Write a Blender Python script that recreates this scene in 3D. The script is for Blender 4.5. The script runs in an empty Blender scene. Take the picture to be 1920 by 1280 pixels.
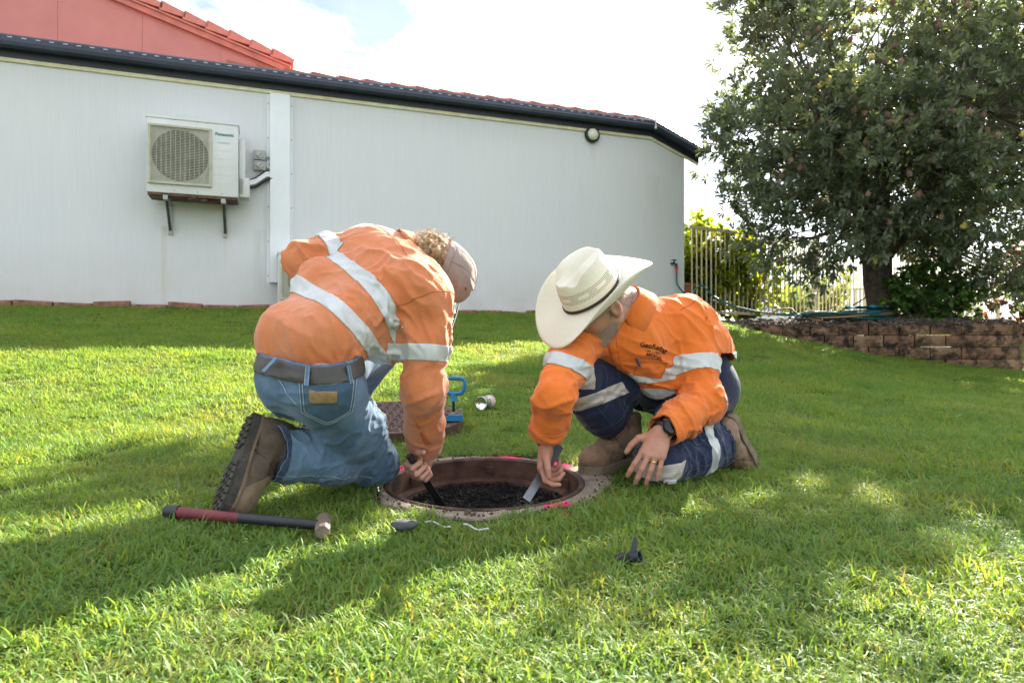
import bpy, bmesh, math, random
import numpy as np
from mathutils import Vector, Matrix
from mathutils.bvhtree import BVHTree

SC = bpy.context.scene
COL = SC.collection
R = math.radians
random.seed(7)
RNG = np.random.default_rng(11)

# ------------------------------------------------------------------ camera
FPX, CX, CY, CAMZ = 1250.0, 960.0, 640.0, 0.45     # focal length in photo pixels, principal point, eye height
cam_d = bpy.data.cameras.new('camera')
cam = bpy.data.objects.new('camera', cam_d)
COL.objects.link(cam)
cam.location = (0, 0, CAMZ)
cam.rotation_euler = (R(90), 0, 0)
cam_d.sensor_width = 36.0
cam_d.lens = 36.0 * FPX / 1920.0
cam_d.clip_start = 0.05
cam_d.clip_end = 4000.0
cam_d.dof.use_dof = True
cam_d.dof.focus_distance = 2.15
cam_d.dof.aperture_fstop = 6.3
SC.camera = cam

# ------------------------------------------------------------------ sky and sun
SUN_AZ, SUN_EL = 35.5, 33.5          # degrees right of the view direction (+Y), degrees above the horizon
sun_dir = Vector((math.sin(R(SUN_AZ)) * math.cos(R(SUN_EL)), math.cos(R(SUN_AZ)) * math.cos(R(SUN_EL)), math.sin(R(SUN_EL))))
world = bpy.data.worlds.new('World')
SC.world = world
world.use_nodes = True
nt = world.node_tree
nt.nodes.clear()
def wn(t, **kw):
    n = nt.nodes.new(t)
    for k, v in kw.items():
        setattr(n, k, v)
    return n
out = wn('ShaderNodeOutputWorld'); bg = wn('ShaderNodeBackground'); bg.inputs['Strength'].default_value = 0.15
sky = wn('ShaderNodeTexSky', sky_type='NISHITA', sun_disc=False)
sky.sun_elevation = R(SUN_EL); sky.sun_rotation = R(SUN_AZ)
sky.air_density = 1.0; sky.dust_density = 0.7; sky.ozone_density = 1.0
tc = wn('ShaderNodeTexCoord'); sep = wn('ShaderNodeSeparateXYZ')
nt.links.new(tc.outputs['Generated'], sep.inputs[0])
den = wn('ShaderNodeMath', operation='MAXIMUM'); den.inputs[1].default_value = 0.0
den2 = wn('ShaderNodeMath', operation='ADD'); den2.inputs[1].default_value = 0.22
nt.links.new(sep.outputs['Z'], den.inputs[0]); nt.links.new(den.outputs[0], den2.inputs[0])
dx = wn('ShaderNodeMath', operation='DIVIDE'); dy = wn('ShaderNodeMath', operation='DIVIDE')
nt.links.new(sep.outputs['X'], dx.inputs[0]); nt.links.new(den2.outputs[0], dx.inputs[1])
nt.links.new(sep.outputs['Y'], dy.inputs[0]); nt.links.new(den2.outputs[0], dy.inputs[1])
cmb = wn('ShaderNodeCombineXYZ')
nt.links.new(dx.outputs[0], cmb.inputs[0]); nt.links.new(dy.outputs[0], cmb.inputs[1])
cmap = wn('ShaderNodeMapping'); cmap.inputs['Location'].default_value = (10.2, 5.4, 0.0); nt.links.new(cmb.outputs[0], cmap.inputs[0])
cn = wn('ShaderNodeTexNoise'); cn.inputs['Scale'].default_value = 2.8; cn.inputs['Detail'].default_value = 9; cn.inputs['Roughness'].default_value = 0.6
cn.inputs['Distortion'].default_value = 0.3
nt.links.new(cmap.outputs[0], cn.inputs['Vector'])
cr = wn('ShaderNodeValToRGB'); cr.color_ramp.elements[0].position = 0.42; cr.color_ramp.elements[0].color = (0.12, 0.12, 0.12, 1)
cr.color_ramp.elements[1].position = 0.64; cr.color_ramp.elements[1].color = (1, 1, 1, 1)
cr.color_ramp.interpolation = 'EASE'; nt.links.new(cn.outputs['Fac'], cr.inputs[0])
cn2 = wn('ShaderNodeTexNoise'); cn2.inputs['Scale'].default_value = 4.0; cn2.inputs['Detail'].default_value = 7
nt.links.new(cmb.outputs[0], cn2.inputs['Vector'])
cr2 = wn('ShaderNodeValToRGB'); cr2.color_ramp.elements[0].position = 0.3; cr2.color_ramp.elements[0].color = (2.15, 2.30, 2.55, 1)
cr2.color_ramp.elements[1].position = 0.62; cr2.color_ramp.elements[1].color = (3.25, 3.32, 3.42, 1)
nt.links.new(cn2.outputs['Fac'], cr2.inputs[0])
skd = wn('ShaderNodeVectorMath', operation='SCALE'); skd.inputs['Scale'].default_value = 0.17; nt.links.new(sky.outputs[0], skd.inputs[0])      # clear sky seen between thin bright cloud
skm = wn('ShaderNodeMix', data_type='RGBA')
nt.links.new(cr.outputs['Color'], skm.inputs[0]); nt.links.new(skd.outputs[0], skm.inputs[6]); nt.links.new(cr2.outputs['Color'], skm.inputs[7])
nt.links.new(skm.outputs[2], bg.inputs['Color']); nt.links.new(bg.outputs[0], out.inputs[0])

sun_d = bpy.data.lights.new('sun', 'SUN'); sun_d.energy = 3.4; sun_d.angle = R(0.55); sun_d.color = (1.0, 0.93, 0.80)
sun = bpy.data.objects.new('sun', sun_d); COL.objects.link(sun)
sun.location = (6, 8, 9)
sun.rotation_euler = (-sun_dir).to_track_quat('-Z', 'Y').to_euler()

vs = SC.view_settings
vs.view_transform = 'Standard'; vs.look = 'None'; vs.gamma = 1.0; vs.use_curve_mapping = False
vs.exposure = 2.9
SC.cycles.max_bounces = 6
SC.cycles.diffuse_bounces = 3
SC.cycles.glossy_bounces = 2
SC.cycles.adaptive_threshold = 0.02
SC.cycles.transparent_max_bounces = 12

# ------------------------------------------------------------------ helpers: geometry
def px(x, y, Y):
    """a photo pixel at depth Y (metres in front of the lens) -> world point"""
    return np.array([(x - CX) / FPX * Y, Y, CAMZ + (CY - y) / FPX * Y])

def V3(a):
    return Vector((float(a[0]), float(a[1]), float(a[2])))

def nrm(a):
    a = np.asarray(a, float)
    return a / (np.linalg.norm(a, axis=-1, keepdims=True) + 1e-12)

def raw_mesh(name, V, F):
    me = bpy.data.meshes.new(name)
    V = np.asarray(V, np.float32).reshape(-1, 3)
    if isinstance(F, np.ndarray):
        k = F.shape[1]; n = F.shape[0]
        me.vertices.add(len(V)); me.vertices.foreach_set('co', V.ravel())
        me.loops.add(n * k); me.loops.foreach_set('vertex_index', F.astype(np.int32).ravel())
        me.polygons.add(n)
        me.polygons.foreach_set('loop_start', np.arange(0, n * k, k, dtype=np.int32))
        me.polygons.foreach_set('loop_total', np.full(n, k, np.int32))
        me.update(calc_edges=True)
    else:
        me.from_pydata([tuple(map(float, v)) for v in V], [], F)
        me.update()
    me.validate()
    return me

def link(name, me, mat=None, parent=None, smooth=False, loc=None):
    o = bpy.data.objects.new(name, me)
    COL.objects.link(o)
    if mat is not None and me is not None and len(me.materials) == 0:
        me.materials.append(mat)
    if smooth and me is not None:
        me.polygons.foreach_set('use_smooth', np.ones(len(me.polygons), bool))
    if parent is not None:
        o.parent = parent
        if parent.location.length > 0 or parent.rotation_euler[:] != (0, 0, 0):
            o.matrix_parent_inverse = Matrix.LocRotScale(parent.location, parent.rotation_euler, None).inverted()
    if loc is not None:
        o.location = loc
    return o

def tag(o, label=None, cat=None, group=None, kind=None):
    if label: o['label'] = label
    if cat: o['category'] = cat
    if group: o['group'] = group
    if kind: o['kind'] = kind
    return o

def empty(name, loc=(0, 0, 0), label=None, cat=None, group=None):
    o = bpy.data.objects.new(name, None)
    o.empty_display_size = 0.1
    COL.objects.link(o)
    o.location = Vector([float(c) for c in loc])
    return tag(o, label, cat, group)

class MB:
    """collects simple solids into one mesh"""
    def __init__(self):
        self.v = []; self.f = []
    def add(self, V, F):
        b = len(self.v)
        self.v += [tuple(map(float, p)) for p in V]
        self.f += [tuple(b + i for i in f) for f in F]
        return self
    def box(self, c, ex, ey, ez, hx, hy, hz, bev=0.0):
        """centre, three axes, three half sizes; bev chamfers the edges"""
        c = np.asarray(c, float); ax = [np.asarray(e, float) for e in (ex, ey, ez)]; h = [hx, hy, hz]
        if bev <= 0:
            P = []
            for sz in (-1, 1):
                for sy in (-1, 1):
                    for sx in (-1, 1):
                        P.append(c + ax[0] * sx * hx + ax[1] * sy * hy + ax[2] * sz * hz)
            return self.add(P, [(0, 2, 3, 1), (4, 5, 7, 6), (0, 1, 5, 4), (2, 6, 7, 3), (0, 4, 6, 2), (1, 3, 7, 5)])
        bm = bmesh.new(); bmesh.ops.create_cube(bm, size=1.0)
        for v in bm.verts:
            v.co = Vector((v.co.x * 2 * hx, v.co.y * 2 * hy, v.co.z * 2 * hz))
        bmesh.ops.bevel(bm, geom=list(bm.edges), offset=bev, segments=2, affect='EDGES', profile=0.6)
        bm.verts.index_update()
        P = [c + ax[0] * v.co.x + ax[1] * v.co.y + ax[2] * v.co.z for v in bm.verts]
        F = [tuple(v.index for v in f.verts) for f in bm.faces]
        bm.free()
        return self.add(P, F)
    def tube(self, pts, rad, seg=8, cap=True):
        pts = [np.asarray(p, float) for p in pts]
        n = len(pts)
        rad = [rad] * n if np.isscalar(rad) else list(rad)
        P = []; F = []
        t0 = nrm(pts[1] - pts[0])
        up = np.array([0, 0, 1.0]) if abs(t0[2]) < 0.9 else np.array([1.0, 0, 0])
        a = nrm(np.cross(t0, up))
        for i in range(n):
            t = nrm(pts[min(i + 1, n - 1)] - pts[max(i - 1, 0)])
            a = nrm(a - t * np.dot(a, t)); b = np.cross(t, a)
            for k in range(seg):
                th = 2 * math.pi * k / seg
                P.append(pts[i] + rad[i] * (a * math.cos(th) + b * math.sin(th)))
        for i in range(n - 1):
            for k in range(seg):
                k2 = (k + 1) % seg
                F.append((i * seg + k, i * seg + k2, (i + 1) * seg + k2, (i + 1) * seg + k))
        if cap:
            F.append(tuple(range(seg - 1, -1, -1)))
            F.append(tuple((n - 1) * seg + k for k in range(seg)))
        return self.add(P, F)
    def lathe(self, prof, c, ax, ref, seg=32, cap0=True, cap1=True):
        """profile of (radius, height) turned round an axis"""
        c = np.asarray(c, float); ax = nrm(ax); a = nrm(np.asarray(ref, float) - ax * np.dot(ref, ax)); b = np.cross(ax, a)
        P = []; F = []
        for (r, h) in prof:
            for k in range(seg):
                th = 2 * math.pi * k / seg
                P.append(c + ax * h + r * (a * math.cos(th) + b * math.sin(th)))
        for i in range(len(prof) - 1):
            for k in range(seg):
                k2 = (k + 1) % seg
                F.append((i * seg + k, i * seg + k2, (i + 1) * seg + k2, (i + 1) * seg + k))
        if cap0: F.append(tuple(range(seg - 1, -1, -1)))
        if cap1: F.append(tuple((len(prof) - 1) * seg + k for k in range(seg)))
        return self.add(P, F)
    def prism(self, poly, o, eu, ev, ew, d0, d1):
        """2-D polygon (u, v) extruded along ew from d0 to d1"""
        o = np.asarray(o, float); eu = np.asarray(eu, float); ev = np.asarray(ev, float); ew = np.asarray(ew, float)
        n = len(poly)
        P = [o + eu * u + ev * v + ew * d0 for u, v in poly] + [o + eu * u + ev * v + ew * d1 for u, v in poly]
        F = [tuple(range(n - 1, -1, -1)), tuple(range(n, 2 * n))]
        for i in range(n):
            j = (i + 1) % n
            F.append((i, j, n + j, n + i))
        return self.add(P, F)
    def build(self, name, mat, parent=None, smooth=False, fixn=True):
        me = raw_mesh(name, self.v, self.f)
        if fixn:
            bm = bmesh.new(); bm.from_mesh(me)
            bmesh.ops.recalc_face_normals(bm, faces=bm.faces)
            bm.to_mesh(me); bm.free()
        if smooth:
            me.polygons.foreach_set('use_smooth', np.ones(len(me.polygons), bool))
            try:
                me.set_sharp_from_angle(angle=R(38))
            except Exception:
                pass
        return link(name, me, mat, parent)

# ------------------------------------------------------------------ helpers: materials
class NT:
    def __init__(self, name):
        self.m = bpy.data.materials.new(name); self.m.use_nodes = True
        self.t = self.m.node_tree; self.t.nodes.clear()
        self.out = self.t.nodes.new('ShaderNodeOutputMaterial')
    def n(self, t, **kw):
        o = self.t.nodes.new(t)
        for k, v in kw.items(): setattr(o, k, v)
        return o
    def l(self, a, b): self.t.links.new(a, b)
    def coord(self, kind='Object', scale=(1, 1, 1)):
        tc = self.n('ShaderNodeTexCoord'); mp = self.n('ShaderNodeMapping')
        mp.inputs['Scale'].default_value = scale
        self.l(tc.outputs[kind], mp.inputs[0])
        return mp.outputs[0]
    def noise(self, vec, scale, detail=4, rough=0.55, dist=0.0):
        n = self.n('ShaderNodeTexNoise'); n.inputs['Scale'].default_value = scale; n.inputs['Detail'].default_value = detail
        n.inputs['Roughness'].default_value = rough; n.inputs['Distortion'].default_value = dist
        self.l(vec, n.inputs['Vector'])
        return n.outputs['Fac']
    def ramp(self, fac, stops):
        r = self.n('ShaderNodeValToRGB'); e = r.color_ramp.elements
        while len(e) < len(stops): e.new(0.5)
        for el, (p, c) in zip(e, stops):
            el.position = p; el.color = (*c, 1) if len(c) == 3 else c
        self.l(fac, r.inputs[0])
        return r.outputs[0]
    def mix(self, fac, a, b, mode='MIX'):
        m = self.n('ShaderNodeMix', data_type='RGBA', blend_type=mode)
        for inp, v in ((m.inputs[0], fac), (m.inputs[6], a), (m.inputs[7], b)):
            if hasattr(v, 'links') or isinstance(v, bpy.types.NodeSocket): self.l(v, inp)
            elif np.isscalar(v): inp.default_value = v
            else: inp.default_value = (*v, 1)
        return m.outputs[2]
    def math(self, op, a, b=0.0):
        m = self.n('ShaderNodeMath', operation=op)
        for inp, v in ((m.inputs[0], a), (m.inputs[1], b)):
            if isinstance(v, bpy.types.NodeSocket): self.l(v, inp)
            else: inp.default_value = v
        return m.outputs[0]
    def attr(self, name):
        a = self.n('ShaderNodeAttribute'); a.attribute_name = name
        return a
    def bump(self, h, strength=0.3, dist=0.01, normal=None):
        b = self.n('ShaderNodeBump'); b.inputs['Strength'].default_value = strength; b.inputs['Distance'].default_value = dist
        self.l(h, b.inputs['Height'])
        if normal is not None: self.l(normal, b.inputs['Normal'])
        return b.outputs[0]
    def bsdf(self, col, rough=0.6, normal=None, spec=0.5, metal=0.0, **kw):
        p = self.n('ShaderNodeBsdfPrincipled')
        for nm, v in (('Base Color', col), ('Roughness', rough), ('Metallic', metal), ('Specular IOR Level', spec)):
            if isinstance(v, bpy.types.NodeSocket): self.l(v, p.inputs[nm])
            elif np.isscalar(v): p.inputs[nm].default_value = v
            else: p.inputs[nm].default_value = (*v, 1)
        if normal is not None: self.l(normal, p.inputs['Normal'])
        for k, v in kw.items(): p.inputs[k.replace('_', ' ')].default_value = v
        self.l(p.outputs[0], self.out.inputs[0])
        return p

def simple(name, col, rough=0.6, var=0.12, scale=20, bump=0.15, bscale=80, metal=0.0, spec=0.5, coord='Object', bdist=0.003):
    N = NT(name); v = N.coord(coord)
    f = N.noise(v, scale, 5)
    c0 = tuple(max(0, c * (1 - var)) for c in col); c1 = tuple(min(1, c * (1 + var)) for c in col)
    colr = N.ramp(f, [(0.3, c0), (0.7, c1)])
    nm = N.bump(N.noise(v, bscale, 4), bump, bdist) if bump > 0 else None
    N.bsdf(colr, rough, nm, spec, metal)
    return N.m
# ------------------------------------------------------------------ numpy noise
def _hash(ix, iy, iz):
    h = (ix.astype(np.int64) * 374761393 + iy.astype(np.int64) * 668265263 + iz.astype(np.int64) * 2147483647 + 1013904223) & 0xffffffff
    h = ((h ^ (h >> 13)) * 1274126177) & 0xffffffff
    h = (h ^ (h >> 16)) & 0xffff
    return h / 32767.5 - 1.0
def vnoise(P, seed=0):
    """smooth value noise in [-1, 1]"""
    P = np.asarray(P, float) + seed * 17.137
    i = np.floor(P).astype(np.int64); f = P - i
    f = f * f * f * (f * (f * 6 - 15) + 10)
    r = 0
    for dx in (0, 1):
        wx = f[:, 0] if dx else 1 - f[:, 0]
        for dy in (0, 1):
            wy = f[:, 1] if dy else 1 - f[:, 1]
            for dz in (0, 1):
                wz = f[:, 2] if dz else 1 - f[:, 2]
                r = r + wx * wy * wz * _hash(i[:, 0] + dx, i[:, 1] + dy, i[:, 2] + dz)
    return r
def fbm(P, oct=3, seed=0):
    P = np.asarray(P, float); r = 0; a = 1.0; s = 0
    for k in range(oct):
        r = r + a * vnoise(P * (2 ** k), seed + k); s += a; a *= 0.5
    return r / s
def sstep(x, a, b):
    t = np.clip((np.asarray(x, float) - a) / (b - a), 0, 1)
    return t * t * (3 - 2 * t)

# ------------------------------------------------------------------ the lie of the land
WO = np.array([-3.5, 7.3]); WD = np.array([0.938, 0.3466]); WD = WD / np.linalg.norm(WD); WN = np.array([WD[1], -WD[0]])   # long house wall: point, direction, normal to the lawn
BASEZ = 0.82
_q = np.linspace(-20, 30, 2001)
_s = np.where(_q < 0, 0.0, np.where(_q < 4, 0.157, np.where(_q < 6, 0.157 + (0.04 - 0.157) * (_q - 4) / 2, 0.04)))
_s = np.where(_q > 9, 0.015, _s)
_h = -np.cumsum(_s) * (_q[1] - _q[0]); _h += BASEZ - np.interp(0, _q, _h)
MH = np.array([-0.087, 2.13])          # manhole centre
def ground(X, Y):
    X = np.asarray(X, float); Y = np.asarray(Y, float)
    q = (X - WO[0]) * WN[0] + (Y - WO[1]) * WN[1]
    z = np.interp(q, _q, _h)
    z = z - (0.17 * sstep(X, 2.2, 4.2) + 0.06 * sstep(X, 4.0, 6.0)) * sstep(Y, 2.5, 6.5) * sstep(-Y, -13, -8.5)
    z = z + 0.03 * np.exp(-((X - 2.9) ** 2 + (Y - 7.9) ** 2) / 1.6)
    P = np.stack([X.ravel(), Y.ravel(), np.zeros(X.size)], 1)
    bump = (0.022 * vnoise(P * 1.3, 3) + 0.008 * vnoise(P * 4.1, 5)).reshape(X.shape)
    d = np.hypot(X - MH[0], Y - MH[1])
    bump = bump * sstep(d, 0.45, 1.4) * sstep(np.abs(q), 0.0, 0.8)
    z = z + bump
    return np.where(d < 0.9, z * sstep(d, 0.35, 0.9) + (1 - sstep(d, 0.35, 0.9)) * (0.004 + 0.05 * (Y - MH[1])), z)
def gz(x, y): return float(ground(np.array([x]), np.array([y]))[0])
def on_ground(x, y):
    """photo pixel -> the lawn point it shows"""
    Y = np.linspace(0.7, 14, 3000); X = (x - CX) / FPX * Y
    zr = CAMZ + (CY - y) / FPX * Y; g = ground(X, Y)
    k = np.argmax(zr < g) if np.any(zr < g) else len(Y) - 1
    return np.array([X[k], Y[k], g[k]])

# ------------------------------------------------------------------ ground sheet
def soil_material():
    N = NT('lawn_soil'); v = N.coord('Object')
    a = N.noise(v, 3.0, 6); b = N.noise(v, 55.0, 5)
    c = N.mix(N.ramp(a, [(0.35, (0, 0, 0)), (0.65, (1, 1, 1))]), (0.045, 0.080, 0.016), (0.075, 0.095, 0.026))
    c = N.mix(N.ramp(b, [(0.45, (0, 0, 0)), (0.7, (1, 1, 1))]), c, (0.085, 0.070, 0.032))
    N.bsdf(c, 0.95, N.bump(b, 0.8, 0.02), 0.1)
    return N.m
M_SOIL = soil_material()
def ground_mesh():
    xs = np.unique(np.concatenate([np.linspace(-400, -14, 14), np.linspace(-14, -3, 45), np.linspace(-3, 3, 121), np.linspace(3, 16, 66), np.linspace(16, 400, 14)]))
    ys = np.unique(np.concatenate([np.linspace(-60, -3, 10), np.linspace(-3, 0.5, 25), np.linspace(0.5, 4, 71), np.linspace(4, 18, 71), np.linspace(18, 900, 16)]))
    X, Y = np.meshgrid(xs, ys)
    Z = ground(X, Y) - 0.004
    Z = np.where(Y > 20, Z - (Y - 20) * 0.02, Z)
    V = np.stack([X.ravel(), Y.ravel(), Z.ravel()], 1)
    nx, ny = len(xs), len(ys)
    I = np.arange(nx * ny).reshape(ny, nx)
    F = np.stack([I[:-1, :-1].ravel(), I[:-1, 1:].ravel(), I[1:, 1:].ravel(), I[1:, :-1].ravel()], 1)
    c = V[F].mean(1)
    keep = np.hypot(c[:, 0] - MH[0], c[:, 1] - MH[1]) > 0.40
    # the opening: a band from the grid's ragged hole down to a clean circle under the collar
    me = raw_mesh('lawn', V, F[keep])
    bm = bmesh.new(); bm.from_mesh(me)
    bmesh.ops.delete(bm, geom=[v for v in bm.verts if not v.link_faces], context='VERTS')
    inner = [e for e in bm.edges if e.is_boundary and (e.verts[0].co.xy - Vector(MH)).length < 0.7]
    ring = []
    for k in range(64):
        a = 2 * math.pi * k / 64
        x, y = MH[0] + 0.335 * math.cos(a), MH[1] + 0.335 * math.sin(a)
        ring.append(bm.verts.new((x, y, gz(x, y) - 0.004)))
    re = [bm.edges.new((ring[k], ring[(k + 1) % 64])) for k in range(64)]
    bmesh.ops.bridge_loops(bm, edges=inner + re)
    bmesh.ops.recalc_face_normals(bm, faces=bm.faces)
    bm.to_mesh(me); bm.free()
    o = link('lawn_ground', me, M_SOIL, smooth=True)
    if o.data.polygons[0].normal.z < 0: o.data.flip_normals()
    return tag(o, 'sloping lawn ground under the grass', kind='structure')
ground_mesh()

# ------------------------------------------------------------------ grass: tufts set out over the lawn
def grass_material():
    N = NT('grass_blade')
    oi = N.n('ShaderNodeObjectInfo'); at = N.attr('tone'); v = N.coord('Object')
    geo = N.n('ShaderNodeNewGeometry')
    big = N.noise(geo.outputs['Position'], 2.6, 4)
    c = N.ramp(at.outputs['Fac'], [(0.0, (0.30, 0.23, 0.09)), (0.10, (0.26, 0.24, 0.07)), (0.16, (0.105, 0.205, 0.038)), (0.6, (0.150, 0.275, 0.050)), (1.0, (0.255, 0.345, 0.062))])
    c = N.mix(N.ramp(big, [(0.32, (0, 0, 0)), (0.68, (1, 1, 1))]), c, N.mix(0.75, c, (0.075, 0.19, 0.050)))
    dry = N.noise(geo.outputs['Position'], 1.15, 5, 0.65); c = N.mix(N.math('MULTIPLY', N.ramp(dry, [(0.52, (0, 0, 0)), (0.72, (1, 1, 1))]), 0.45), c, (0.33, 0.30, 0.11))
    c = N.mix(N.math('MULTIPLY', oi.outputs['Random'], 0.35), c, (0.23, 0.30, 0.062))
    d = N.n('ShaderNodeBsdfPrincipled'); d.inputs['Roughness'].default_value = 0.5; d.inputs['Specular IOR Level'].default_value = 0.32
    t = N.n('ShaderNodeBsdfTranslucent')
    N.l(c, d.inputs['Base Color'])
    tcol = N.mix(1.0, c, (1.95, 1.6, 0.7), 'MULTIPLY'); N.l(tcol, t.inputs['Color'])
    m = N.n('ShaderNodeMixShader'); m.inputs[0].default_value = 0.46
    N.l(d.outputs[0], m.inputs[1]); N.l(t.outputs[0], m.inputs[2]); N.l(m.outputs[0], N.out.inputs[0])
    return N.m
M_GRASS = grass_material()

def tuft_mesh(name, rng, nblade, rad, hmin, hmax, wid, dead=0.1):
    V = []; F = []; T = []
    for b in range(nblade):
        r = rad * math.sqrt(rng.random()); a = rng.random() * 6.283
        x, y = r * math.cos(a), r * math.sin(a)
        L = hmin + (hmax - hmin) * rng.random() ** 1.3
        az = rng.random() * 6.283; lean = 0.35 + 1.2 * rng.random() ** 0.8; curl = rng.uniform(-0.2, 1.0)
        w = wid * rng.uniform(0.6, 1.25)
        tone = rng.random() * 0.1 if rng.random() < dead else rng.uniform(0.16, 1.0)
        side = np.array([-math.sin(az), math.cos(az), 0.0]); tw = rng.uniform(-0.5, 0.5)
        p = np.array([x, y, -0.006]); base = len(V); nseg = 3
        ang = lean * 0.55
        for k in range(nseg + 1):
            ww = w * (1.0, 0.95, 0.66, 0.0)[k]
            s = side * math.cos(tw * k) + np.array([0, 0, 1.0]) * math.sin(tw * k) * 0.5
            if k < nseg:
                V += [p - s * ww / 2, p + s * ww / 2]; T += [tone, tone]
                dirv = np.array([math.cos(az) * math.sin(ang), math.sin(az) * math.sin(ang), math.cos(ang)])
                p = p + dirv * L / nseg; ang = min(ang + (lean * 0.45 + curl * 0.35), 1.9)
            else:
                V.append(p); T.append(tone)
        F += [(base, base + 1, base + 3), (base, base + 3, base + 2), (base + 2, base + 3, base + 5), (base + 2, base + 5, base + 4), (base + 4, base + 5, base + 6)]
    me = raw_mesh(name, np.array(V), np.array(F))
    at = me.attributes.new('tone', 'FLOAT', 'POINT'); at.data.foreach_set('value', np.array(T, np.float32))
    me.materials.append(M_GRASS)
    me.polygons.foreach_set('use_smooth', np.ones(len(me.polygons), bool))
    return me

def scatter(name, P, rot, scl, idx, meshes, label, cat, mat=None):
    """one object: the given meshes instanced on points by geometry nodes"""
    me = bpy.data.meshes.new(name)
    me.vertices.add(len(P)); me.vertices.foreach_set('co', np.asarray(P, np.float32).ravel())
    for nm, ty, fld, arr in (('rot', 'FLOAT_VECTOR', 'vector', np.asarray(rot, np.float32).ravel()), ('scl', 'FLOAT', 'value', np.asarray(scl, np.float32)), ('pick', 'INT', 'value', np.asarray(idx, np.int32))):
        a = me.attributes.new(nm, ty, 'POINT'); a.data.foreach_set(fld, arr)
    o = bpy.data.objects.new(name, me); COL.objects.link(o)
    g = bpy.data.node_groups.new(name, 'GeometryNodeTree')
    g.interface.new_socket(name='Geometry', in_out='INPUT', socket_type='NodeSocketGeometry')
    g.interface.new_socket(name='Geometry', in_out='OUTPUT', socket_type='NodeSocketGeometry')
    gi = g.nodes.new('NodeGroupInput'); go = g.nodes.new('NodeGroupOutput')
    j = g.nodes.new('GeometryNodeGeometryToInstance')
    for k, m in reversed(list(enumerate(meshes))):
        src = bpy.data.objects.new(m.name, m)
        oi = g.nodes.new('GeometryNodeObjectInfo'); oi.inputs['Object'].default_value = src; oi.transform_space = 'ORIGINAL'
        g.links.new(oi.outputs['Geometry'], j.inputs[0])
    iop = g.nodes.new('GeometryNodeInstanceOnPoints'); iop.inputs['Pick Instance'].default_value = True
    g.links.new(gi.outputs[0], iop.inputs['Points']); g.links.new(j.outputs[0], iop.inputs['Instance'])
    def na(nm, ty):
        n = g.nodes.new('GeometryNodeInputNamedAttribute'); n.data_type = ty; n.inputs['Name'].default_value = nm
        return n.outputs[0]
    g.links.new(na('pick', 'INT'), iop.inputs['Instance Index'])
    er = g.nodes.new('FunctionNodeEulerToRotation'); g.links.new(na('rot', 'FLOAT_VECTOR'), er.inputs[0])
    g.links.new(er.outputs[0], iop.inputs['Rotation']); g.links.new(na('scl', 'FLOAT'), iop.inputs['Scale'])
    g.links.new(iop.outputs[0], go.inputs[0])
    md = o.modifiers.new('scatter', 'NODES'); md.node_group = g
    return tag(o, label, cat, kind='stuff')

def bed_front(t):
    """front line of the raised garden bed, t in 0..1 -> x, y"""
    P = np.array([[2.35, 8.95], [2.95, 8.42], [3.75, 7.92], [4.5, 7.58], [5.15, 7.40], [5.60, 7.42], [5.95, 7.72], [6.15, 8.3], [6.2, 9.2]])
    d = np.concatenate([[0], np.cumsum(np.linalg.norm(np.diff(P, axis=0), axis=1))]); 
    # smooth by a Catmull-like resample
    tt = np.clip(np.asarray(t, float), 0, 1) * d[-1]
    w = 0.25; acc = 0
    for k in (-2, -1, 0, 1, 2):
        u = np.clip(tt + k * w * 0.5, 0, d[-1])
        acc = acc + np.stack([np.interp(u, d, P[:, 0]), np.interp(u, d, P[:, 1])], -1)
    return acc / 5, d[-1]
_bf, BED_LEN = bed_front(np.linspace(0, 1, 200))
def in_bed(x, y):
    yb = np.interp(x, _bf[:140, 0], _bf[:140, 1], left=99, right=99)
    return ((y > yb - 0.03) & (x < 6.2) & (x > 2.4)) | ((x >= 5.55) & (x < 6.25) & (y > 7.5))

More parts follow.
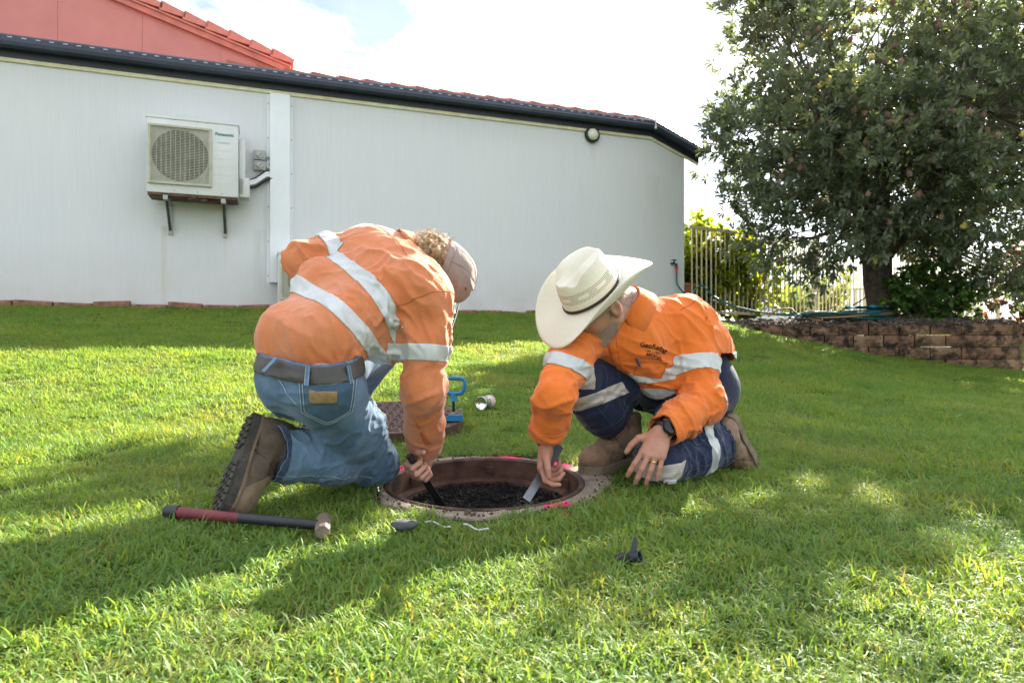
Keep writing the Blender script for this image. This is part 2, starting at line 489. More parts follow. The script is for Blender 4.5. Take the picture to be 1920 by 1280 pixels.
def lawn():
    rng = np.random.default_rng(5)
    rr = random.Random(3)
    near = [tuft_mesh('grass_tuft', rr, 44, 0.055, 0.018, 0.055, 0.0036, 0.13) for k in range(10)]
    far = [tuft_mesh('grass_tuft', rr, 44, 0.085, 0.020, 0.046, 0.0045, 0.08) for k in range(6)]
    straw = [tuft_mesh('grass_tuft', rr, 22, 0.05, 0.02, 0.05, 0.0028, 0.75) for k in range(3)]
    P = []; pick = []; scl = []; rot = []
    def zone(y0, y1, dens, kinds, base, s0, s1):
        xm = 1.0 * y1 + 1.2
        n = int(dens * 2 * xm * (y1 - y0))
        x = rng.uniform(-xm, xm, n); y = rng.uniform(y0, y1, n)
        ok = np.abs(x) < 0.95 * y + 1.0
        d = np.hypot(x - MH[0], y - MH[1]); ang = np.arctan2(y - MH[1], x - MH[0])
        rim = 0.398 + 0.022 * np.sin(ang * 3 + 1) + 0.014 * np.sin(ang * 7) + 0.035 * np.maximum(0, np.cos(ang)) + 0.02 * np.maximum(0, -np.sin(ang))
        ok &= d > rim + rng.uniform(-0.035, 0.02, n)
        q = (x - WO[0]) * WN[0] + (y - WO[1]) * WN[1]
        s = (x - WO[0]) * WD[0] + (y - WO[1]) * WD[1]
        ok &= (q > 0.05) | (s > 6.2)
        ok &= ~in_bed(x, y)
        ok &= q > -1.0
        thin = vnoise(np.stack([x * 2.2, y * 2.2, np.zeros(n)], 1), 9)
        ok &= rng.random(n) < (1.0 + 0.35 * np.minimum(thin, 0))
        x, y = x[ok], y[ok]
        n = len(x)
        z = ground(x, y)
        P.append(np.stack([x, y, z], 1))
        k = base + rng.integers(0, kinds, n)
        dead = vnoise(np.stack([x * 1.7, y * 1.7, np.zeros(n)], 1), 21) > 0.42
        k = np.where(dead & (rng.random(n) < 0.45), len(near) + len(far) + rng.integers(0, 3, n), k)
        pick.append(k)
        long = 1.0 + 0.28 * vnoise(np.stack([x * 3.1, y * 3.1, np.zeros(n)], 1), 33)
        scl.append(rng.uniform(s0, s1, n) * long)
        rot.append(np.stack([rng.normal(0, 0.12, n), rng.normal(0, 0.12, n), rng.uniform(0, 6.283, n)], 1))
    zone(0.55, 1.7, 1200, 10, 0, 0.75, 1.15)
    zone(1.7, 3.2, 950, 10, 0, 0.75, 1.15)
    zone(3.2, 5.5, 620, 6, 10, 0.8, 1.15)
    zone(5.5, 12.0, 380, 6, 10, 0.85, 1.2)
    P = np.concatenate(P); pick = np.concatenate(pick); scl = np.concatenate(scl); rot = np.concatenate(rot)
    scatter('grass', P, rot, scl, pick, near + far + straw, 'short yellow-green lawn grass covering the slope', 'grass')
lawn()
# ------------------------------------------------------------------ house
D3 = np.array([WD[0], WD[1], 0]); N3 = np.array([WN[0], WN[1], 0]); Z3 = np.array([0, 0, 1.0])
def wp(s, off, z):
    """along the long wall, out from it towards the lawn, height"""
    return np.array([WO[0] + WD[0] * s + WN[0] * off, WO[1] + WD[1] * s + WN[1] * off, z])
def wsz(x, y, off=0.0):
    """photo pixel -> (s, z) on the plane 'off' metres in front of the wall"""
    r = np.array([(x - CX) / FPX, 1.0])
    o = WO + WN * off
    k = np.dot(o, WN) / np.dot(r, WN)
    p = r * k
    return float(np.dot(p - WO, WD)), CAMZ + (CY - y) / FPX * k

def render_wall_material():
    N = NT('brushed_white_render'); v = N.coord('Object')
    # the brush marks run upright: stretch the noise along z
    vs_ = N.coord('Object', (95, 95, 2.2)); fine = N.noise(vs_, 1.0, 3, 0.6)
    vm = N.coord('Object', (5, 5, 0.9)); streak = N.noise(vm, 1.0, 4, 0.6)
    blot = N.noise(v, 0.9, 4)
    c = N.ramp(fine, [(0.3, (0.60, 0.60, 0.60)), (0.7, (0.635, 0.637, 0.638))])
    c = N.mix(N.math('MULTIPLY', N.ramp(streak, [(0.58, (0, 0, 0)), (0.9, (1, 1, 1))]), 0.22), c, (0.50, 0.49, 0.46))
    c = N.mix(N.math('MULTIPLY', N.ramp(blot, [(0.45, (0, 0, 0)), (0.75, (1, 1, 1))]), 0.25), c, (0.66, 0.645, 0.59))
    sp = N.noise(v, 26, 2); c = N.mix(N.math('MULTIPLY', N.ramp(sp, [(0.77, (0, 0, 0)), (0.80, (1, 1, 1))]), 0.5), c, (0.3, 0.29, 0.27))
    # grime just above the lawn
    s3 = N.n('ShaderNodeSeparateXYZ'); N.l(v, s3.inputs[0])
    lowm = N.n('ShaderNodeMapRange'); lowm.inputs[1].default_value = 0.82; lowm.inputs[2].default_value = 1.5; lowm.inputs[3].default_value = 0.95; lowm.inputs[4].default_value = 0.0
    N.l(s3.outputs[2], lowm.inputs[0])
    c = N.mix(N.math('MULTIPLY', lowm.outputs[0], N.noise(v, 3.5, 5)), c, (0.45, 0.43, 0.37))
    # rust and drip stains hanging under the air conditioner and beside the pipe cover
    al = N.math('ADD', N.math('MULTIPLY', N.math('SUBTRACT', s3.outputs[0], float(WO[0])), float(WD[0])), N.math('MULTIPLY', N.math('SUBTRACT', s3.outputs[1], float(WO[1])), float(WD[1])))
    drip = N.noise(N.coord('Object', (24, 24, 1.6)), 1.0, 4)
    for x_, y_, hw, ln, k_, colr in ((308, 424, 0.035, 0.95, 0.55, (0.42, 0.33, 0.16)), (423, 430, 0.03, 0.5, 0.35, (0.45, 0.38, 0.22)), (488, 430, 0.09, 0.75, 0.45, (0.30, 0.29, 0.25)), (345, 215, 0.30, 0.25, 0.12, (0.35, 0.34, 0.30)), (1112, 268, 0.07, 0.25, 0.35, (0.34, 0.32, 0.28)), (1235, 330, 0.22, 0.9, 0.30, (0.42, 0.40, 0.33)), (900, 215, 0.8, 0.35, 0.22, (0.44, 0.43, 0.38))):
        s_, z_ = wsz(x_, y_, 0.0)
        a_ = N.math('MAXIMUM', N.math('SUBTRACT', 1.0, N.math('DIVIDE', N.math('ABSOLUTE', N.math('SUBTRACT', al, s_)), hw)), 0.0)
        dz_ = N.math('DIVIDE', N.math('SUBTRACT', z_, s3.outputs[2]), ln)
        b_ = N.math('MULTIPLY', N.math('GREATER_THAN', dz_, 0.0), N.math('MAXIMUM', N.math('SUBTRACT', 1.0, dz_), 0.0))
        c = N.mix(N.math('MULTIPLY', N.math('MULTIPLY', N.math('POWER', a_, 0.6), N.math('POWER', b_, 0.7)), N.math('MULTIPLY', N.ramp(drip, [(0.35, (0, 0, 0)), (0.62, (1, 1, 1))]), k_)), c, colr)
    N.bsdf(c, 0.85, N.bump(fine, 0.3, 0.005), 0.25)
    return N.m
M_WALL = render_wall_material()
M_NAVY = simple('navy_gutter_paint', (0.020, 0.028, 0.048), 0.38, 0.25, 6, 0.05, 40)
M_NAVYF = simple('navy_fascia_paint', (0.013, 0.017, 0.026), 0.5, 0.3, 8, 0.1, 40)
M_CREAM = simple('cream_trim_paint', (0.60, 0.55, 0.36), 0.6, 0.15, 9, 0.1, 60)
M_SALMON = simple('salmon_sheet_paint', (0.50, 0.19, 0.165), 0.65, 0.10, 2.5, 0.08, 30)
M_TILE = simple('salmon_roof_tile', (0.50, 0.165, 0.125), 0.6, 0.2, 7, 0.25, 60)
M_WHITE = simple('white_powder_coat', (0.70, 0.71, 0.72), 0.4, 0.05, 3, 0.03, 60)
M_SCREW = simple('dull_screw', (0.22, 0.20, 0.18), 0.5, 0.3, 30, 0, 50, 0.6)
M_DARK = simple('black_plastic', (0.012, 0.012, 0.013), 0.45, 0.3, 30, 0.05, 120)
M_RUST = simple('rusty_steel', (0.10, 0.05, 0.03), 0.8, 0.6, 22, 0.4, 90)
M_GREYP = simple('grey_plastic', (0.33, 0.34, 0.32), 0.55, 0.12, 12, 0.05, 60)

S_CORNER = 5.78
D2, N2 = D3, N3
P2 = wp(S_CORNER, 0, 0)
S_END, Z_END = wsz(1283, 293, 0.0)
SPLAY = S_END - S_CORNER
WTOP = 3.30
DROP = (WTOP - Z_END) / SPLAY          # the eave rakes down over the wall's last stretch
house = empty('house', wp(1.5, 0, BASEZ), 'white rendered house with navy gutter and salmon tiled roof beside the lawn', 'house')

m = MB()   # the long wall, a solid 0.22 thick
m.prism([(-6.5, BASEZ - 0.5), (S_END, BASEZ - 0.5), (S_END, Z_END), (S_CORNER, WTOP), (-6.5, WTOP)], wp(0, 0, 0), D3, Z3, -N3, 0.0, 0.22)
m.build('wall', M_WALL, house)
m = MB()   # the house's other sides, so that it is closed
E2 = P2 + D2 * SPLAY
back = [E2 + (-N3) * 6.5, wp(-6.5, -7.5, 0), wp(-6.5, -0.01, 0)]
pts = [E2 - N2 * 0.14] + back
for a, b in zip(pts[:-1], pts[1:]):
    e = nrm(np.array([b[0] - a[0], b[1] - a[1], 0])); L = np.linalg.norm((b - a)[:2]); w = np.array([-e[1], e[0], 0])
    m.box(np.array([(a[0] + b[0]) / 2, (a[1] + b[1]) / 2, 1.6]), e, w, Z3, L / 2, 0.08, 1.05)
m.build('wall', M_WALL, house)

# cream bead along the head of the wall, fascia board and gutter, each in two runs that meet at the splay
def run(name, prof, mat, e0=-6.5, smooth=False):
    """profile (out, z) swept along the long wall, mitred, then along the splay and 0.28 past its end"""
    m = MB(); rows = []
    half = nrm(N3 + N2); k = 1.0 / np.dot(half, N3)
    for i in range(3):
        row = []
        for off, z in prof:
            if i == 0: p = wp(e0, off, z)
            elif i == 1: p = wp(S_CORNER, off, z)
            else: p = wp(S_END + 0.22, off, z - DROP * (SPLAY + 0.22))
            row.append(p)
        rows.append(row)
    n = len(prof)
    V = [p for r_ in rows for p in r_]; F = []
    for i in range(2):
        for j in range(n):
            j2 = (j + 1) % n
            F.append((i * n + j, i * n + j2, (i + 1) * n + j2, (i + 1) * n + j))
    F.append(tuple(range(n))); F.append(tuple(2 * n + j for j in range(n)))
    m.add(V, F)
    return m.build(name, mat, house)
run('wall_bead', [(0.003, 3.262), (0.022, 3.262), (0.022, 3.302), (0.003, 3.302)], M_CREAM)
run('fascia', [(0.003, 3.303), (0.036, 3.303), (0.036, 3.50), (0.003, 3.50)], M_NAVYF)
gut = run('gutter', [(0.038, 3.372), (0.125, 3.366), (0.150, 3.385), (0.158, 3.420), (0.150, 3.440), (0.146, 3.478), (0.130, 3.496), (0.112, 3.498), (0.112, 3.49), (0.126, 3.486), (0.136, 3.44), (0.12, 3.38), (0.038, 3.386)], M_NAVY)
m = MB()
for s in np.arange(-5.4, S_CORNER - 0.1, 0.118):
    m.box(wp(s, 0.1475, 3.462), D3, N3, Z3, 0.021, 0.003, 0.0035)
sl = m.build('overflow_slots', simple('slot_sky_reflection', (0.55, 0.58, 0.62), 0.4, 0.1, 20, 0), gut)  # pale colour stands in for sky light reflected at the slots
sl['kind'] = 'stuff'
m = MB()
c = wp(S_CORNER, 0, 0) + nrm(N3 + N2) * 0.152
for z0, z1, w in ((3.37, 3.42, 0.014), (3.42, 3.50, 0.008)):
    m.box(c + Z3 * (z0 + z1) / 2, D3, N3, Z3, w, 0.008, (z1 - z0) / 2, 0.002)
m.build('sealant', simple('white_sealant', (0.6, 0.6, 0.58), 0.7, 0.2, 30, 0.3, 80), gut)
# rain head: the gutter's stop end past the corner
m = MB(); c = wp(S_END + 0.28, 0.09, -DROP * (SPLAY + 0.22))
m.prism([(-0.06, 3.40), (0.07, 3.43), (0.07, 3.50), (-0.06, 3.50)], c, D2, Z3, N2, -0.05, 0.062)
m.build('gutter_end', M_NAVY, gut)

# low tiled roof rising from the gutter at 21 degrees: rows of tiles, each its own piece near the eave
PT = math.tan(R(16.9)); SL = nrm(-N3 + Z3 * PT); UPN = nrm(Z3 + N3 * PT)
roof = MB()
a, b = wp(-6.5, 0.10, 3.49), wp(S_CORNER + 0.05, 0.10, 3.49)
roof.add([a, b, b + SL * 4.4, a + SL * 4.4, a - UPN * 0.06, b - UPN * 0.06, b + SL * 4.4 - UPN * 0.06, a + SL * 4.4 - UPN * 0.06],
         [(0, 1, 2, 3), (7, 6, 5, 4), (0, 4, 5, 1), (1, 5, 6, 2), (2, 6, 7, 3), (3, 7, 4, 0)])
rf = roof.build('roof', M_TILE, house)
tile = MB(); tile.prism([(0, 0.012), (0.29, 0.0), (0.30, 0.0), (0.30, 0.022), (0.0, 0.05)], (0, 0, 0), (1, 0, 0), (0, 0, 1), (0, 1, 0), 0.0, 0.40)
tme = raw_mesh('roof_tile', tile.v, tile.f); tme.materials.append(M_TILE)
mw = Matrix(((D3[0], SL[0], UPN[0], 0), (D3[1], SL[1], UPN[1], 0), (D3[2], SL[2], UPN[2], 0), (0, 0, 0, 1)))
for row in range(2):
    for k in range(18):
        s = S_CORNER - 0.30 - k * 0.302
        o = link('roof_tile', tme, None, rf)
        p = wp(s, 0.085, 3.494) + SL * (0.33 * row) + UPN * (0.002 + 0.012 * row)
        o.matrix_parent_inverse = house.matrix_basis.inverted() @ Matrix.Identity(4) if False else o.matrix_parent_inverse
        o.matrix_basis = Matrix.Translation(V3(p)) @ mw @ Matrix.Rotation(R(1.2 * math.sin(k * 3.3)), 4, 'X')
# salmon gable standing back on the roof: sheets, barge board and rake tiles
GO = -1.0
s1, z1 = wsz(540, 122, GO); s0, z0 = wsz(250, 0, GO)
gsl = (z1 - z0) / (s1 - s0)
def rake(s): return z1 + gsl * (s - s1)
zb = 3.40
edges = [wsz(x, 60, GO)[0] for x in (108, 267, 413)]
w = edges[1] - edges[0]
cuts = [edges[0] - 4 * w, edges[0] - 3 * w, edges[0] - 2 * w, edges[0] - w] + edges + [s1 - 0.02]
for a, b in zip(cuts[:-1], cuts[1:]):
    m = MB(); e = 0.0015
    poly = [(a + e, zb), (b - e, zb), (b - e, max(zb + 0.01, rake(b) - 0.10)), (a + e, max(zb + 0.02, rake(a) - 0.10))]
    m.prism(poly, wp(0, GO, 0), D3, Z3, -N3, 0.0, 0.012)
    m.build('gable_sheet', M_SALMON, house)
m = MB()
m.prism([(cuts[0], zb), (s1 - 0.03, zb), (s1 - 0.03, rake(s1 - 0.03) - 0.13 if rake(s1 - 0.03) - 0.13 > zb else zb + 0.01), (cuts[0], rake(cuts[0]) - 0.11)], wp(0, GO, 0), D3, Z3, -N3, 0.014, 0.03)
m.build('gable_backing', M_SALMON, house)
rd = nrm(D3 + Z3 * gsl); ru = nrm(np.cross(rd, -N3)); ru = ru if ru[2] > 0 else -ru
A = wp(s1 + 0.04, GO, rake(s1 + 0.04)); B = wp(cuts[0], GO, rake(cuts[0])); L = np.linalg.norm(A - B)
m = MB(); m.box((A + B) / 2 - ru * 0.075 + N3 * 0.03, rd, N3, ru, L / 2, 0.022, 0.035); m.box((A + B) / 2 - ru * 0.030 + N3 * 0.045, rd, N3, ru, L / 2, 0.03, 0.012)
m.build('barge_board', M_TILE, house)
m = MB(); m.prism([(0, 0), (0.285, 0.0), (0.285, 0.060), (0.02, 0.112), (0.0, 0.105)], (0, 0, 0), (1, 0, 0), (0, 0, 1), (0, 1, 0), -0.085, 0.30)
rt = raw_mesh('rake_tile', m.v, m.f); rt.materials.append(M_TILE)
mw2 = Matrix(((rd[0], -N3[0], ru[0], 0), (rd[1], -N3[1], ru[1], 0), (rd[2], -N3[2], ru[2], 0), (0, 0, 0, 1)))
step = 0.262
for k in range(int(L / step)):
    p = A - rd * (step * (k + 1)) - ru * 0.015
    o = link('rake_tile', rt, None, house)
    o.matrix_basis = Matrix.Translation(V3(p)) @ mw2 @ Matrix.Rotation(R(-5.0 + 0.8 * math.sin(k * 2.1)), 4, 'Y')
m = MB()   # the gable's own roof running back
m.add([A + ru * 0.02, B + ru * 0.02, B + ru * 0.02 - N3 * 5, A + ru * 0.02 - N3 * 5, A - ru * 0.03, B - ru * 0.03, B - ru * 0.03 - N3 * 5, A - ru * 0.03 - N3 * 5],
      [(0, 1, 2, 3), (7, 6, 5, 4), (0, 4, 5, 1), (1, 5, 6, 2), (2, 6, 7, 3), (3, 7, 4, 0)])
m.build('upper_roof', M_TILE, house)

# ------------------------------------------------------------------ brick edging at the foot of the wall
M_PAVER = simple('clay_paver', (0.22, 0.105, 0.065), 0.85, 0.5, 14, 0.5, 60, bdist=0.008)
edging = empty('brick_edging', wp(-1, 0.06, BASEZ), 'row of reddish clay pavers laid along the foot of the white wall', 'edging')
m = MB(); m.box((0, 0, 0), (1, 0, 0), (0, 1, 0), (0, 0, 1), 0.165, 0.055, 0.032, 0.008)
pm = raw_mesh('paver', m.v, m.f); pm.materials.append(M_PAVER)
k = 0; s = -4.2
while s < 5.6:
    o = link('paver', pm, None, edging)
    p = wp(s, 0.075, BASEZ + 0.004 + 0.014 * math.sin(k * 2.7) - (0.02 if s > 1.2 else 0))
    o.matrix_basis = Matrix.Translation(V3(p)) @ Matrix.Rotation(math.atan2(WD[1], WD[0]) + R(1.6 * math.sin(k * 5.1)), 4, 'Z') @ Matrix.Rotation(R(3 * math.sin(k * 1.7)), 4, 'Y')
    s += 0.345; k += 1

# ------------------------------------------------------------------ upright pipe cover
sa, zt = wsz(506, 163, 0.06); sb, _ = wsz(544, 163, 0.06); _, zbm = wsz(520, 530, 0.06)
pc = empty('pipe_cover', wp((sa + sb) / 2, 0.05, zbm), 'tall white sheet metal pipe cover fixed up the white wall', 'pipe cover')
m = MB(); m.box(wp((sa + sb) / 2, 0.033, (3.255 + zbm) / 2), D3, N3, Z3, (sb - sa) / 2, 0.031, (3.255 - zbm) / 2, 0.004); m.build('cover', M_WHITE, pc)
for sg, sx in ((-1, sa), (1, sb)):
    m = MB(); m.box(wp(sx + sg * 0.016, 0.0035, (3.25 + zbm) / 2), D3, N3, Z3, 0.0155, 0.0025, (3.25 - zbm) / 2); m.build('flange', M_WHITE, pc)
    for z in np.linspace(zbm + 0.08, 3.15, 6):
        m = MB(); m.lathe([(0.0075, 0), (0.006, 0.004)], wp(sx + sg * 0.017, 0.006, z), N3, Z3, 8); m.build('screw', M_SCREW, pc)

# ------------------------------------------------------------------ air conditioners
FONT = bpy.data.fonts.load('<builtin>') if False else None
def text_mesh(body, size, bold=0.0, shear=0.0, spacing=1.0, depth=0.0008):
    cu = bpy.data.curves.new('lettering', 'FONT'); cu.body = body; cu.size = size; cu.align_x = 'CENTER'; cu.align_y = 'CENTER'
    cu.offset = bold; cu.shear = shear; cu.space_character = spacing; cu.extrude = depth; cu.resolution_u = 4
    ob = bpy.data.objects.new('lettering', cu); COL.objects.link(ob)
    dg = bpy.context.evaluated_depsgraph_get(); dg.update()
    me = bpy.data.meshes.new_from_object(ob.evaluated_get(dg))
    bpy.data.objects.remove(ob); bpy.data.curves.remove(cu)
    return me
def text_on(body, size, o, eu, ev, ew, mat, parent, name='lettering', **kw):
    me = text_mesh(body, size, **kw)
    n = len(me.vertices); co = np.empty(n * 3, np.float32); me.vertices.foreach_get('co', co); co = co.reshape(-1, 3)
    W = np.asarray(o) + co[:, :1] * np.asarray(eu) + co[:, 1:2] * np.asarray(ev) + co[:, 2:] * np.asarray(ew)
    me.vertices.foreach_set('co', W.astype(np.float32).ravel()); me.update()
    return link(name, me, mat, parent)
M_AC = simple('aged_white_ac_paint', (0.58, 0.585, 0.56), 0.45, 0.08, 3, 0.04, 60)
M_GRILL = simple('yellowed_grille_plastic', (0.42, 0.40, 0.30), 0.6, 0.15, 9, 0.05, 60)
M_FAN = simple('dark_fan', (0.05, 0.05, 0.052), 0.5, 0.3, 9, 0.05, 60)
M_TEAL = simple('teal_print', (0.01, 0.15, 0.17), 0.5, 0.1, 9, 0)
M_LGREY = simple('pale_grey_print', (0.45, 0.5, 0.52), 0.5, 0.1, 9, 0)
def ac_unit(s_c, z_c, W, H, Dp, gap, label, fan_left=True, brackets=True, lettering=True):
    root = empty('air_conditioner', wp(s_c, gap + Dp / 2, z_c - H / 2), label, 'air conditioner')
    F0 = gap + Dp
    m = MB(); m.box(wp(s_c, gap + Dp / 2, z_c), D3, N3, Z3, W / 2, Dp / 2, H / 2, 0.018); m.build('casing', M_AC, root, smooth=True)
    m = MB(); m.box(wp(s_c, gap + Dp / 2, z_c + H / 2 + 0.004), D3, N3, Z3, W / 2 + 0.006, Dp / 2 + 0.006, 0.012, 0.004); m.build('lid', M_AC, root)
    # grille: frame, bars, fan disc
    gs0, gs1 = s_c - W / 2 + 0.03, s_c - W / 2 + 0.03 + 0.655 * W; gz0, gz1 = z_c - H / 2 + 0.10, z_c + H / 2 - 0.085
    gc, gzc, gw, gh = (gs0 + gs1) / 2, (gz0 + gz1) / 2, (gs1 - gs0) / 2, (gz1 - gz0) / 2
    m = MB()
    for sx in (-1, 1): m.box(wp(gc + sx * gw, F0 + 0.012, gzc), D3, N3, Z3, 0.012, 0.013, gh + 0.012, 0.004)
    for sz in (-1, 1): m.box(wp(gc, F0 + 0.013, gzc + sz * gh), D3, N3, Z3, gw + 0.0115, 0.014, 0.012, 0.004)
    fr = m.build('grille_frame', M_GRILL, root)
    m = MB(); r = min(gw, gh) * 0.93
    m.lathe([(r, 0.0), (r, 0.002)], wp(gc, F0 + 0.0005, gzc), N3, Z3, 40); m.build('fan_opening', M_DARK, root)
    m = MB(); m.lathe([(0.07, 0.0), (0.062, 0.004)], wp(gc, F0 + 0.003, gzc), N3, Z3, 20)
    for k in range(3):
        a = k * 2.094 + 0.4
        e = D3 * math.cos(a) + Z3 * math.sin(a); e2 = -D3 * math.sin(a) + Z3 * math.cos(a)
        m.prism([(0.05, -0.05), (r * 0.6, -0.13), (r * 0.95, -0.08), (r * 0.95, 0.07), (r * 0.55, 0.09), (0.05, 0.05)], wp(gc, F0 + 0.003, gzc), e, e2, N3, 0, 0.003)
    m.build('fan', M_FAN, root)
    m = MB(); n = 34
    for i in range(n):
        z = gzc - gh + 0.02 + (2 * gh - 0.04) * i / (n - 1)
        m.box(wp(gc, F0 + 0.0145, z), D3, N3, Z3, gw - 0.004, 0.0022, 0.0028)
    n = 13
    for i in range(n):
        s = gc - gw + 0.02 + (2 * gw - 0.04) * i / (n - 1)
        m.box(wp(s, F0 + 0.019, gzc), D3, N3, Z3, 0.0025, 0.002, gh - 0.006)
    m.build('grille', M_GRILL, fr)
    if lettering:
        # raised steps on the plain half of the front, badge and name
        for i in range(5):
            m = MB(); m.box(wp(s_c + 0.31 * W, F0 + 0.0005, z_c + 0.10 - i * 0.085), D3, N3, Z3, 0.115 * W, 0.0012, 0.0022); m.build('panel_crease', M_AC, root)
        text_on('Panasonic', 0.046, wp(s_c + 0.345 * W, F0 + 0.002, z_c + H / 2 - 0.115), D3, Z3, N3, M_TEAL, root, bold=0.0012)
        text_on('INVERTER', 0.026, wp(s_c + 0.335 * W, F0 + 0.002, z_c + H / 2 - 0.205), D3, Z3, N3, M_LGREY, root, shear=0.25, bold=0.0003)
        # service cover on the right side
        m = MB(); m.box(wp(s_c + W / 2 + 0.035, gap + Dp * 0.42, z_c - 0.04), D3, N3, Z3, 0.034, Dp * 0.36, H * 0.40, 0.02)
        m.box(wp(s_c + W / 2 + 0.055, gap + Dp * 0.42, z_c - H * 0.33), D3, N3, Z3, 0.054, Dp * 0.36, H * 0.14, 0.02); m.build('service_cover', M_AC, root, smooth=True)
        for sx, zz in ((-0.2, H / 2 - 0.01), (0.05, H / 2 - 0.01), (0.16, H / 2 - 0.01), (-0.2, -H / 2 + 0.03), (0.05, -H / 2 + 0.03), (0.32, -H / 2 + 0.03), (0.16, 0.12)):
            m = MB(); m.lathe([(0.006, 0), (0.004, 0.003)], wp(s_c + sx * W, F0 + 0.001, z_c + zz), N3, Z3, 8); m.build('screw', M_SCREW, root)
    if brackets:
        m = MB(); m.box(wp(s_c, gap + Dp / 2, z_c - H / 2 - 0.010), D3, N3, Z3, W / 2 - 0.01, Dp / 2 - 0.012, 0.014); m.build('base_pan', M_RUST, root)
        for sx in (-0.30, 0.33):
            s = s_c + sx * W
            m = MB(); m.box(wp(s, (F0 + 0.01) / 2 + 0.004, z_c - H / 2 - 0.045), D3, N3, Z3, 0.02, (F0 - 0.01) / 2, 0.019); br = m.build('bracket_arm', M_GREYP, root)
            m = MB(); m.box(wp(s, F0 - 0.0035, z_c - H / 2 - 0.045), D3, N3, Z3, 0.022, 0.006, 0.022, 0.003); m.build('bracket_cap', M_WHITE, br)
            m = MB(); m.box(wp(s, 0.014, z_c - H / 2 - 0.20), D3, N3, Z3, 0.02, 0.011, 0.17); m.build('bracket_upright', M_GREYP, root)
            p0, p1 = wp(s, 0.03, z_c - H / 2 - 0.32), wp(s, F0 * 0.72, z_c - H / 2 - 0.066); e = nrm(p1 - p0)
            m = MB(); m.box((p0 + p1) / 2, e, D3, np.cross(e, D3), np.linalg.norm(p1 - p0) / 2, 0.013, 0.012); m.build('bracket_brace', simple('dark_zinc', (0.10, 0.10, 0.10), 0.5, 0.3, 20, 0.1, 60, 0.5), root)
        # rust flaking from under the pan
        rr = random.Random(4)
        for k in range(9):
            m = MB(); s = s_c + rr.uniform(-0.42, 0.25) * W; w = rr.uniform(0.02, 0.07)
            m.box(wp(s, F0 - rr.uniform(0.02, 0.12), z_c - H / 2 - 0.032 - rr.uniform(0, 0.012)), nrm(D3 + Z3 * rr.uniform(-0.4, 0.4)), N3, nrm(Z3 - D3 * 0.2), w, 0.02, rr.uniform(0.006, 0.016), 0.004)
            m.build('rust_flake', M_RUST, root)
    return root
sl_, zl_ = wsz(274, 288, 0.42); sr_, _ = wsz(447, 288, 0.42); _, zt_ = wsz(360, 226, 0.42); _, zb_ = wsz(360, 365, 0.42)
AC_S, AC_Z, AC_W, AC_H = (sl_ + sr_) / 2, (zt_ + zb_) / 2, sr_ - sl_, zt_ - zb_
ac_unit(AC_S, AC_Z, AC_W, AC_H, 0.32, 0.10, 'white split air conditioner outdoor unit on steel brackets, fan grille facing the lawn')
s2, z2 = wsz(521, 474, 0.36)
ac_unit(s2 + 0.40, z2 - 0.30, 0.80, 0.60, 0.28, 0.08, 'lower white air conditioner unit standing near the foot of the pipe cover', brackets=False, lettering=False)
m = MB(); m.box(wp(s2 + 0.40, 0.22, BASEZ - 0.12 + (z2 - 0.60 - BASEZ + 0.12) / 2), D3, N3, Z3, 0.36, 0.17, (z2 - 0.602 - BASEZ + 0.12) / 2, 0.008)
o = m.build('concrete_plinth', simple('plinth_concrete', (0.3, 0.29, 0.27), 0.9, 0.2, 20, 0.4, 60)); tag(o, 'grey concrete plinth slab under the lower air conditioner', 'plinth')
# isolator switches and their conduits
s3, z3 = wsz(487, 301, 0.04)
iso = empty('isolator_switch', wp(s3, 0.03, z3), 'two grey isolator switches one above the other beside the pipe cover', 'switch')
for dz in (0.058, -0.058):
    m = MB(); m.box(wp(s3, 0.032, z3 + dz), D3, N3, Z3, 0.062, 0.03, 0.054, 0.008); b = m.build('switch_box', M_GREYP, iso)
    m = MB(); m.lathe([(0.036, 0), (0.034, 0.012)], wp(s3, 0.062, z3 + dz), N3, Z3, 20); m.build('dial', simple('pale_dial', (0.45, 0.46, 0.43), 0.5, 0.1), b)
    m = MB(); e = nrm(D3 + Z3 * 0.8); m.box(wp(s3, 0.079, z3 + dz), e, N3, np.cross(e, N3), 0.03, 0.006, 0.007, 0.002); m.build('handle', M_GREYP, b)
m = MB()
for dz, d2 in ((0.05, 0.0), (-0.07, -0.03)):
    m.tube([wp(s3 + 0.06, 0.03, z3 + dz), wp(s3 + 0.10, 0.03, z3 + dz - 0.01), wp(s3 + 0.16, 0.03, z3 + dz - 0.07 + d2), wp(sa - 0.01, 0.03, z3 + dz - 0.08 + d2)], 0.011, 8)
m.build('conduit', M_GREYP, iso, smooth=True)
pipes = empty('refrigerant_pipes', wp(AC_S + AC_W / 2, 0.1, AC_Z - 0.25), 'bundle of lagged pipes running from the air conditioner to the pipe cover', 'pipes')
rz = wsz(462, 345, 0.12)[1]; re_ = wsz(505, 330, 0.06)[1]
for k, (dz, r, mt) in enumerate(((0.0, 0.020, M_WHITE), (0.033, 0.017, M_WHITE), (-0.035, 0.024, M_DARK), (0.05, 0.014, M_DARK))):
    m = MB(); m.tube([wp(AC_S + AC_W / 2 + 0.05, 0.13 - 0.01 * k, rz + dz * 0.6 - 0.02), wp(AC_S + AC_W / 2 + 0.16, 0.10, rz + dz + 0.02), wp(sa - 0.04, 0.05, re_ + dz), wp(sa + 0.03, 0.04, re_ + dz + 0.01)], r, 10)
    m.build('pipe', mt, pipes, smooth=True)
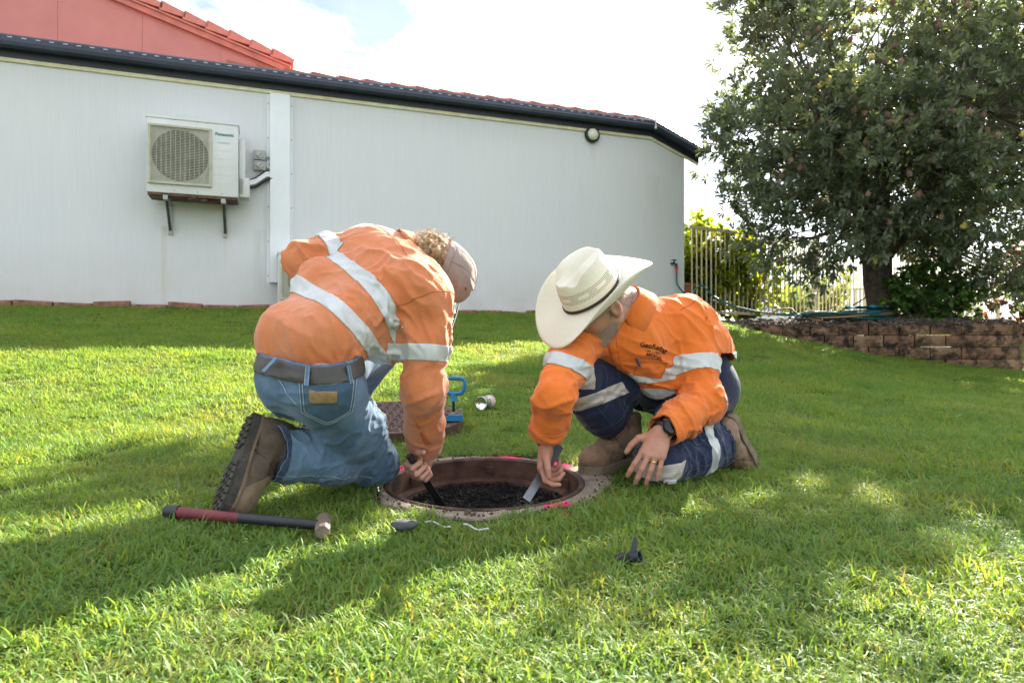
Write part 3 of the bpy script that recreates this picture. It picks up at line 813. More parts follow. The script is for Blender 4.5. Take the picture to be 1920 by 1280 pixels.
# round bulkhead light under the fascia
s4, z4 = wsz(1112, 252, 0.05)
lt = empty('wall_light', wp(s4, 0.02, z4), 'round bulkhead light with black rim under the gutter', 'wall light')
m = MB(); m.lathe([(0.105, 0), (0.108, 0.03), (0.100, 0.05), (0.082, 0.056), (0.080, 0.03)], wp(s4, 0.004, z4), N3, Z3, 32, True, False); m.build('rim', M_DARK, lt, smooth=True)
m = MB(); m.lathe([(0.081, 0.0), (0.078, 0.025), (0.060, 0.045), (0.03, 0.056), (0.002, 0.059)], wp(s4, 0.034, z4), N3, Z3, 32, True, True); m.build('diffuser', simple('opal_diffuser', (0.62, 0.60, 0.47), 0.35, 0.05, 5, 0), lt, smooth=True)
# ------------------------------------------------------------------ raised garden bed: block wall, soil, mulch
def block_material():
    N = NT('split_face_block'); v = N.coord('Object'); oi = N.n('ShaderNodeObjectInfo'); g = N.n('ShaderNodeNewGeometry')
    a = N.noise(g.outputs['Position'], 9, 6, 0.65); b = N.noise(g.outputs['Position'], 3.0, 4); f = N.noise(v, 60, 4, 0.7)
    base = N.mix(oi.outputs['Random'], (0.185, 0.098, 0.062), (0.27, 0.165, 0.10))
    c = N.mix(N.ramp(a, [(0.44, (0, 0, 0)), (0.60, (1, 1, 1))]), base, (0.035, 0.027, 0.022))
    c = N.mix(N.ramp(b, [(0.55, (0, 0, 0)), (0.75, (1, 1, 1))]), c, (0.05, 0.045, 0.02))
    N.bsdf(c, 0.95, N.bump(f, 1.0, 0.012), 0.15)
    return N.m
M_BLOCK = block_material()
rwall = empty('retaining_wall', (4.5, 7.58, 0.3), 'low garden retaining wall of brown split-face blocks beneath the tree', 'retaining wall')
def rough_block(seed, L=0.297, H=0.127, Dp=0.20):
    rr = np.random.default_rng(seed)
    nx, nz = 7, 4
    V = []; F = []
    for k in range(nz):
        for i in range(nx):
            u = -L / 2 + L * i / (nx - 1); w = H * k / (nz - 1)
            edge = i in (0, nx - 1) or k in (0, nz - 1)
            V.append((u, -(0.0 if edge else 0.016 + rr.uniform(-0.010, 0.016)), w))
    for k in range(nz - 1):
        for i in range(nx - 1):
            a = k * nx + i; F.append((a, a + 1, a + nx + 1, a + nx))
    b = len(V); V += [(-L / 2, Dp, 0), (L / 2, Dp, 0), (L / 2, Dp, H), (-L / 2, Dp, H)]
    lo = list(range(nx)); hi = [(nz - 1) * nx + i for i in range(nx)]
    lf = [k * nx for k in range(nz)]; rt_ = [k * nx + nx - 1 for k in range(nz)]
    F += [tuple(lo[::-1]) + (b, b + 1), tuple(hi) + (b + 2, b + 3), tuple(lf) + (b + 3, b), tuple(rt_[::-1]) + (b + 1, b + 2), (b + 1, b, b + 3, b + 2)]
    me = raw_mesh('block', V, F); me.materials.append(M_BLOCK)
    return me
BL = [rough_block(k) for k in range(6)]
BED_TOP = 0.66
kk = 0
for course in range(5):
    z = BED_TOP - 0.134 * (course + 1)
    t = (0.155 if course % 2 else 0.0) / BED_LEN
    while t < 1.0:
        (p, _), (p2, _) = bed_front(t), bed_front(min(1, t + 0.31 / BED_LEN))
        c = (p + p2) / 2; d = p2 - p; L = np.hypot(*d)
        if L < 0.1: break
        g = gz(*c)
        if z + 0.134 > g - 0.02:
            yaw = math.atan2(d[1], d[0]); nn = np.array([d[1], -d[0]]) / L
            c3 = c + nn * (0.0 * course + 0.003 * math.sin(kk * 2.9))
            o = link('block', BL[kk % 6], None, rwall)
            o.matrix_basis = Matrix.Translation((c3[0], c3[1], z)) @ Matrix.Rotation(yaw, 4, 'Z') @ Matrix.Rotation(R(0.5 * math.sin(kk)), 4, 'Y')
        kk += 1
        t += 0.3105 / BED_LEN
M_MULCH = simple('bark_mulch', (0.075, 0.055, 0.042), 0.95, 0.6, 40, 0.8, 60, bdist=0.015)
m = MB(); n1, n2 = 60, 14; cen = np.array([4.7, 10.2])
def bed_pt(t, w):
    p, _ = bed_front(t); q = p + (cen - p) * w
    d = np.hypot(q[0] - 4.62, q[1] - 8.3)
    return q, BED_TOP - 0.03 + 0.13 * math.sin(min(1, w * 2.2) * 1.57) * (0.55 + 0.45 * math.exp(-d * d / 1.2)) + 0.012 * math.sin(q[0] * 9) * math.cos(q[1] * 8)
V = []; F = []
for i in range(n1):
    for j in range(n2):
        q, z = bed_pt(i / (n1 - 1), j / (n2 - 1) * 0.95 + 0.01); V.append((q[0], q[1], z))
for i in range(n1 - 1):
    for j in range(n2 - 1):
        a = i * n2 + j; F.append((a, a + 1, a + n2 + 1, a + n2))
o = m.add(V, F).build('garden_bed', M_MULCH, smooth=True); tag(o, 'raised garden bed soil', kind='structure')
def chip_mesh(seed):
    rr = np.random.default_rng(seed); m = MB()
    for k in range(14):
        a = rr.uniform(0, 3.14); e = np.array([math.cos(a), math.sin(a), rr.uniform(-0.3, 0.3)]); e = nrm(e); w = nrm(np.cross(e, [0, 0, 1.0])); u = np.cross(w, e)
        m.box((rr.uniform(-0.08, 0.08), rr.uniform(-0.08, 0.08), rr.uniform(0.0, 0.025)), e, w, u, rr.uniform(0.012, 0.035), rr.uniform(0.005, 0.012), 0.003)
    me = raw_mesh('bark_chip', m.v, m.f)
    return me
chips = [chip_mesh(k) for k in range(4)]
CM = NT('bark_chip'); oi_ = CM.n('ShaderNodeObjectInfo'); gp = CM.n('ShaderNodeNewGeometry')
CM.bsdf(CM.ramp(CM.noise(gp.outputs['Position'], 45, 3), [(0.3, (0.03, 0.022, 0.018)), (0.5, (0.12, 0.09, 0.07)), (0.68, (0.27, 0.235, 0.21))]), 0.9, None, 0.2)
for c_ in chips: c_.materials.append(CM.m)
rg = np.random.default_rng(8); Pm = []
for k in range(1500):
    q, z = bed_pt(rg.random(), 0.01 + 0.6 * rg.random() ** 1.4); Pm.append((q[0], q[1], z + 0.004))
n = len(Pm)
scatter('mulch_chips', Pm, np.stack([rg.normal(0, .2, n), rg.normal(0, .2, n), rg.uniform(0, 6.28, n)], 1), rg.uniform(0.6, 1.2, n), rg.integers(0, 4, n), chips, 'grey-brown bark chips scattered over the garden bed', 'mulch')

# ------------------------------------------------------------------ leaves
def leaf_material(name, top, under, trans=0.35, tcol=(1.6, 1.5, 0.6), spec=0.35, rough=0.45):
    N = NT(name); at = N.attr('tone'); g = N.n('ShaderNodeNewGeometry')
    c0 = tuple(c * 0.6 for c in top); c1 = tuple(c * 1.45 for c in top)
    ct = N.ramp(at.outputs['Fac'], [(0, c0), (0.75, c1), (0.93, (top[0] * 2.6, top[1] * 2.0, top[2] * 1.2)), (1.0, (top[0] * 4.2, top[1] * 2.6, top[2] * 1.0))])
    cu = N.mix(N.math('MULTIPLY', at.outputs['Fac'], 0.4), under, tuple(c * 0.6 for c in under))
    c = N.mix(g.outputs['Backfacing'], ct, cu)
    p = N.n('ShaderNodeBsdfPrincipled'); p.inputs['Roughness'].default_value = rough; p.inputs['Specular IOR Level'].default_value = spec
    t = N.n('ShaderNodeBsdfTranslucent'); N.l(c, p.inputs['Base Color']); N.l(N.mix(1.0, ct, tcol, 'MULTIPLY'), t.inputs['Color'])
    mx = N.n('ShaderNodeMixShader'); mx.inputs[0].default_value = trans
    N.l(p.outputs[0], mx.inputs[1]); N.l(t.outputs[0], mx.inputs[2]); N.l(mx.outputs[0], N.out.inputs[0])
    return N.m
def leaves(P, Dv, L, W, tone, droop=0.2, shape=(0.55, 0.62, 0.95, 0.5), rng=None):
    """obovate leaves: base points, directions, lengths, widths -> verts, tris, tones (6 verts, 4 tris each)"""
    n = len(P); rng = rng or np.random.default_rng(1)
    Dv = nrm(Dv); up = np.tile([0, 0, 1.0], (n, 1)) + rng.normal(0, 0.35, (n, 3))
    S = nrm(np.cross(Dv, up)); U = nrm(np.cross(S, Dv))
    L = L[:, None]; W = W[:, None]
    b = P; m1, w1, m2, w2 = shape
    mid = P + Dv * L * m1; far = P + Dv * L * m2 - U * L * droop * 0.5; tip = P + Dv * L - U * L * droop
    v = np.stack([b, mid + S * W * w1 + U * W * 0.18, far + S * W * w2 + U * W * .12, tip, far - S * W * w2 + U * W * .12, mid - S * W * w1 + U * W * 0.18], 1)
    base = (np.arange(n) * 6)[:, None, None]
    f = base + np.array([[0, 1, 5], [1, 2, 4], [1, 4, 5], [2, 3, 4]])[None]
    return v.reshape(-1, 3), f.reshape(-1, 3), np.repeat(tone, 6)
def foliage(name, P, axis, nleaf, L, W, mat, parent, spread=1.0, rng=None, droop=0.2, shape=(0.55, 0.62, 0.9, 0.45), label=None):
    """rosettes of leaves at P with growth direction 'axis'"""
    rng = rng or np.random.default_rng(2)
    n = len(P); A = nrm(axis)
    ref = np.where(np.abs(A[:, 2:3]) < 0.9, [[0, 0, 1.0]], [[1.0, 0, 0]])
    U = nrm(np.cross(A, ref)); Vv = np.cross(A, U)
    Pp = np.repeat(P, nleaf, 0); k = np.tile(np.arange(nleaf), n)
    th = k * 2.39996 + np.repeat(rng.uniform(0, 6.28, n), nleaf)
    el = 0.25 + 1.0 * (k / nleaf) ** 0.8 * spread + rng.normal(0, 0.12, n * nleaf)
    Au, Bu, Cu = (np.repeat(x, nleaf, 0) for x in (A, U, Vv))
    D = Au * np.cos(el)[:, None] + (Bu * np.cos(th)[:, None] + Cu * np.sin(th)[:, None]) * np.sin(el)[:, None]
    Pp = Pp + Au * (0.035 * (1 - k / nleaf))[:, None] * (L / 0.09)
    LL = L * rng.uniform(0.65, 1.15, n * nleaf); WW = W * rng.uniform(0.8, 1.2, n * nleaf)
    tone = np.clip(np.repeat(rng.beta(2, 2.6, n), nleaf) + rng.normal(0, 0.10, n * nleaf), 0, 1)
    v, f, t = leaves(Pp, D, LL, WW, tone, droop, shape, rng)
    me = raw_mesh(name, v, f)
    a = me.attributes.new('tone', 'FLOAT', 'POINT'); a.data.foreach_set('value', t.astype(np.float32))
    return link(name, me, mat, parent)
M_BANKSIA = leaf_material('banksia_leaf', (0.090, 0.118, 0.074), (0.36, 0.38, 0.33), 0.42, (1.7, 1.6, 0.75))
M_BARK = simple('rough_bark', (0.085, 0.060, 0.045), 0.95, 0.55, 18, 1.0, 34, bdist=0.03)
M_TWIG = simple('grey_twig', (0.13, 0.105, 0.085), 0.9, 0.3, 30, 0.3, 60)

# ------------------------------------------------------------------ the banksia tree
CR = np.array([4.95, 8.35, 3.02]); CRR = np.array([2.45, 2.1, 1.78])
def tree():
    rng = np.random.default_rng(21)
    tb = np.array([4.60, 8.30, 0.62])
    root = empty('banksia_tree', tb, 'large dark green tree with brown flower spikes in the garden bed', 'tree')
    fork = tb + [-0.06, 0, 1.0]
    def wob(a, b, n, amp, sd):
        r = np.random.default_rng(sd); t = np.linspace(0, 1, n)[:, None]
        return a + (b - a) * t + np.cumsum(r.normal(0, amp, (n, 3)), 0) * np.sin(t * 3.14)
    m = MB()
    tp = [tb + [0.03, 0, -0.15], tb + [0.02, 0, 0.05], tb + [0.0, 0, 0.3], tb + [-0.05, 0, 0.6], fork]
    m.tube(tp, [0.235, 0.195, 0.165, 0.165, 0.17], 18)
    tips = []
    limbs = [(fork, CR + [-1.1, -0.3, 0.2], 0.115), (fork + [0.05, 0, -0.15], CR + [1.0, 0.1, 0.0], 0.11), (fork, CR + [-0.1, 0.5, 1.2], 0.10), (fork, CR + [0.2, -1.1, -0.1], 0.075), (fork, CR + [-0.7, 0.6, 1.3], 0.07), (fork + [0, 0, -.1], CR + [1.2, -0.4, 1.2], 0.08)]
    nodes = []
    for k, (a, b, r) in enumerate(limbs):
        pts = wob(np.asarray(a, float), b, 9, 0.035, 40 + k)
        m.tube(pts, np.linspace(r, r * 0.35, 9), 10)
        nodes += [p for p in pts[2:]]
    tr = m.build('trunk', M_BARK, root, smooth=True, fixn=True)
    # displace the bark a little
    V = np.array([v.co for v in tr.data.vertices]); 
    V[:, :2] += (fbm(V * [9, 9, 3.5], 2, 3) * 0.018)[:, None] * nrm(V - np.array([4.58, 8.3, 0]) * [1, 1, 0])[:, :2]
    tr.data.vertices.foreach_set('co', V.astype(np.float32).ravel()); tr.data.update()
    nodes = np.array(nodes)
    # clusters through the crown, thinner inside, ragged outside
    C = []
    def under(p):
        # the crown's lower edge as it hangs round the trunk
        x, y = CX + p[0] / p[1] * FPX, CY - (p[2] - CAMZ) / p[1] * FPX
        if x < 1364 - 25 * math.sin(y * 0.03): return True
        return y > np.interp(x, [1320, 1370, 1450, 1540, 1600, 1650, 1700, 1740, 1800, 1860, 1920], [335, 425, 495, 520, 478, 465, 468, 480, 505, 540, 550])
    while len(C) < 560:
        d = nrm(rng.normal(0, 1, 3)); rad = rng.random() ** 0.42
        lump = 1.0 + 0.20 * fbm((d * 2.3)[None], 2, 4)[0] + 0.07 * rng.normal()
        p = CR + d * CRR * rad * lump
        if p[2] < 1.02 + 0.5 * abs(vnoise(p[None] * 1.2, 2)[0]): continue
        # a hollow round the trunk where the light comes through
        if np.hypot(p[0] - 4.45, p[1] - 8.2) < 0.75 and p[2] < 1.75: continue
        if vnoise(p[None] * 1.15, 6)[0] < -0.40: continue
        if under(p): continue
        C.append(p)
    # a skirt of low boughs over the bed and the fence
    for x, y, z in ((3.35, 8.2, 1.45), (3.1, 8.5, 1.6), (3.65, 8.0, 1.25), (3.8, 8.3, 1.15), (3.0, 8.6, 1.95), (3.4, 8.0, 1.8), (5.4, 7.6, 1.35), (5.8, 7.6, 1.2), (6.1, 7.9, 1.15), (5.9, 7.9, 0.95), (6.4, 7.8, 1.3), (5.2, 7.5, 1.55), (5.55, 8.0, 1.1), (6.3, 8.2, 1.0), (3.2, 8.3, 1.25), (3.5, 8.1, 1.0), (3.75, 8.2, 0.95), (2.95, 8.4, 2.3), (2.75, 8.2, 2.7), (3.3, 7.8, 2.1), (4.1, 7.8, 1.5), (4.9, 7.5, 1.6), (5.0, 7.7, 1.9), (4.4, 7.5, 1.8), (3.9, 7.6, 1.75), (2.75, 8.3, 3.4), (2.85, 8.2, 3.8), (2.8, 8.1, 4.2), (3.1, 8.2, 4.3), (3.3, 8.0, 4.5), (2.95, 8.0, 4.55), (3.6, 8.1, 4.6), (3.1, 8.3, 3.6), (3.4, 8.2, 4.1), (2.75, 8.2, 2.9), (2.9, 8.1, 3.2), (3.9, 8.0, 4.7)):
        for k in range(4):
            q = np.array([x, y, z]) + rng.normal(0, 0.16, 3)
            if not under(q): C.append(q)
    C = np.array(C)
    m = MB()
    for c in C:
        k = np.argmin(np.linalg.norm(nodes - c, axis=1) + 0.4 * np.maximum(0, nodes[:, 2] - c[2]))
        a = nodes[k]; L = np.linalg.norm(c - a)
        if L < 0.12: continue
        midp = (a + c) / 2 + rng.normal(0, 0.07, 3) * L + [0, 0, -0.06 * L]
        m.tube([a, midp, c], [0.006 + 0.007 * L, 0.005 + 0.004 * L, 0.003], 5, False)
    m.build('branches', M_TWIG, root, smooth=True, fixn=False)['kind'] = 'stuff'
    P = []; A = []
    for c in C:
        out = nrm((c - CR) / CRR)
        n = int(rng.integers(12, 18))
        off = rng.normal(0, 1, (n, 3)); off = nrm(off) * (rng.random((n, 1)) ** 0.5) * rng.uniform(0.20, 0.36)
        P.append(c + off + out * 0.05); A.append(off * 2.2 + out * 0.5 + [0, 0, 0.35] + rng.normal(0, 0.25, (n, 3)))
    P = np.concatenate(P); A = np.concatenate(A)
    foliage('crown', P, A, 9, 0.104, 0.026, M_BANKSIA, root, 1.0, rng)
    # flower spikes at the photographed spots, on the crown's near side
    def spike(seed, long):
        r = np.random.default_rng(seed); m = MB(); prof = []
        n = 8
        for i in range(n + 1):
            t = i / n; rr_ = 0.027 * (math.sin(math.pi * min(1, t * 1.15 + 0.08)) ** 0.45 if 0 < t < 1 else 0.35)
            prof.append((rr_, long * t))
        m.lathe(prof, (0, 0, 0), (0, 0, 1), (1, 0, 0), 14)
        V = np.array(m.v); V += nrm(V * [1, 1, 0.01]) * (r.uniform(-0.007, 0.010, len(V)))[:, None]
        m.v = [tuple(v) for v in V]
        return raw_mesh('flower_spike', m.v, m.f)
    MBr = simple('spent_flower', (0.165, 0.095, 0.07), 0.95, 0.4, 60, 0.9, 150, bdist=0.01); MYe = simple('fresh_flower', (0.50, 0.40, 0.10), 0.9, 0.25, 60, 0.9, 150, bdist=0.01)
    MPi = simple('fading_flower', (0.25, 0.15, 0.105), 0.9, 0.3, 60, 0.9, 150, bdist=0.01)
    kinds = []
    for k, mt in enumerate((MBr, MPi, MYe)):
        s = spike(k, 0.085); s.materials.append(mt); kinds.append(s)
    spots = [(655, 605), (570, 590), (600, 605), (820, 560), (765, 545), (935, 570), (940, 605), (895, 640), (775, 695), (825, 700), (990, 705), (720, 745), (860, 800), (555, 905), (430, 860), (465, 785), (505, 820), (1055, 630), (1110, 640), (1020, 600), (1050, 570), (1140, 555), (1180, 585), (1250, 550), (1320, 560), (1380, 570), (1410, 640), (1455, 670), (1165, 690), (1245, 700), (1390, 700), (1140, 785), (1040, 850), (835, 945), (1070, 950), (945, 1080), (1185, 1055), (1360, 875), (1450, 1215), (1570, 1230), (540, 330), (555, 180), (600, 155), (745, 205), (775, 485), (775, 165), (960, 235), (925, 310), (990, 315), (1170, 140), (960, 25), (1310, 45), (800, 60), (870, 60), (1250, 25), (540, 535), (480, 545), (1270, 1270), (410, 1262), (380, 1140)]
    yel = [(655, 155), (605, 425), (590, 500), (432, 550), (515, 235), (1050, 1190), (1575, 660), (1290, 1100), (860, 290)]
    for i, (x, y) in enumerate(spots + yel):
        X, Y = 1300 + x / 2.56, y / 2.56
        d = np.array([(X - CX) / FPX, 1.0, (CY - Y) / FPX]); o0 = np.array([0, 0, CAMZ])
        a_ = (d / CRR) @ (d / CRR); b_ = 2 * ((o0 - CR) / CRR) @ (d / CRR); c_ = ((o0 - CR) / CRR) @ ((o0 - CR) / CRR) - 0.97
        disc = b_ * b_ - 4 * a_ * c_
        k = (-b_ - math.sqrt(disc)) / (2 * a_) if disc > 0 else 7.6
        p = o0 + d * max(k + 0.10 + 0.12 * math.sin(i * 7), 6.3)
        ob = link('flower_spike', kinds[2 if i >= len(spots) else (1 if i % 3 == 0 else 0)], None, root, smooth=True)
        tilt = nrm(np.array([math.sin(i * 2.1) * 0.5, -0.25, 1.0]))
        ob.matrix_basis = Matrix.Translation(V3(p)) @ Vector(tilt).to_track_quat('Z', 'Y').to_matrix().to_4x4() @ Matrix.Scale(0.85 + 0.3 * ((i * 37) % 10) / 10, 4)
tree()

# ------------------------------------------------------------------ shrub beneath the tree, and plants beyond the fence
def shrub(name, label, cen, rad, ncl, per, L, W, mat, seed, cat='shrub', stem=True, nleaf=6, group=None, low=0.1):
    rng = np.random.default_rng(seed); cen = np.array(cen, float); rad = np.array(rad, float)
    g = max(0.0, cen[2] - rad[2])
    root = empty(name, (cen[0], cen[1], g), label, cat, group)
    d = nrm(rng.normal(0, 1, (ncl, 3))); C = cen + d * rad * (rng.random((ncl, 1)) ** 0.4) * (1 + 0.2 * fbm(d * 2.1, 2, seed))[:, None]
    if stem:
        m = MB()
        for c in C[:: max(1, ncl // 40)]:
            b = np.array([cen[0] + rng.normal(0, 0.06), cen[1] + rng.normal(0, 0.06), g]); m.tube([b, (b + c) / 2 + rng.normal(0, 0.05, 3), c], [0.014, 0.009, 0.004], 5, False)
        m.build('stems', M_TWIG, root, smooth=True, fixn=False)['kind'] = 'stuff'
    P = np.repeat(C, per, 0) + rng.normal(0, 0.085, (ncl * per, 3)) * (rad.mean() / 0.5) ** 0.5
    A = nrm(P - cen) + rng.normal(0, 0.6, P.shape) + [0, 0, 0.3]
    foliage('leaves', P, A, nleaf, L, W, mat, root, 1.1, rng, 0.25, (0.45, 0.9, 0.8, 0.6))
    return root
M_LSHRUB = leaf_material('bright_shrub_leaf', (0.055, 0.115, 0.022), (0.10, 0.16, 0.05), 0.4, (1.7, 1.5, 0.5))
M_HIB = leaf_material('backlit_vine_leaf', (0.13, 0.19, 0.022), (0.16, 0.21, 0.05), 0.62, (2.6, 2.1, 0.45))
M_DRY = leaf_material('dry_red_leaf', (0.16, 0.060, 0.032), (0.15, 0.07, 0.04), 0.35, (1.6, 1.2, 0.8))
shrub('leafy_shrub', 'green broad-leaved shrub growing under the tree in the bed', (5.02, 7.95, 0.98), (0.50, 0.35, 0.36), 70, 6, 0.085, 0.034, M_LSHRUB, 3)
m = MB(); m.tube([(5.02, 7.86, 0.6), (5.02, 7.86, 1.05)], 0.012, 8); o = m.build('garden_stake', M_DARK, smooth=True); tag(o, 'thin black stake standing in the leafy shrub', 'stake')

FA = np.array([P2[0] + D2[0] * SPLAY, P2[1] + D2[1] * SPLAY, 0.0]) + np.array([0.03, 0.05, 0]); FD = np.array([math.cos(R(31.5)), math.sin(R(31.5)), 0.0]); FNN = np.array([FD[1], -FD[0], 0])
FZ0, FZ1 = 0.876, 2.10
shrub('hibiscus_hedge', 'yellow-green leafy climber behind the cream fence next to the house', FA + FD * 0.75 - FNN * 0.42 + [0, 0, 1.55], (0.85, 0.35, 0.72), 170, 8, 0.085, 0.040, M_HIB, 12)
shrub('fence_vine', 'loose climber spilling along the middle of the cream fence', FA + FD * 1.75 - FNN * 0.35 + [0, 0, 1.45], (0.55, 0.3, 0.62), 70, 6, 0.08, 0.036, M_HIB, 14)
shrub('young_tree', 'yellow-green young tree beyond the fence behind the trunk', FA + FD * 4.7 - FNN * 0.9 + [0, 0, 1.35], (0.5, 0.4, 0.5), 45, 5, 0.08, 0.034, M_HIB, 18)
shrub('dry_hedge', 'russet dry-leaved hedge at the end of the garden bed', (8.1, 10.2, 1.3), (0.75, 0.5, 0.85), 150, 7, 0.075, 0.03, M_DRY, 15)
for k, (t, w, z) in enumerate(((0.9, 0.02, 1.30), (0.75, 0.05, 2.0), (1.5, 0.04, 1.2))):
    m = MB(); c = FA + FD * t - FNN * 0.12 + [0, 0, z]
    for j in range(5):
        a = j * 1.2566; e = FD * math.cos(a) + Z3 * math.sin(a); e2 = -FD * math.sin(a) + Z3 * math.cos(a)
        m.prism([(0.004, -0.006), (0.03, -0.018), (0.045, 0.0), (0.03, 0.018), (0.004, 0.006)], c, nrm(e + FNN * 0.3), e2, FNN, 0, 0.002)
    o = m.build('hibiscus_flower', simple('coral_petal', (0.62, 0.07, 0.05), 0.6, 0.15, 40, 0))
    tag(o, ('coral flower low in the climber behind the fence', 'coral flower at the top of the climber behind the fence', 'coral flower in the loose vine on the fence')[k], 'flower')
# broad-leaved agave
ag = FA + FD * 3.55 - FNN * 0.85
agr = empty('agave', ag + [0, 0, 0.8], 'pale green broad-leaved agave standing behind the cream fence', 'agave')
M_AGAVE = leaf_material('agave_leaf', (0.125, 0.19, 0.06), (0.15, 0.21, 0.08), 0.35, (1.8, 1.6, 0.6), 0.3)
rng_ = np.random.default_rng(3)
for k in range(22):
    th = k * 2.39996; el = 0.30 + 0.95 * (k / 22); d = np.array([math.cos(th) * math.sin(el), math.sin(th) * math.sin(el), math.cos(el)])
    s = nrm(np.cross(d, [0, 0, 1.0])); u = np.cross(s, d); L = rng_.uniform(0.62, 0.82); b = ag + np.array([0, 0, 0.92])
    rows = [(0, 0.045), (0.25, 0.07), (0.55, 0.095), (0.8, 0.07), (0.94, 0.03), (1.0, 0.002)]
    V = []; F = []
    for t, w in rows:
        c = b + d * L * t - u * 0.16 * t * t * L
        V += [c - s * w + u * 0.25 * w, c - u * 0.2 * w, c + s * w + u * 0.25 * w]
    for i in range(5):
        for j in range(2): a = i * 3 + j; F.append((a, a + 1, a + 4, a + 3))
    me = raw_mesh('agave_leaf', V, F); at = me.attributes.new('tone', 'FLOAT', 'POINT'); at.data.foreach_set('value', np.full(len(V), 0.3 + 0.4 * rng_.random(), np.float32))
    link('leaf', me, M_AGAVE, agr, smooth=True)

# ------------------------------------------------------------------ cream pool fence: posts, rails and every upright bar
M_FENCE = simple('cream_fence_paint', (0.58, 0.50, 0.33), 0.45, 0.08, 6, 0.05, 60)
posts = [0.03, 3.03, 6.2, 9.5]
names_ = ['cream tubular pool fence panel joined to the house corner', 'cream tubular pool fence panel behind the tree trunk', 'cream tubular pool fence panel farthest along behind the shrub']
bar = MB(); bar.box((0, 0, 0), (1, 0, 0), (0, 1, 0), (0, 0, 1), 0.0085, 0.0085, (FZ1 - FZ0) / 2 - 0.02)
bme = raw_mesh('bar', bar.v, bar.f); bme.materials.append(M_FENCE)
for a, b, lb in zip(posts[:-1], posts[1:], names_):
    root = empty('pool_fence', FA + FD * (a + b) / 2 + [0, 0, 0.82], lb, 'fence', 'pool fence panels')
    for z in (FZ0, FZ1):
        m = MB(); m.box(FA + FD * ((a + b) / 2 + 0.0) + Z3 * z, FD, FNN, Z3, (b - a) / 2 - 0.036, 0.017, 0.020, 0.003); m.build('rail', M_FENCE, root)
    n = int((b - a) / 0.098)
    for k in range(1, n):
        o = link('bar', bme, None, root); o.matrix_basis = Matrix.Translation(V3(FA + FD * (a + (b - a) * k / n) + Z3 * (FZ0 + FZ1) / 2)) @ Matrix.Rotation(R(31.5), 4, 'Z')
    if a > 0.1 or True:
        m = MB(); m.box(FA + FD * b + Z3 * (0.78 + FZ1 + 0.05) / 2, FD, FNN, Z3, 0.034, 0.034, (FZ1 + 0.05 - 0.78) / 2, 0.004); pp = m.build('post', M_FENCE, root)
        m = MB(); m.box(FA + FD * b + Z3 * (FZ1 + 0.06), FD, FNN, Z3, 0.039, 0.039, 0.010, 0.004); m.build('post_cap', M_FENCE, pp)
# planter of clay beyond the fence by the house, far neighbours
m = MB(); c = FA + FD * 0.12 - FNN * 0.25 + [0, 0, 1.11]
m.box(c, FD, FNN, Z3, 0.17, 0.14, 0.17, 0.01); m.box(c + [0, 0, 0.17], FD, FNN, Z3, 0.185, 0.155, 0.022, 0.008)
o = m.build('planter', simple('terracotta', (0.36, 0.16, 0.09), 0.85, 0.2, 9, 0.2, 60)); tag(o, 'square terracotta planter behind the fence by the house corner', 'planter')
m = MB(); c = FA + FD * 0.12 - FNN * 0.25 + [0, 0, 0.85]; m.box(c, FD, FNN, Z3, 0.16, 0.13, 0.088, 0.006)
o = m.build('planter_stand', simple('stand_brick', (0.30, 0.14, 0.09), 0.9, 0.3, 12, 0.3, 60)); tag(o, 'brick stand under the terracotta planter', 'stand')
far = empty('garden_shed', (9.5, 26.0, 0.6), 'small white outbuilding with a dark roof far beyond the fence', 'shed')
m = MB(); m.box((9.75, 26.0, 1.0), (1, 0, 0), (0, 1, 0), Z3, 0.75, 0.7, 0.95, 0.02); m.build('wall', simple('far_white_wall', (0.62, 0.63, 0.66), 0.8, 0.05, 3, 0.05), far)
m = MB(); m.prism([(-0.95, 1.95), (0.95, 1.95), (0.7, 2.32), (-0.7, 2.32)], (9.75, 26.0, 0), (1, 0, 0), Z3, (0, 1, 0), -0.85, 0.85); m.build('roof', simple('far_dark_roof', (0.06, 0.06, 0.07), 0.7, 0.1, 5, 0.05), far)
bal = empty('balustrade', (11.5, 20.0, 0.6), 'far white balustrade seen through the cream fence', 'balustrade')
for z in (1.45, 2.02):
    m = MB(); m.box((11.0, 20.0, z), (1, 0, 0), (0, 1, 0), Z3, 2.9, 0.03, 0.035); m.build('rail', M_FENCE, bal)
bb = MB(); bb.box((0, 0, 0), (1, 0, 0), (0, 1, 0), Z3, 0.03, 0.02, 0.60); bbm = raw_mesh('baluster', bb.v, bb.f); bbm.materials.append(M_FENCE)
for k in range(36):
    o = link('baluster', bbm, None, bal); o.matrix_basis = Matrix.Translation((8.2 + k * 0.16, 20.0, 1.40))

# ------------------------------------------------------------------ tap, hose and the coil on the bed
M_HOSE = simple('green_hose', (0.012, 0.085, 0.080), 0.45, 0.2, 12, 0.1, 80)
M_HOSEB = simple('brown_hose', (0.26, 0.13, 0.06), 0.5, 0.2, 12, 0.1, 80)
M_BLUE = simple('blue_tarp', (0.025, 0.33, 0.52), 0.45, 0.25, 9, 0.4, 30, bdist=0.01)
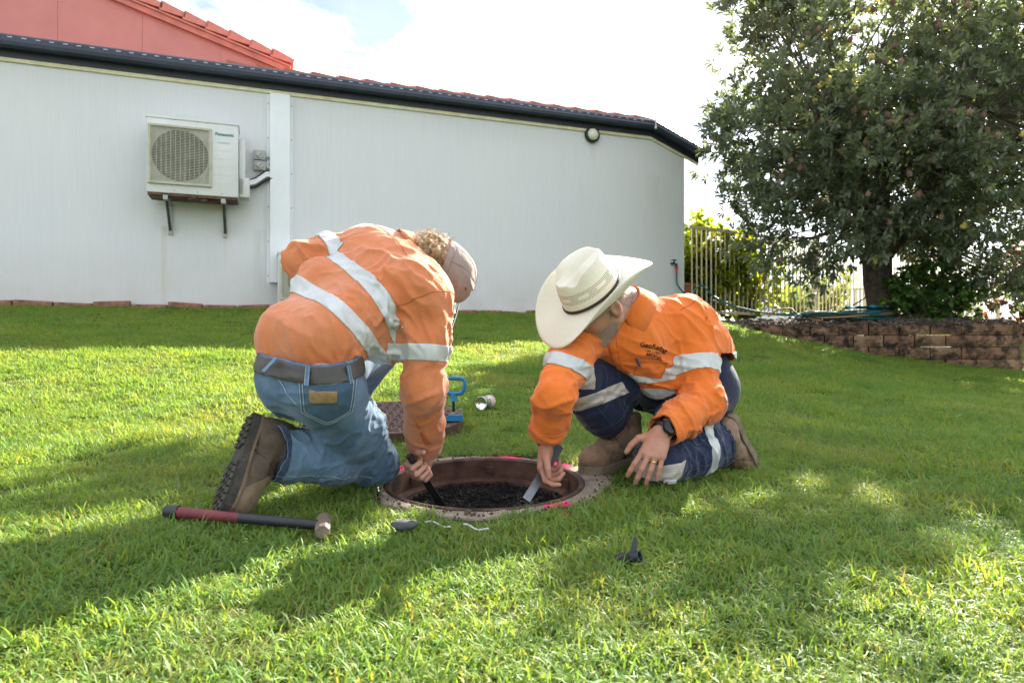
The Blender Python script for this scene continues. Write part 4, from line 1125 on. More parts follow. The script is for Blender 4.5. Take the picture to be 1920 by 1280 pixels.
# the tap stands on the splayed wall
def p2(x, y, off):
    r = np.array([(x - CX) / FPX, 1.0]); o = (P2 + N2 * off)[:2]; k = np.dot(o, N2[:2]) / np.dot(r, N2[:2])
    return np.array([r[0] * k, k, CAMZ + (CY - y) / FPX * k])
tp_ = p2(1262, 494, 0.05)
tap = empty('garden_tap', tp_, 'black garden tap with a red hose fitting on the white wall corner', 'tap')
m = MB(); m.tube([tp_ - N2 * 0.045, tp_ + N2 * 0.02], 0.016, 10); m.tube([tp_ + N2 * 0.02, tp_ + N2 * 0.03 + Z3 * 0.035], 0.012, 8); m.box(tp_ + N2 * 0.03 + Z3 * 0.045, D2, N2, Z3, 0.04, 0.008, 0.007, 0.003); m.build('body', M_DARK, tap)
m = MB(); m.tube([tp_ + N2 * 0.03 + D2 * 0.03 - Z3 * 0.0, tp_ + N2 * 0.03 + D2 * 0.035 - Z3 * 0.06], 0.019, 10); m.build('spout', M_DARK, tap)
m = MB(); m.tube([tp_ + N2 * 0.03 + D2 * 0.035 - Z3 * 0.055, tp_ + N2 * 0.03 + D2 * 0.037 - Z3 * 0.125], [0.022, 0.017], 10); m.build('hose_fitting', simple('red_plastic', (0.5, 0.03, 0.02), 0.4, 0.1, 20, 0), tap)
def spline(pts, n=60):
    P = np.array(pts, float); P = np.vstack([2 * P[0] - P[1], P, 2 * P[-1] - P[-2]]); out = []
    m_ = len(P) - 3
    for t in np.linspace(0, m_ - 1e-6, n):
        i = int(t); f = t - i; a, b, c, d = P[i:i + 4]
        out.append(0.5 * ((2 * b) + (c - a) * f + (2 * a - 5 * b + 4 * c - d) * f * f + (-a + 3 * b - 3 * c + d) * f ** 3))
    return out
h0 = tp_ + N2 * 0.03 + D2 * 0.037 - Z3 * 0.12
hp = [h0, h0 + [0.01, -0.01, -0.18], px(1285, 552, 9.3), px(1294, 560, 9.3), px(1305, 541, 9.3), px(1318, 536, 9.3), px(1335, 553, 9.25), px(1370, 572, 9.1), px(1420, 584, 8.9), px(1470, 590, 8.7), px(1505, 593, 8.5), px(1540, 597, 8.25)]
m = MB(); m.tube(spline(hp, 70), 0.0135, 8); o = m.build('garden_hose', M_HOSE, smooth=True); tag(o, 'dark green hose running from the wall tap along the fence', 'hose')
coil = empty('hose_coil', (4.1, 8.1, 0.72), 'untidy coil of green and brown hose on the garden bed', 'hose coil')
rng_ = np.random.default_rng(6)
for k in range(11):
    cx_, cy_ = 4.12 + rng_.normal(0, 0.05), 8.12 + rng_.normal(0, 0.03); ra, rb_ = 0.50 + rng_.normal(0, 0.06), 0.20 + rng_.normal(0, 0.03); z0 = 0.735 + 0.011 * k * 0.6
    pts = [(cx_ + ra * math.cos(a), cy_ + rb_ * math.sin(a), z0 + 0.02 * math.sin(a * 2 + k)) for a in np.linspace(0, 5.6, 30)]
    m = MB(); m.tube(pts, 0.0125, 7); m.build('hose_loop', M_HOSEB if k in (3, 8) else M_HOSE, coil, smooth=True)
m = MB(); m.tube(spline([(3.60, 8.15, 0.75), (3.55, 8.1, 0.80), (3.62, 8.05, 0.72), (3.72, 7.98, 0.70)], 14), 0.012, 7); m.build('hose_end', M_HOSEB, coil, smooth=True)
m = MB(); m.tube(spline([px(1440, 594, 8.6), px(1455, 583, 8.6), px(1480, 578, 8.6), px(1497, 590, 8.5)], 16), 0.010, 7); o = m.build('looped_hose', M_HOSEB, smooth=True); tag(o, 'thin brown hose arching beside the blue sheet', 'hose')
m = MB(); m.tube(spline([px(1575, 583, 8.7), px(1600, 572, 8.8), px(1625, 556, 8.8), px(1632, 548, 8.9)], 12), 0.010, 7); o = m.build('hose_tail', M_HOSE, smooth=True); tag(o, 'green hose end slanting up against the trunk', 'hose')
def sheet(name, c, L, W, seed, label, mat):
    n1, n2 = 26, 8; V = []; F = []
    for i in range(n1):
        for j in range(n2):
            u, w = (i / (n1 - 1) - 0.5) * L, (j / (n2 - 1) - 0.5) * W
            V.append([c[0] + u, c[1] + w, c[2]])
    V = np.array(V); V[:, 2] += 0.035 * np.abs(vnoise(V * [7, 9, 1], seed)) + 0.012 * vnoise(V * [21, 21, 1], seed); V[:, 1] += 0.05 * vnoise(V * [5, 1, 1], seed + 3)
    for i in range(n1 - 1):
        for j in range(n2 - 1): a = i * n2 + j; F.append((a, a + 1, a + n2 + 1, a + n2))
    me = raw_mesh(name, V, F); o = link(name, me, mat, smooth=True); md = o.modifiers.new('thickness', 'SOLIDIFY'); md.thickness = 0.003
    return tag(o, label, 'plastic sheet')
sheet('blue_sheet', (3.42, 8.12, 0.775), 0.36, 0.18, 3, 'crumpled blue plastic sheet at the left of the hose coil', M_BLUE)
sheet('blue_sheet', (4.25, 8.02, 0.845), 0.50, 0.20, 7, 'crumpled blue plastic sheet inside the hose coil', M_BLUE)
# ------------------------------------------------------------------ manhole: concrete collar, iron frame, stony fill
MZ = 0.004; MT = 0.05                       # height and tilt of its plane
MUP = nrm(np.array([0, -MT, 1.0])); MRX = np.array([1.0, 0, 0]); MRY = np.cross(MUP, MRX); MC = np.array([MH[0], MH[1], MZ])
def mp(r, a, h): return MC + MRX * r * math.cos(a) + MRY * r * math.sin(a) + MUP * h
def collar_material():
    N = NT('stained_concrete'); v = N.coord('Object')
    a = N.noise(v, 12, 6, 0.65); b = N.noise(v, 140, 3, 0.7)
    c = N.ramp(a, [(0.28, (0.11, 0.085, 0.064)), (0.50, (0.27, 0.22, 0.17)), (0.75, (0.38, 0.32, 0.26))])
    c = N.mix(N.math('MULTIPLY', N.ramp(b, [(0.5, (0, 0, 0)), (0.7, (1, 1, 1))]), 0.6), c, (0.09, 0.07, 0.05))
    # sprayed survey marks: streaks of fluorescent pink across the rim, broken up by overspray
    fuzz = N.noise(v, 75, 3, 0.8)
    s = N.n('ShaderNodeSeparateXYZ'); N.l(v, s.inputs[0])
    tot = None
    for ppx, dirv, hl, hw in PAINT:
        ca, sa_ = dirv
        dx_ = N.math('SUBTRACT', s.outputs[0], ppx[0]); dy_ = N.math('SUBTRACT', s.outputs[1], ppx[1])
        u = N.math('ADD', N.math('MULTIPLY', dx_, ca), N.math('MULTIPLY', dy_, sa_)); w = N.math('SUBTRACT', N.math('MULTIPLY', dy_, ca), N.math('MULTIPLY', dx_, sa_))
        e = N.math('MAXIMUM', N.math('DIVIDE', N.math('ABSOLUTE', u), hl), N.math('DIVIDE', N.math('ABSOLUTE', w), hw))
        k = N.math('SUBTRACT', 1.75, N.math('ADD', e, N.math('MULTIPLY', fuzz, 0.95)))
        k = N.math('MULTIPLY', k, 3.5); k = N.math('MINIMUM', N.math('MAXIMUM', k, 0.0), 1.0)
        tot = k if tot is None else N.math('MAXIMUM', tot, k)
    c = N.mix(tot, c, (0.92, 0.04, 0.20))
    N.bsdf(c, 0.9, N.bump(b, 0.7, 0.006), 0.2)
    return N.m
def ring_px(x, y):
    """photo pixel -> point on the manhole plane"""
    d = np.array([(x - CX) / FPX, 1.0, (CY - y) / FPX]); o = np.array([0, 0, CAMZ]); k = np.dot(MC - o, MUP) / np.dot(d, MUP)
    return o + d * k
PAINT = []
for (x0, y0, x1, y1, hw) in ((736, 882, 772, 870, 0.030), (926, 846, 966, 868, 0.034), (1014, 930, 1056, 954, 0.034), (1042, 878, 1098, 850, 0.034)):
    a, b = ring_px(x0, y0), ring_px(x1, y1); d = (b - a)[:2]; L = np.hypot(*d)
    PAINT.append((((a + b) / 2)[:2], d / L, L / 2 + 0.008, hw))
M_COLLAR = collar_material()
M_IRON = simple('rusty_cast_iron', (0.075, 0.038, 0.024), 0.75, 0.7, 16, 0.6, 70, 0.25)
mh = empty('manhole', MC, 'open round manhole with rusty iron frame set in a concrete collar', 'manhole')
def rim_r(a): return 0.366 + 0.020 * math.sin(a * 3 + 1) + 0.012 * math.sin(a * 7) + 0.040 * max(0, math.cos(a - 0.05)) ** 3 - 0.008
V = []; F = []; n = 96
rows = [(0.0, -0.10), (0.0, 0.0), (0.25, 0.003), (0.5, 0.004), (0.75, 0.004), (0.92, 0.001), (1.0, -0.008), (1.02, -0.05)]
for (t, h) in rows:
    for k in range(n):
        a = 2 * math.pi * k / n; r = 0.318 + (rim_r(a) - 0.318) * t
        q_ = np.array([[r * math.cos(a) * 30, r * math.sin(a) * 30, 0]]); V.append(mp(r + (0.010 * float(vnoise(q_ * 0.8, 2)[0]) if t > 0.7 else 0), a, h + (0.0055 * float(fbm(q_, 3, 7)[0]) if 0.1 < t < 1 else 0)))
for i in range(len(rows) - 1):
    for k in range(n):
        k2 = (k + 1) % n; F.append((i * n + k, i * n + k2, (i + 1) * n + k2, (i + 1) * n + k))
MB().add(V, F).build('collar', M_COLLAR, mh, smooth=True)
m = MB(); m.lathe([(0.3175, -0.10), (0.3175, 0.003), (0.313, 0.006), (0.306, 0.005), (0.300, 0.000), (0.297, -0.050), (0.296, -0.064), (0.286, -0.067), (0.266, -0.069), (0.264, -0.12)], MC, MUP, MRX, 96, False, False); m.build('iron_frame', M_IRON, mh, smooth=True)
for a in (0.4, 1.55, 2.6):
    m = MB(); e = nrm(mp(1, a, 0) - MC); m.box(mp(0.293, a, -0.035), e, np.cross(MUP, e), MUP, 0.006, 0.016, 0.012, 0.003); m.build('frame_lug', M_IRON, mh)
# fill
def fill_mat():
    N = NT('tarry_gravel'); v = N.coord('Object'); b = N.noise(v, 60, 4, 0.7)
    N.bsdf(N.ramp(b, [(0.3, (0.004, 0.004, 0.004)), (0.7, (0.020, 0.017, 0.015))]), 0.85, N.bump(b, 1, 0.02), 0.4)
    return N.m
M_FILL = fill_mat()
V = [MC - MUP * 0.083]; F = []; 
for i in range(1, 15):
    for k in range(48):
        a = 2 * math.pi * k / 48; r = 0.263 * i / 14; V.append(mp(r, a, -0.086 + 0.010 * float(vnoise(np.array([[r * math.cos(a) * 22, r * math.sin(a) * 22, 0]]), 5)[0])))
for k in range(48): F.append((0, 1 + k, 1 + (k + 1) % 48))
for i in range(13):
    for k in range(48): k2 = (k + 1) % 48; F.append((1 + i * 48 + k, 1 + (i + 1) * 48 + k, 1 + (i + 1) * 48 + k2, 1 + i * 48 + k2))
MB().add(V, F).build('fill', M_FILL, mh, smooth=True)
def pebble(seed):
    r = np.random.default_rng(seed); bm = bmesh.new(); bmesh.ops.create_icosphere(bm, subdivisions=1, radius=1.0)
    V = np.array([v.co for v in bm.verts]); F = np.array([[v.index for v in f.verts] for f in bm.faces]); bm.free()
    V = V * r.uniform(0.7, 1.2, 3) * (1 + r.uniform(-0.2, 0.2, (len(V), 1)))
    me = raw_mesh('pebble', V, F); me.materials.append(M_FILL); return me
rg = np.random.default_rng(2); n = 4200; rr_ = 0.258 * np.sqrt(rg.random(n)); aa = rg.uniform(0, 6.283, n)
Pp = np.array([mp(r, a, -0.081 + 0.006 * s) for r, a, s in zip(rr_, aa, rg.normal(0, 1, n))])
scatter('gravel', Pp, rg.uniform(0, 6.28, (n, 3)), rg.uniform(0.0022, 0.006, n), rg.integers(0, 5, n), [pebble(k) for k in range(5)], 'black gravel filling the open manhole', 'gravel')
# crumbs of soil round the rim
M_CRUMB = simple('dry_soil', (0.10, 0.068, 0.042), 0.95, 0.4, 60, 0.4, 90)
pc_ = []
for k in range(4):
    b_ = pebble(20 + k); b_.materials.clear(); b_.materials.append(M_CRUMB); pc_.append(b_)
n = 420; aa = rg.uniform(0, 6.283, n); rr_ = 0.325 + np.abs(rg.normal(0, 0.055, n)) + 0.03 * np.maximum(0, np.cos(aa))
Pp = np.array([(MH[0] + r * math.cos(a), MH[1] + r * math.sin(a), 0) for r, a in zip(rr_, aa)]); Pp[:, 2] = [mp(r, a, 0.006)[2] if r < 0.37 else gz(x_, y_) + 0.003 for r, a, x_, y_ in zip(rr_, aa, Pp[:, 0], Pp[:, 1])]
scatter('soil_crumbs', Pp, rg.uniform(0, 6.28, (n, 3)), rg.uniform(0.0015, 0.0055, n) * np.where(rg.random(n) < 0.06, 2.2, 1.0), rg.integers(0, 4, n), pc_, 'crumbs of dry soil strewn round the manhole collar', 'soil')
# overspray on the grass beyond the rim
def painted_grass():
    rr = random.Random(9); tm = tuft_mesh('painted_blade', rr, 30, 0.035, 0.015, 0.04, 0.003, 0.0)
    tm.materials.clear(); tm.materials.append(simple('pink_sprayed_blade', (0.90, 0.04, 0.20), 0.6, 0.35, 90, 0, coord='Object'))
    P = []
    for (x0, y0, x1, y1, n) in ((1060, 872, 1096, 846, 26), (926, 848, 945, 852, 8), (1036, 950, 1058, 960, 9)):
        for k in range(n):
            t = k / max(1, n - 1); p = on_ground(x0 + (x1 - x0) * t + rr.uniform(-4, 4), y0 + (y1 - y0) * t + rr.uniform(-2, 2) + 4); 
            if math.hypot(p[0] - MH[0], p[1] - MH[1]) > 0.40: P.append(p - [0, 0, 0.004])
    n = len(P); scatter('sprayed_grass', P, np.stack([np.zeros(n), np.zeros(n), np.linspace(0, 9, n)], 1), np.full(n, 0.75), np.zeros(n, int), [tm], 'grass blades sprayed fluorescent pink beside the manhole', 'grass')
painted_grass()

# ------------------------------------------------------------------ the lifted cover on the grass
LC = np.array([-0.545, 3.02]); lz = gz(*LC) + 0.03
gx = (gz(LC[0] + .25, LC[1]) - gz(LC[0] - .25, LC[1])) / .5; gy = (gz(LC[0], LC[1] + .25) - gz(LC[0], LC[1] - .25)) / .5
LU = nrm(np.array([-gx, -gy, 1.0])); LX = nrm(np.cross([0, 1.0, 0], LU)); LY = np.cross(LU, LX); L0 = np.array([LC[0], LC[1], lz])
M_LID = simple('brown_cast_iron', (0.105, 0.060, 0.045), 0.7, 0.5, 14, 0.5, 70, 0.2)
lid = empty('manhole_cover', L0 - LU * 0.03, 'rusty round manhole cover with raised chequer tread lying on the grass', 'manhole cover')
m = MB(); m.lathe([(0.30, -0.032), (0.322, -0.02), (0.326, 0.018), (0.322, 0.0225), (0.306, 0.0235), (0.303, 0.019), (0.01, 0.019)], L0, LU, LX, 72); m.build('plate', M_LID, lid, smooth=True)
m = MB(); m.box((0, 0, 0), (1, 0, 0), (0, 1, 0), (0, 0, 1), 0.0205, 0.0085, 0.004, 0.0015); lme = raw_mesh('tread_lug', m.v, m.f); lme.materials.append(M_LID)
i = 0
for a in np.arange(-0.28, 0.281, 0.0425):
    for b in np.arange(-0.28, 0.281, 0.0425):
        if a * a + b * b > 0.288 ** 2: continue
        ia, ib = int(round(a / 0.0425)), int(round(b / 0.0425))
        e1, e2 = (LX, LY) if (ia + ib) % 2 == 0 else (LY, LX)
        p = L0 + LX * a + LY * b + LU * 0.0225
        o = link('tread_lug', lme, None, lid); o.matrix_basis = Matrix(((e1[0], e2[0], LU[0], p[0]), (e1[1], e2[1], LU[1], p[1]), (e1[2], e2[2], LU[2], p[2]), (0, 0, 0, 1)))
# cover lifter with its blue grip
M_LBLUE = simple('blue_grip_plastic', (0.008, 0.17, 0.38), 0.4, 0.15, 20, 0.08, 60)
M_STEEL = simple('worn_steel', (0.36, 0.35, 0.33), 0.35, 0.25, 30, 0.1, 60, 0.9)
M_BSTEEL = simple('black_steel', (0.02, 0.02, 0.021), 0.4, 0.3, 30, 0.1, 60, 0.6)
Lb = px(851, 766, 2.93); 
k = np.dot(L0 + LU * 0.0265 - Lb, LU); Lb = Lb + LU * k
lf = empty('cover_lifter', Lb, 'blue cover lifting key with looped grip standing on the manhole cover', 'lifting key')
ex = np.array([1.0, 0, 0]); ez = Z3; ey = np.array([0, 1.0, 0])
m = MB(); m.prism([(-0.048, 0), (0.042, 0), (0.042, 0.024), (-0.018, 0.026), (-0.042, 0.010), (-0.048, 0.004)], Lb, ex, ez, ey, -0.018, 0.018); m.build('base', M_LBLUE, lf)
text_on('LIFT', 0.018, Lb + ex * 0.008 - ey * 0.0195 + ez * 0.012, ex, ez, -ey, M_WHITE, lf, bold=0.0004) if False else None
m = MB(); m.tube([Lb + ez * 0.024, Lb + ez * 0.090], 0.0065, 10); m.build('shaft', M_BSTEEL, lf, smooth=True)
m = MB(); m.lathe([(0.010, 0), (0.010, 0.012), (0.008, 0.014)], Lb + ez * 0.024, ez, ex, 12); m.build('nut', M_STEEL, lf)
m = MB(); m.lathe([(0.006, 0), (0.006, 0.014), (0.011, 0.016), (0.011, 0.026)], Lb + ex * 0.030 + ez * 0.024, ez, ex, 12); m.build('bolt', M_STEEL, lf)
m = MB(); m.tube([Lb + ez * 0.085, Lb + ez * 0.118], [0.014, 0.012], 12); m.build('socket', M_LBLUE, lf, smooth=True)
h = Lb + ez * 0.116 + ex * 0.006
pts = []
for a in np.linspace(-math.pi / 2, 1.5 * math.pi, 41):
    c_, s_ = math.cos(a), math.sin(a); w = 0.042 * np.sign(c_) * abs(c_) ** 0.55; v = 0.034 * np.sign(s_) * abs(s_) ** 0.6
    w *= 1.0 + 0.12 * (v / 0.034); pts.append(h + ex * w + ez * (v + 0.036))
rad = [0.0085 + (0.0012 * math.cos(p_[0] * 700) if p_[2] > h[2] + 0.06 else 0) for p_ in pts]
m = MB(); m.tube(pts, rad, 10); m.build('grip', M_LBLUE, lf, smooth=True)

# ------------------------------------------------------------------ paint can lying on its side
pc0 = on_ground(905, 770); cdir = nrm(np.array([0.42, 0.9, 0.02])); cc = np.array([pc0[0], pc0[1], pc0[2] + 0.040])
can = empty('spray_can', cc - Z3 * 0.036, 'silver spray paint can lying on the grass behind the manhole', 'spray can')
cr_ = cc - cdir * 0.02
m = MB(); m.lathe([(0.0325, 0.0), (0.0345, 0.002), (0.0345, 0.006), (0.0325, 0.009), (0.0325, 0.055)], cr_, cdir, Z3, 28, False, True); m.build('body', simple('silver_can', (0.60, 0.61, 0.62), 0.25, 0.1, 9, 0, metal=0.85), can, smooth=True)
m = MB(); m.lathe([(0.0327, 0.055), (0.0327, 0.105), (0.026, 0.115), (0.014, 0.117)], cr_, cdir, Z3, 28, False, True); m.build('label_band', simple('red_white_label', (0.55, 0.40, 0.39), 0.4, 0.4, 40, 0), can, smooth=True)
m = MB(); m.lathe([(0.0325, 0.001), (0.026, 0.006), (0.014, 0.012), (0.001, 0.014)], cr_, cdir, Z3, 28, False, True); m.build('base_dome', simple('can_base', (0.7, 0.7, 0.7), 0.15, 0.05, 9, 0, metal=0.95), can, smooth=True)

# ------------------------------------------------------------------ sledge hammer in the foreground
A = on_ground(318, 981); B = on_ground(606, 1010); A = A + [0, 0, 0.030]; B = B + [0, 0, 0.032]
hd = nrm(B - A); hl = np.linalg.norm(B - A)
ham = empty('sledge_hammer', (A + B) / 2 - Z3 * 0.03, 'short sledge hammer with maroon and black handle lying on the grass', 'hammer')
hs = nrm(np.cross(hd, Z3)); hu = np.cross(hs, hd)
def oval(t0, t1, r0, r1, seg=14, steps=8, ax=1.25):
    V = []; F = []
    for i in range(steps + 1):
        t = t0 + (t1 - t0) * i / steps; r = r0 + (r1 - r0) * i / steps
        for k in range(seg):
            a = 2 * math.pi * k / seg; V.append(A + hd * hl * t + hs * r * math.cos(a) + hu * r * ax * math.sin(a))
    for i in range(steps):
        for k in range(seg): k2 = (k + 1) % seg; F.append((i * seg + k, i * seg + k2, (i + 1) * seg + k2, (i + 1) * seg + k))
    F += [tuple(range(seg)), tuple(steps * seg + k for k in range(seg))]
    return V, F
M_MAROON = simple('maroon_rubber', (0.17, 0.025, 0.035), 0.6, 0.35, 12, 0.3, 120)
M_RUBBER = simple('black_rubber', (0.015, 0.016, 0.019), 0.5, 0.3, 14, 0.2, 120)
m = MB(); m.add(*oval(-0.02, 0.065, 0.0135, 0.014)); m.add(*oval(-0.035, -0.02, 0.0095, 0.0135, steps=2)); m.build('butt_cap', M_RUBBER, ham, smooth=True)
m = MB(); m.add(*oval(0.066, 0.50, 0.0120, 0.0100)); m.build('grip', M_MAROON, ham, smooth=True)
m = MB(); m.add(*oval(0.47, 0.985, 0.0105, 0.0100)); m.build('shaft', M_RUBBER, ham, smooth=True)
hc = A + hd * hl * 1.0; ha = nrm(hs * 0.80 - hu * 0.25 * 0 + hd * 0.42); hb = nrm(np.cross(ha, Z3)); hcz = np.cross(hb, ha)
m = MB(); oc = [(math.cos(a) * 0.0190, math.sin(a) * 0.0190) for a in (np.arange(8) + 0.5) * math.pi / 4]
ocs = [(u * 0.82, v * 0.82) for u, v in oc]
V = [hc + hb * u + hcz * v + ha * w for w, P in ((-0.056, ocs), (-0.050, oc), (-0.018, [(u * 0.97, v * 0.97) for u, v in oc]), (0.018, [(u * 0.97, v * 0.97) for u, v in oc]), (0.050, oc), (0.056, ocs)) for u, v in P]
F = [(i * 8 + k, i * 8 + (k + 1) % 8, (i + 1) * 8 + (k + 1) % 8, (i + 1) * 8 + k) for i in range(5) for k in range(8)] + [tuple(range(8)), tuple(40 + k for k in range(8))]
m.add(V, F); m.build('head', simple('chipped_hammer_steel', (0.19, 0.145, 0.11), 0.6, 0.45, 25, 0.5, 60, 0.5), ham)

# ------------------------------------------------------------------ small things in the grass
p = on_ground(1178, 1062); fit = empty('pipe_fitting', p, 'black plastic pipe fitting with a prong lying in the grass', 'fitting')
c = p + [0.010, 0.0, 0.018]; ax = nrm(np.array([0.75, -0.45, 0.30]))
m = MB(); m.lathe([(0.0125, -0.018), (0.013, 0.017), (0.0105, 0.017), (0.010, -0.015)], c, ax, Z3, 20, False, False); m.lathe([(0.0104, -0.014), (0.0104, -0.012)], c, ax, Z3, 20); m.build('socket', M_RUBBER, fit, smooth=True)
m = MB(); e = nrm(px(1196, 1014, 1.0) - px(1188, 1045, 1.0)); m.prism([(0.0, -0.009), (0.030, -0.005), (0.042, -0.002), (0.042, 0.002), (0.030, 0.005), (0.0, 0.009)], c + Z3 * 0.004, nrm(e + [0, 0.5, 0]), np.cross(nrm(e + [0, 0.5, 0]), [0, 1.0, 0]), [0, 1.0, 0], -0.002, 0.002); m.build('prong', M_RUBBER, fit)
m = MB(); m.box(p + [-0.014, -0.004, 0.016], nrm(np.array([1, 0.2, 0.4])), ey, nrm(np.array([-0.4, 0, 1.0])), 0.014, 0.010, 0.012, 0.004); m.build('clip', M_RUBBER, fit)
p = on_ground(757, 1001); bm = bmesh.new(); bmesh.ops.create_icosphere(bm, subdivisions=3, radius=1)
V = np.array([v.co for v in bm.verts]); F = np.array([[v.index for v in f.verts] for f in bm.faces]); bm.free()
V = V * [0.033, 0.022, 0.014] * (1 + 0.12 * fbm(V * 1.8, 2, 4))[:, None] + p + [0, 0, 0.022]
o = link('stone', raw_mesh('stone', V, F), simple('dark_slate_stone', (0.05, 0.053, 0.058), 0.7, 0.2, 30, 0.3, 60), smooth=True); tag(o, 'flat dark stone half sunk in the grass before the manhole', 'stone')
for k, (x0, y0, x1, y1, lb) in enumerate(((797, 978, 846, 984, 'narrow pale plastic strip in the grass nearer the stone'), (868, 986, 916, 990, 'bent pale plastic strip in the grass below the collar'))):
    a, b = on_ground(x0, y0 + 14) + [0, 0, 0.016], on_ground(x1, y1 + 12) + [0, 0, 0.010]
    P = [a + (b - a) * t + np.array([0, 0.008 * math.sin(t * 5 + k), 0.003 * math.sin(t * 7 + k)]) for t in np.linspace(0, 1, 10)]
    V = [q for p_ in P for q in (p_ - [0, 0.0025, 0], p_ + [0, 0.003, 0.002])]; F = [(2 * i, 2 * i + 1, 2 * i + 3, 2 * i + 2) for i in range(9)]
    o = link('plastic_strip', raw_mesh('plastic_strip', V, F), simple('pale_plastic', (0.42, 0.43, 0.42), 0.5, 0.1, 20, 0), smooth=True); md = o.modifiers.new('thickness', 'SOLIDIFY'); md.thickness = 0.002
    tag(o, lb, 'plastic strip')
# ------------------------------------------------------------------ smooth solids for figures: distance fields turned into meshes
class Solid:
    def __init__(self): self.ops = []; self.lo = np.full(3, 1e9); self.hi = np.full(3, -1e9)
    def _b(self, c, r): self.lo = np.minimum(self.lo, np.asarray(c) - r); self.hi = np.maximum(self.hi, np.asarray(c) + r)
    def cone(self, a, b, ra, rb, k=0.02, sub=False):
        """round cone from a to b"""
        a = np.asarray(a, float); b = np.asarray(b, float); ab = b - a; L2 = max(ab @ ab, 1e-9)
        def f(P):
            t = np.clip((P - a) @ ab / L2, 0, 1)
            return np.sqrt(((P - a - t[:, None] * ab) ** 2).sum(1)) - (ra + t * (rb - ra))
        self.ops.append((f, k, sub))
        if not sub: self._b(a, ra); self._b(b, rb)
        return self
    def chain(self, pts, rad, k=0.02):
        for i in range(len(pts) - 1): self.cone(pts[i], pts[i + 1], rad[i], rad[i + 1], k)
        return self
    def ell(self, c, ax, r, k=0.02, sub=False):
        c = np.asarray(c, float); A = np.asarray(ax, float); r = np.asarray(r, float)
        def f(P):
            q = (P - c) @ A.T; k0 = np.sqrt(((q / r) ** 2).sum(1)); k1 = np.sqrt(((q / (r * r)) ** 2).sum(1)) + 1e-9
            return k0 * (k0 - 1) / k1
        self.ops.append((f, k, sub))
        if not sub: self._b(c, r.max())
        return self
    def box(self, c, ax, h, rd=0.01, k=0.02, sub=False):
        c = np.asarray(c, float); A = np.asarray(ax, float); h = np.asarray(h, float) - rd
        def f(P):
            q = np.abs((P - c) @ A.T) - h
            return np.sqrt((np.maximum(q, 0) ** 2).sum(1)) + np.minimum(q.max(1), 0) - rd
        self.ops.append((f, k, sub))
        if not sub: self._b(c, np.linalg.norm(h) + rd)
        return self
    def _fold(self, P, ops):
        d = None
        for f, k, sub in ops:
            e = f(P)
            if d is None: d = e; continue
            if sub:
                e = -e; h = np.clip(0.5 + 0.5 * (e - d) / k, 0, 1); d = d * (1 - h) + e * h + k * h * (1 - h)
            else:
                h = np.clip(0.5 + 0.5 * (e - d) / k, 0, 1); d = e * (1 - h) + d * h - k * h * (1 - h)
        return d
    def __call__(self, P):
        """distance; points are handled cell by cell so that far primitives can be left out"""
        P = np.asarray(P, float)
        if len(P) < 4000 or len(self.ops) < 6: return self._fold(P, self.ops)
        cs = 0.05; cell = np.floor(P / cs).astype(np.int64); key = (cell[:, 0] * 4001 + cell[:, 1]) * 4001 + cell[:, 2]
        uk, first, inv = np.unique(key, return_index=True, return_inverse=True); inv = inv.ravel()
        cen = (cell[first] + 0.5) * cs; r = cs * 0.87
        D = np.stack([f(cen) for f, k, sub in self.ops]); isub = np.array([sub for f, k, sub in self.ops])
        best = D[~isub].min(0)
        order = np.argsort(inv, kind='stable'); cut_ = np.searchsorted(inv[order], np.arange(len(uk) + 1)); out = np.empty(len(P))
        for c in range(len(uk)):
            idx = order[cut_[c]:cut_[c + 1]]
            ops = [op for i, op in enumerate(self.ops) if (D[i, c] < best[c] + 2 * r + op[1] * 1.2 if not isub[i] else D[i, c] < r + op[1] * 2 + 0.02)]
            while ops[0][2]: ops = ops[1:] + ops[:1]
            out[idx] = self._fold(P[idx], ops)
        return out
    def grad(self, P, e=0.0015):
        g = np.empty_like(P)
        for i in range(3):
            dv = np.zeros(3); dv[i] = e
            g[:, i] = (self(P + dv) - self(P - dv)) / (2 * e)
        return g
    def mesh(self, h):
        """surface nets on a sparse grid -> verts, quads, unit normals"""
        B = 8
        lo = self.lo - 3 * h; n = np.ceil((self.hi + 3 * h - lo) / (h * B)).astype(int)
        cc = np.stack(np.meshgrid(*[np.arange(k) for k in n], indexing='ij'), -1).reshape(-1, 3)
        cen = lo + (cc + 0.5) * h * B
        dc = self(cen)
        val = np.repeat(np.repeat(np.repeat(np.sign(dc).reshape(n), B, 0), B, 1), B, 2).astype(np.float32)
        near = np.where(np.abs(dc) < h * B * 1.25)[0]
        loc = np.stack(np.meshgrid(*[np.arange(B)] * 3, indexing='ij'), -1).reshape(-1, 3)
        CH = 300
        for s in range(0, len(near), CH):
            c = cc[near[s:s + CH]]
            idx = (c[:, None, :] * B + loc[None]).reshape(-1, 3)
            val[idx[:, 0], idx[:, 1], idx[:, 2]] = self(lo + idx * h)
        ins = val < 0
        nx, ny, nz = val.shape
        cnt = np.zeros((nx - 1, ny - 1, nz - 1), np.uint8)
        for dx in (0, 1):
            for dy in (0, 1):
                for dz in (0, 1): cnt += ins[dx:nx - 1 + dx, dy:ny - 1 + dy, dz:nz - 1 + dz]
        act = np.argwhere((cnt > 0) & (cnt < 8))
        vid = np.full((nx - 1, ny - 1, nz - 1), -1, np.int32); vid[act[:, 0], act[:, 1], act[:, 2]] = np.arange(len(act))
        acc = np.zeros((len(act), 3)); num = np.zeros(len(act))
        cor = [(0, 0, 0), (1, 0, 0), (0, 1, 0), (1, 1, 0), (0, 0, 1), (1, 0, 1), (0, 1, 1), (1, 1, 1)]
        cv = [val[act[:, 0] + a, act[:, 1] + b, act[:, 2] + c] for a, b, c in cor]
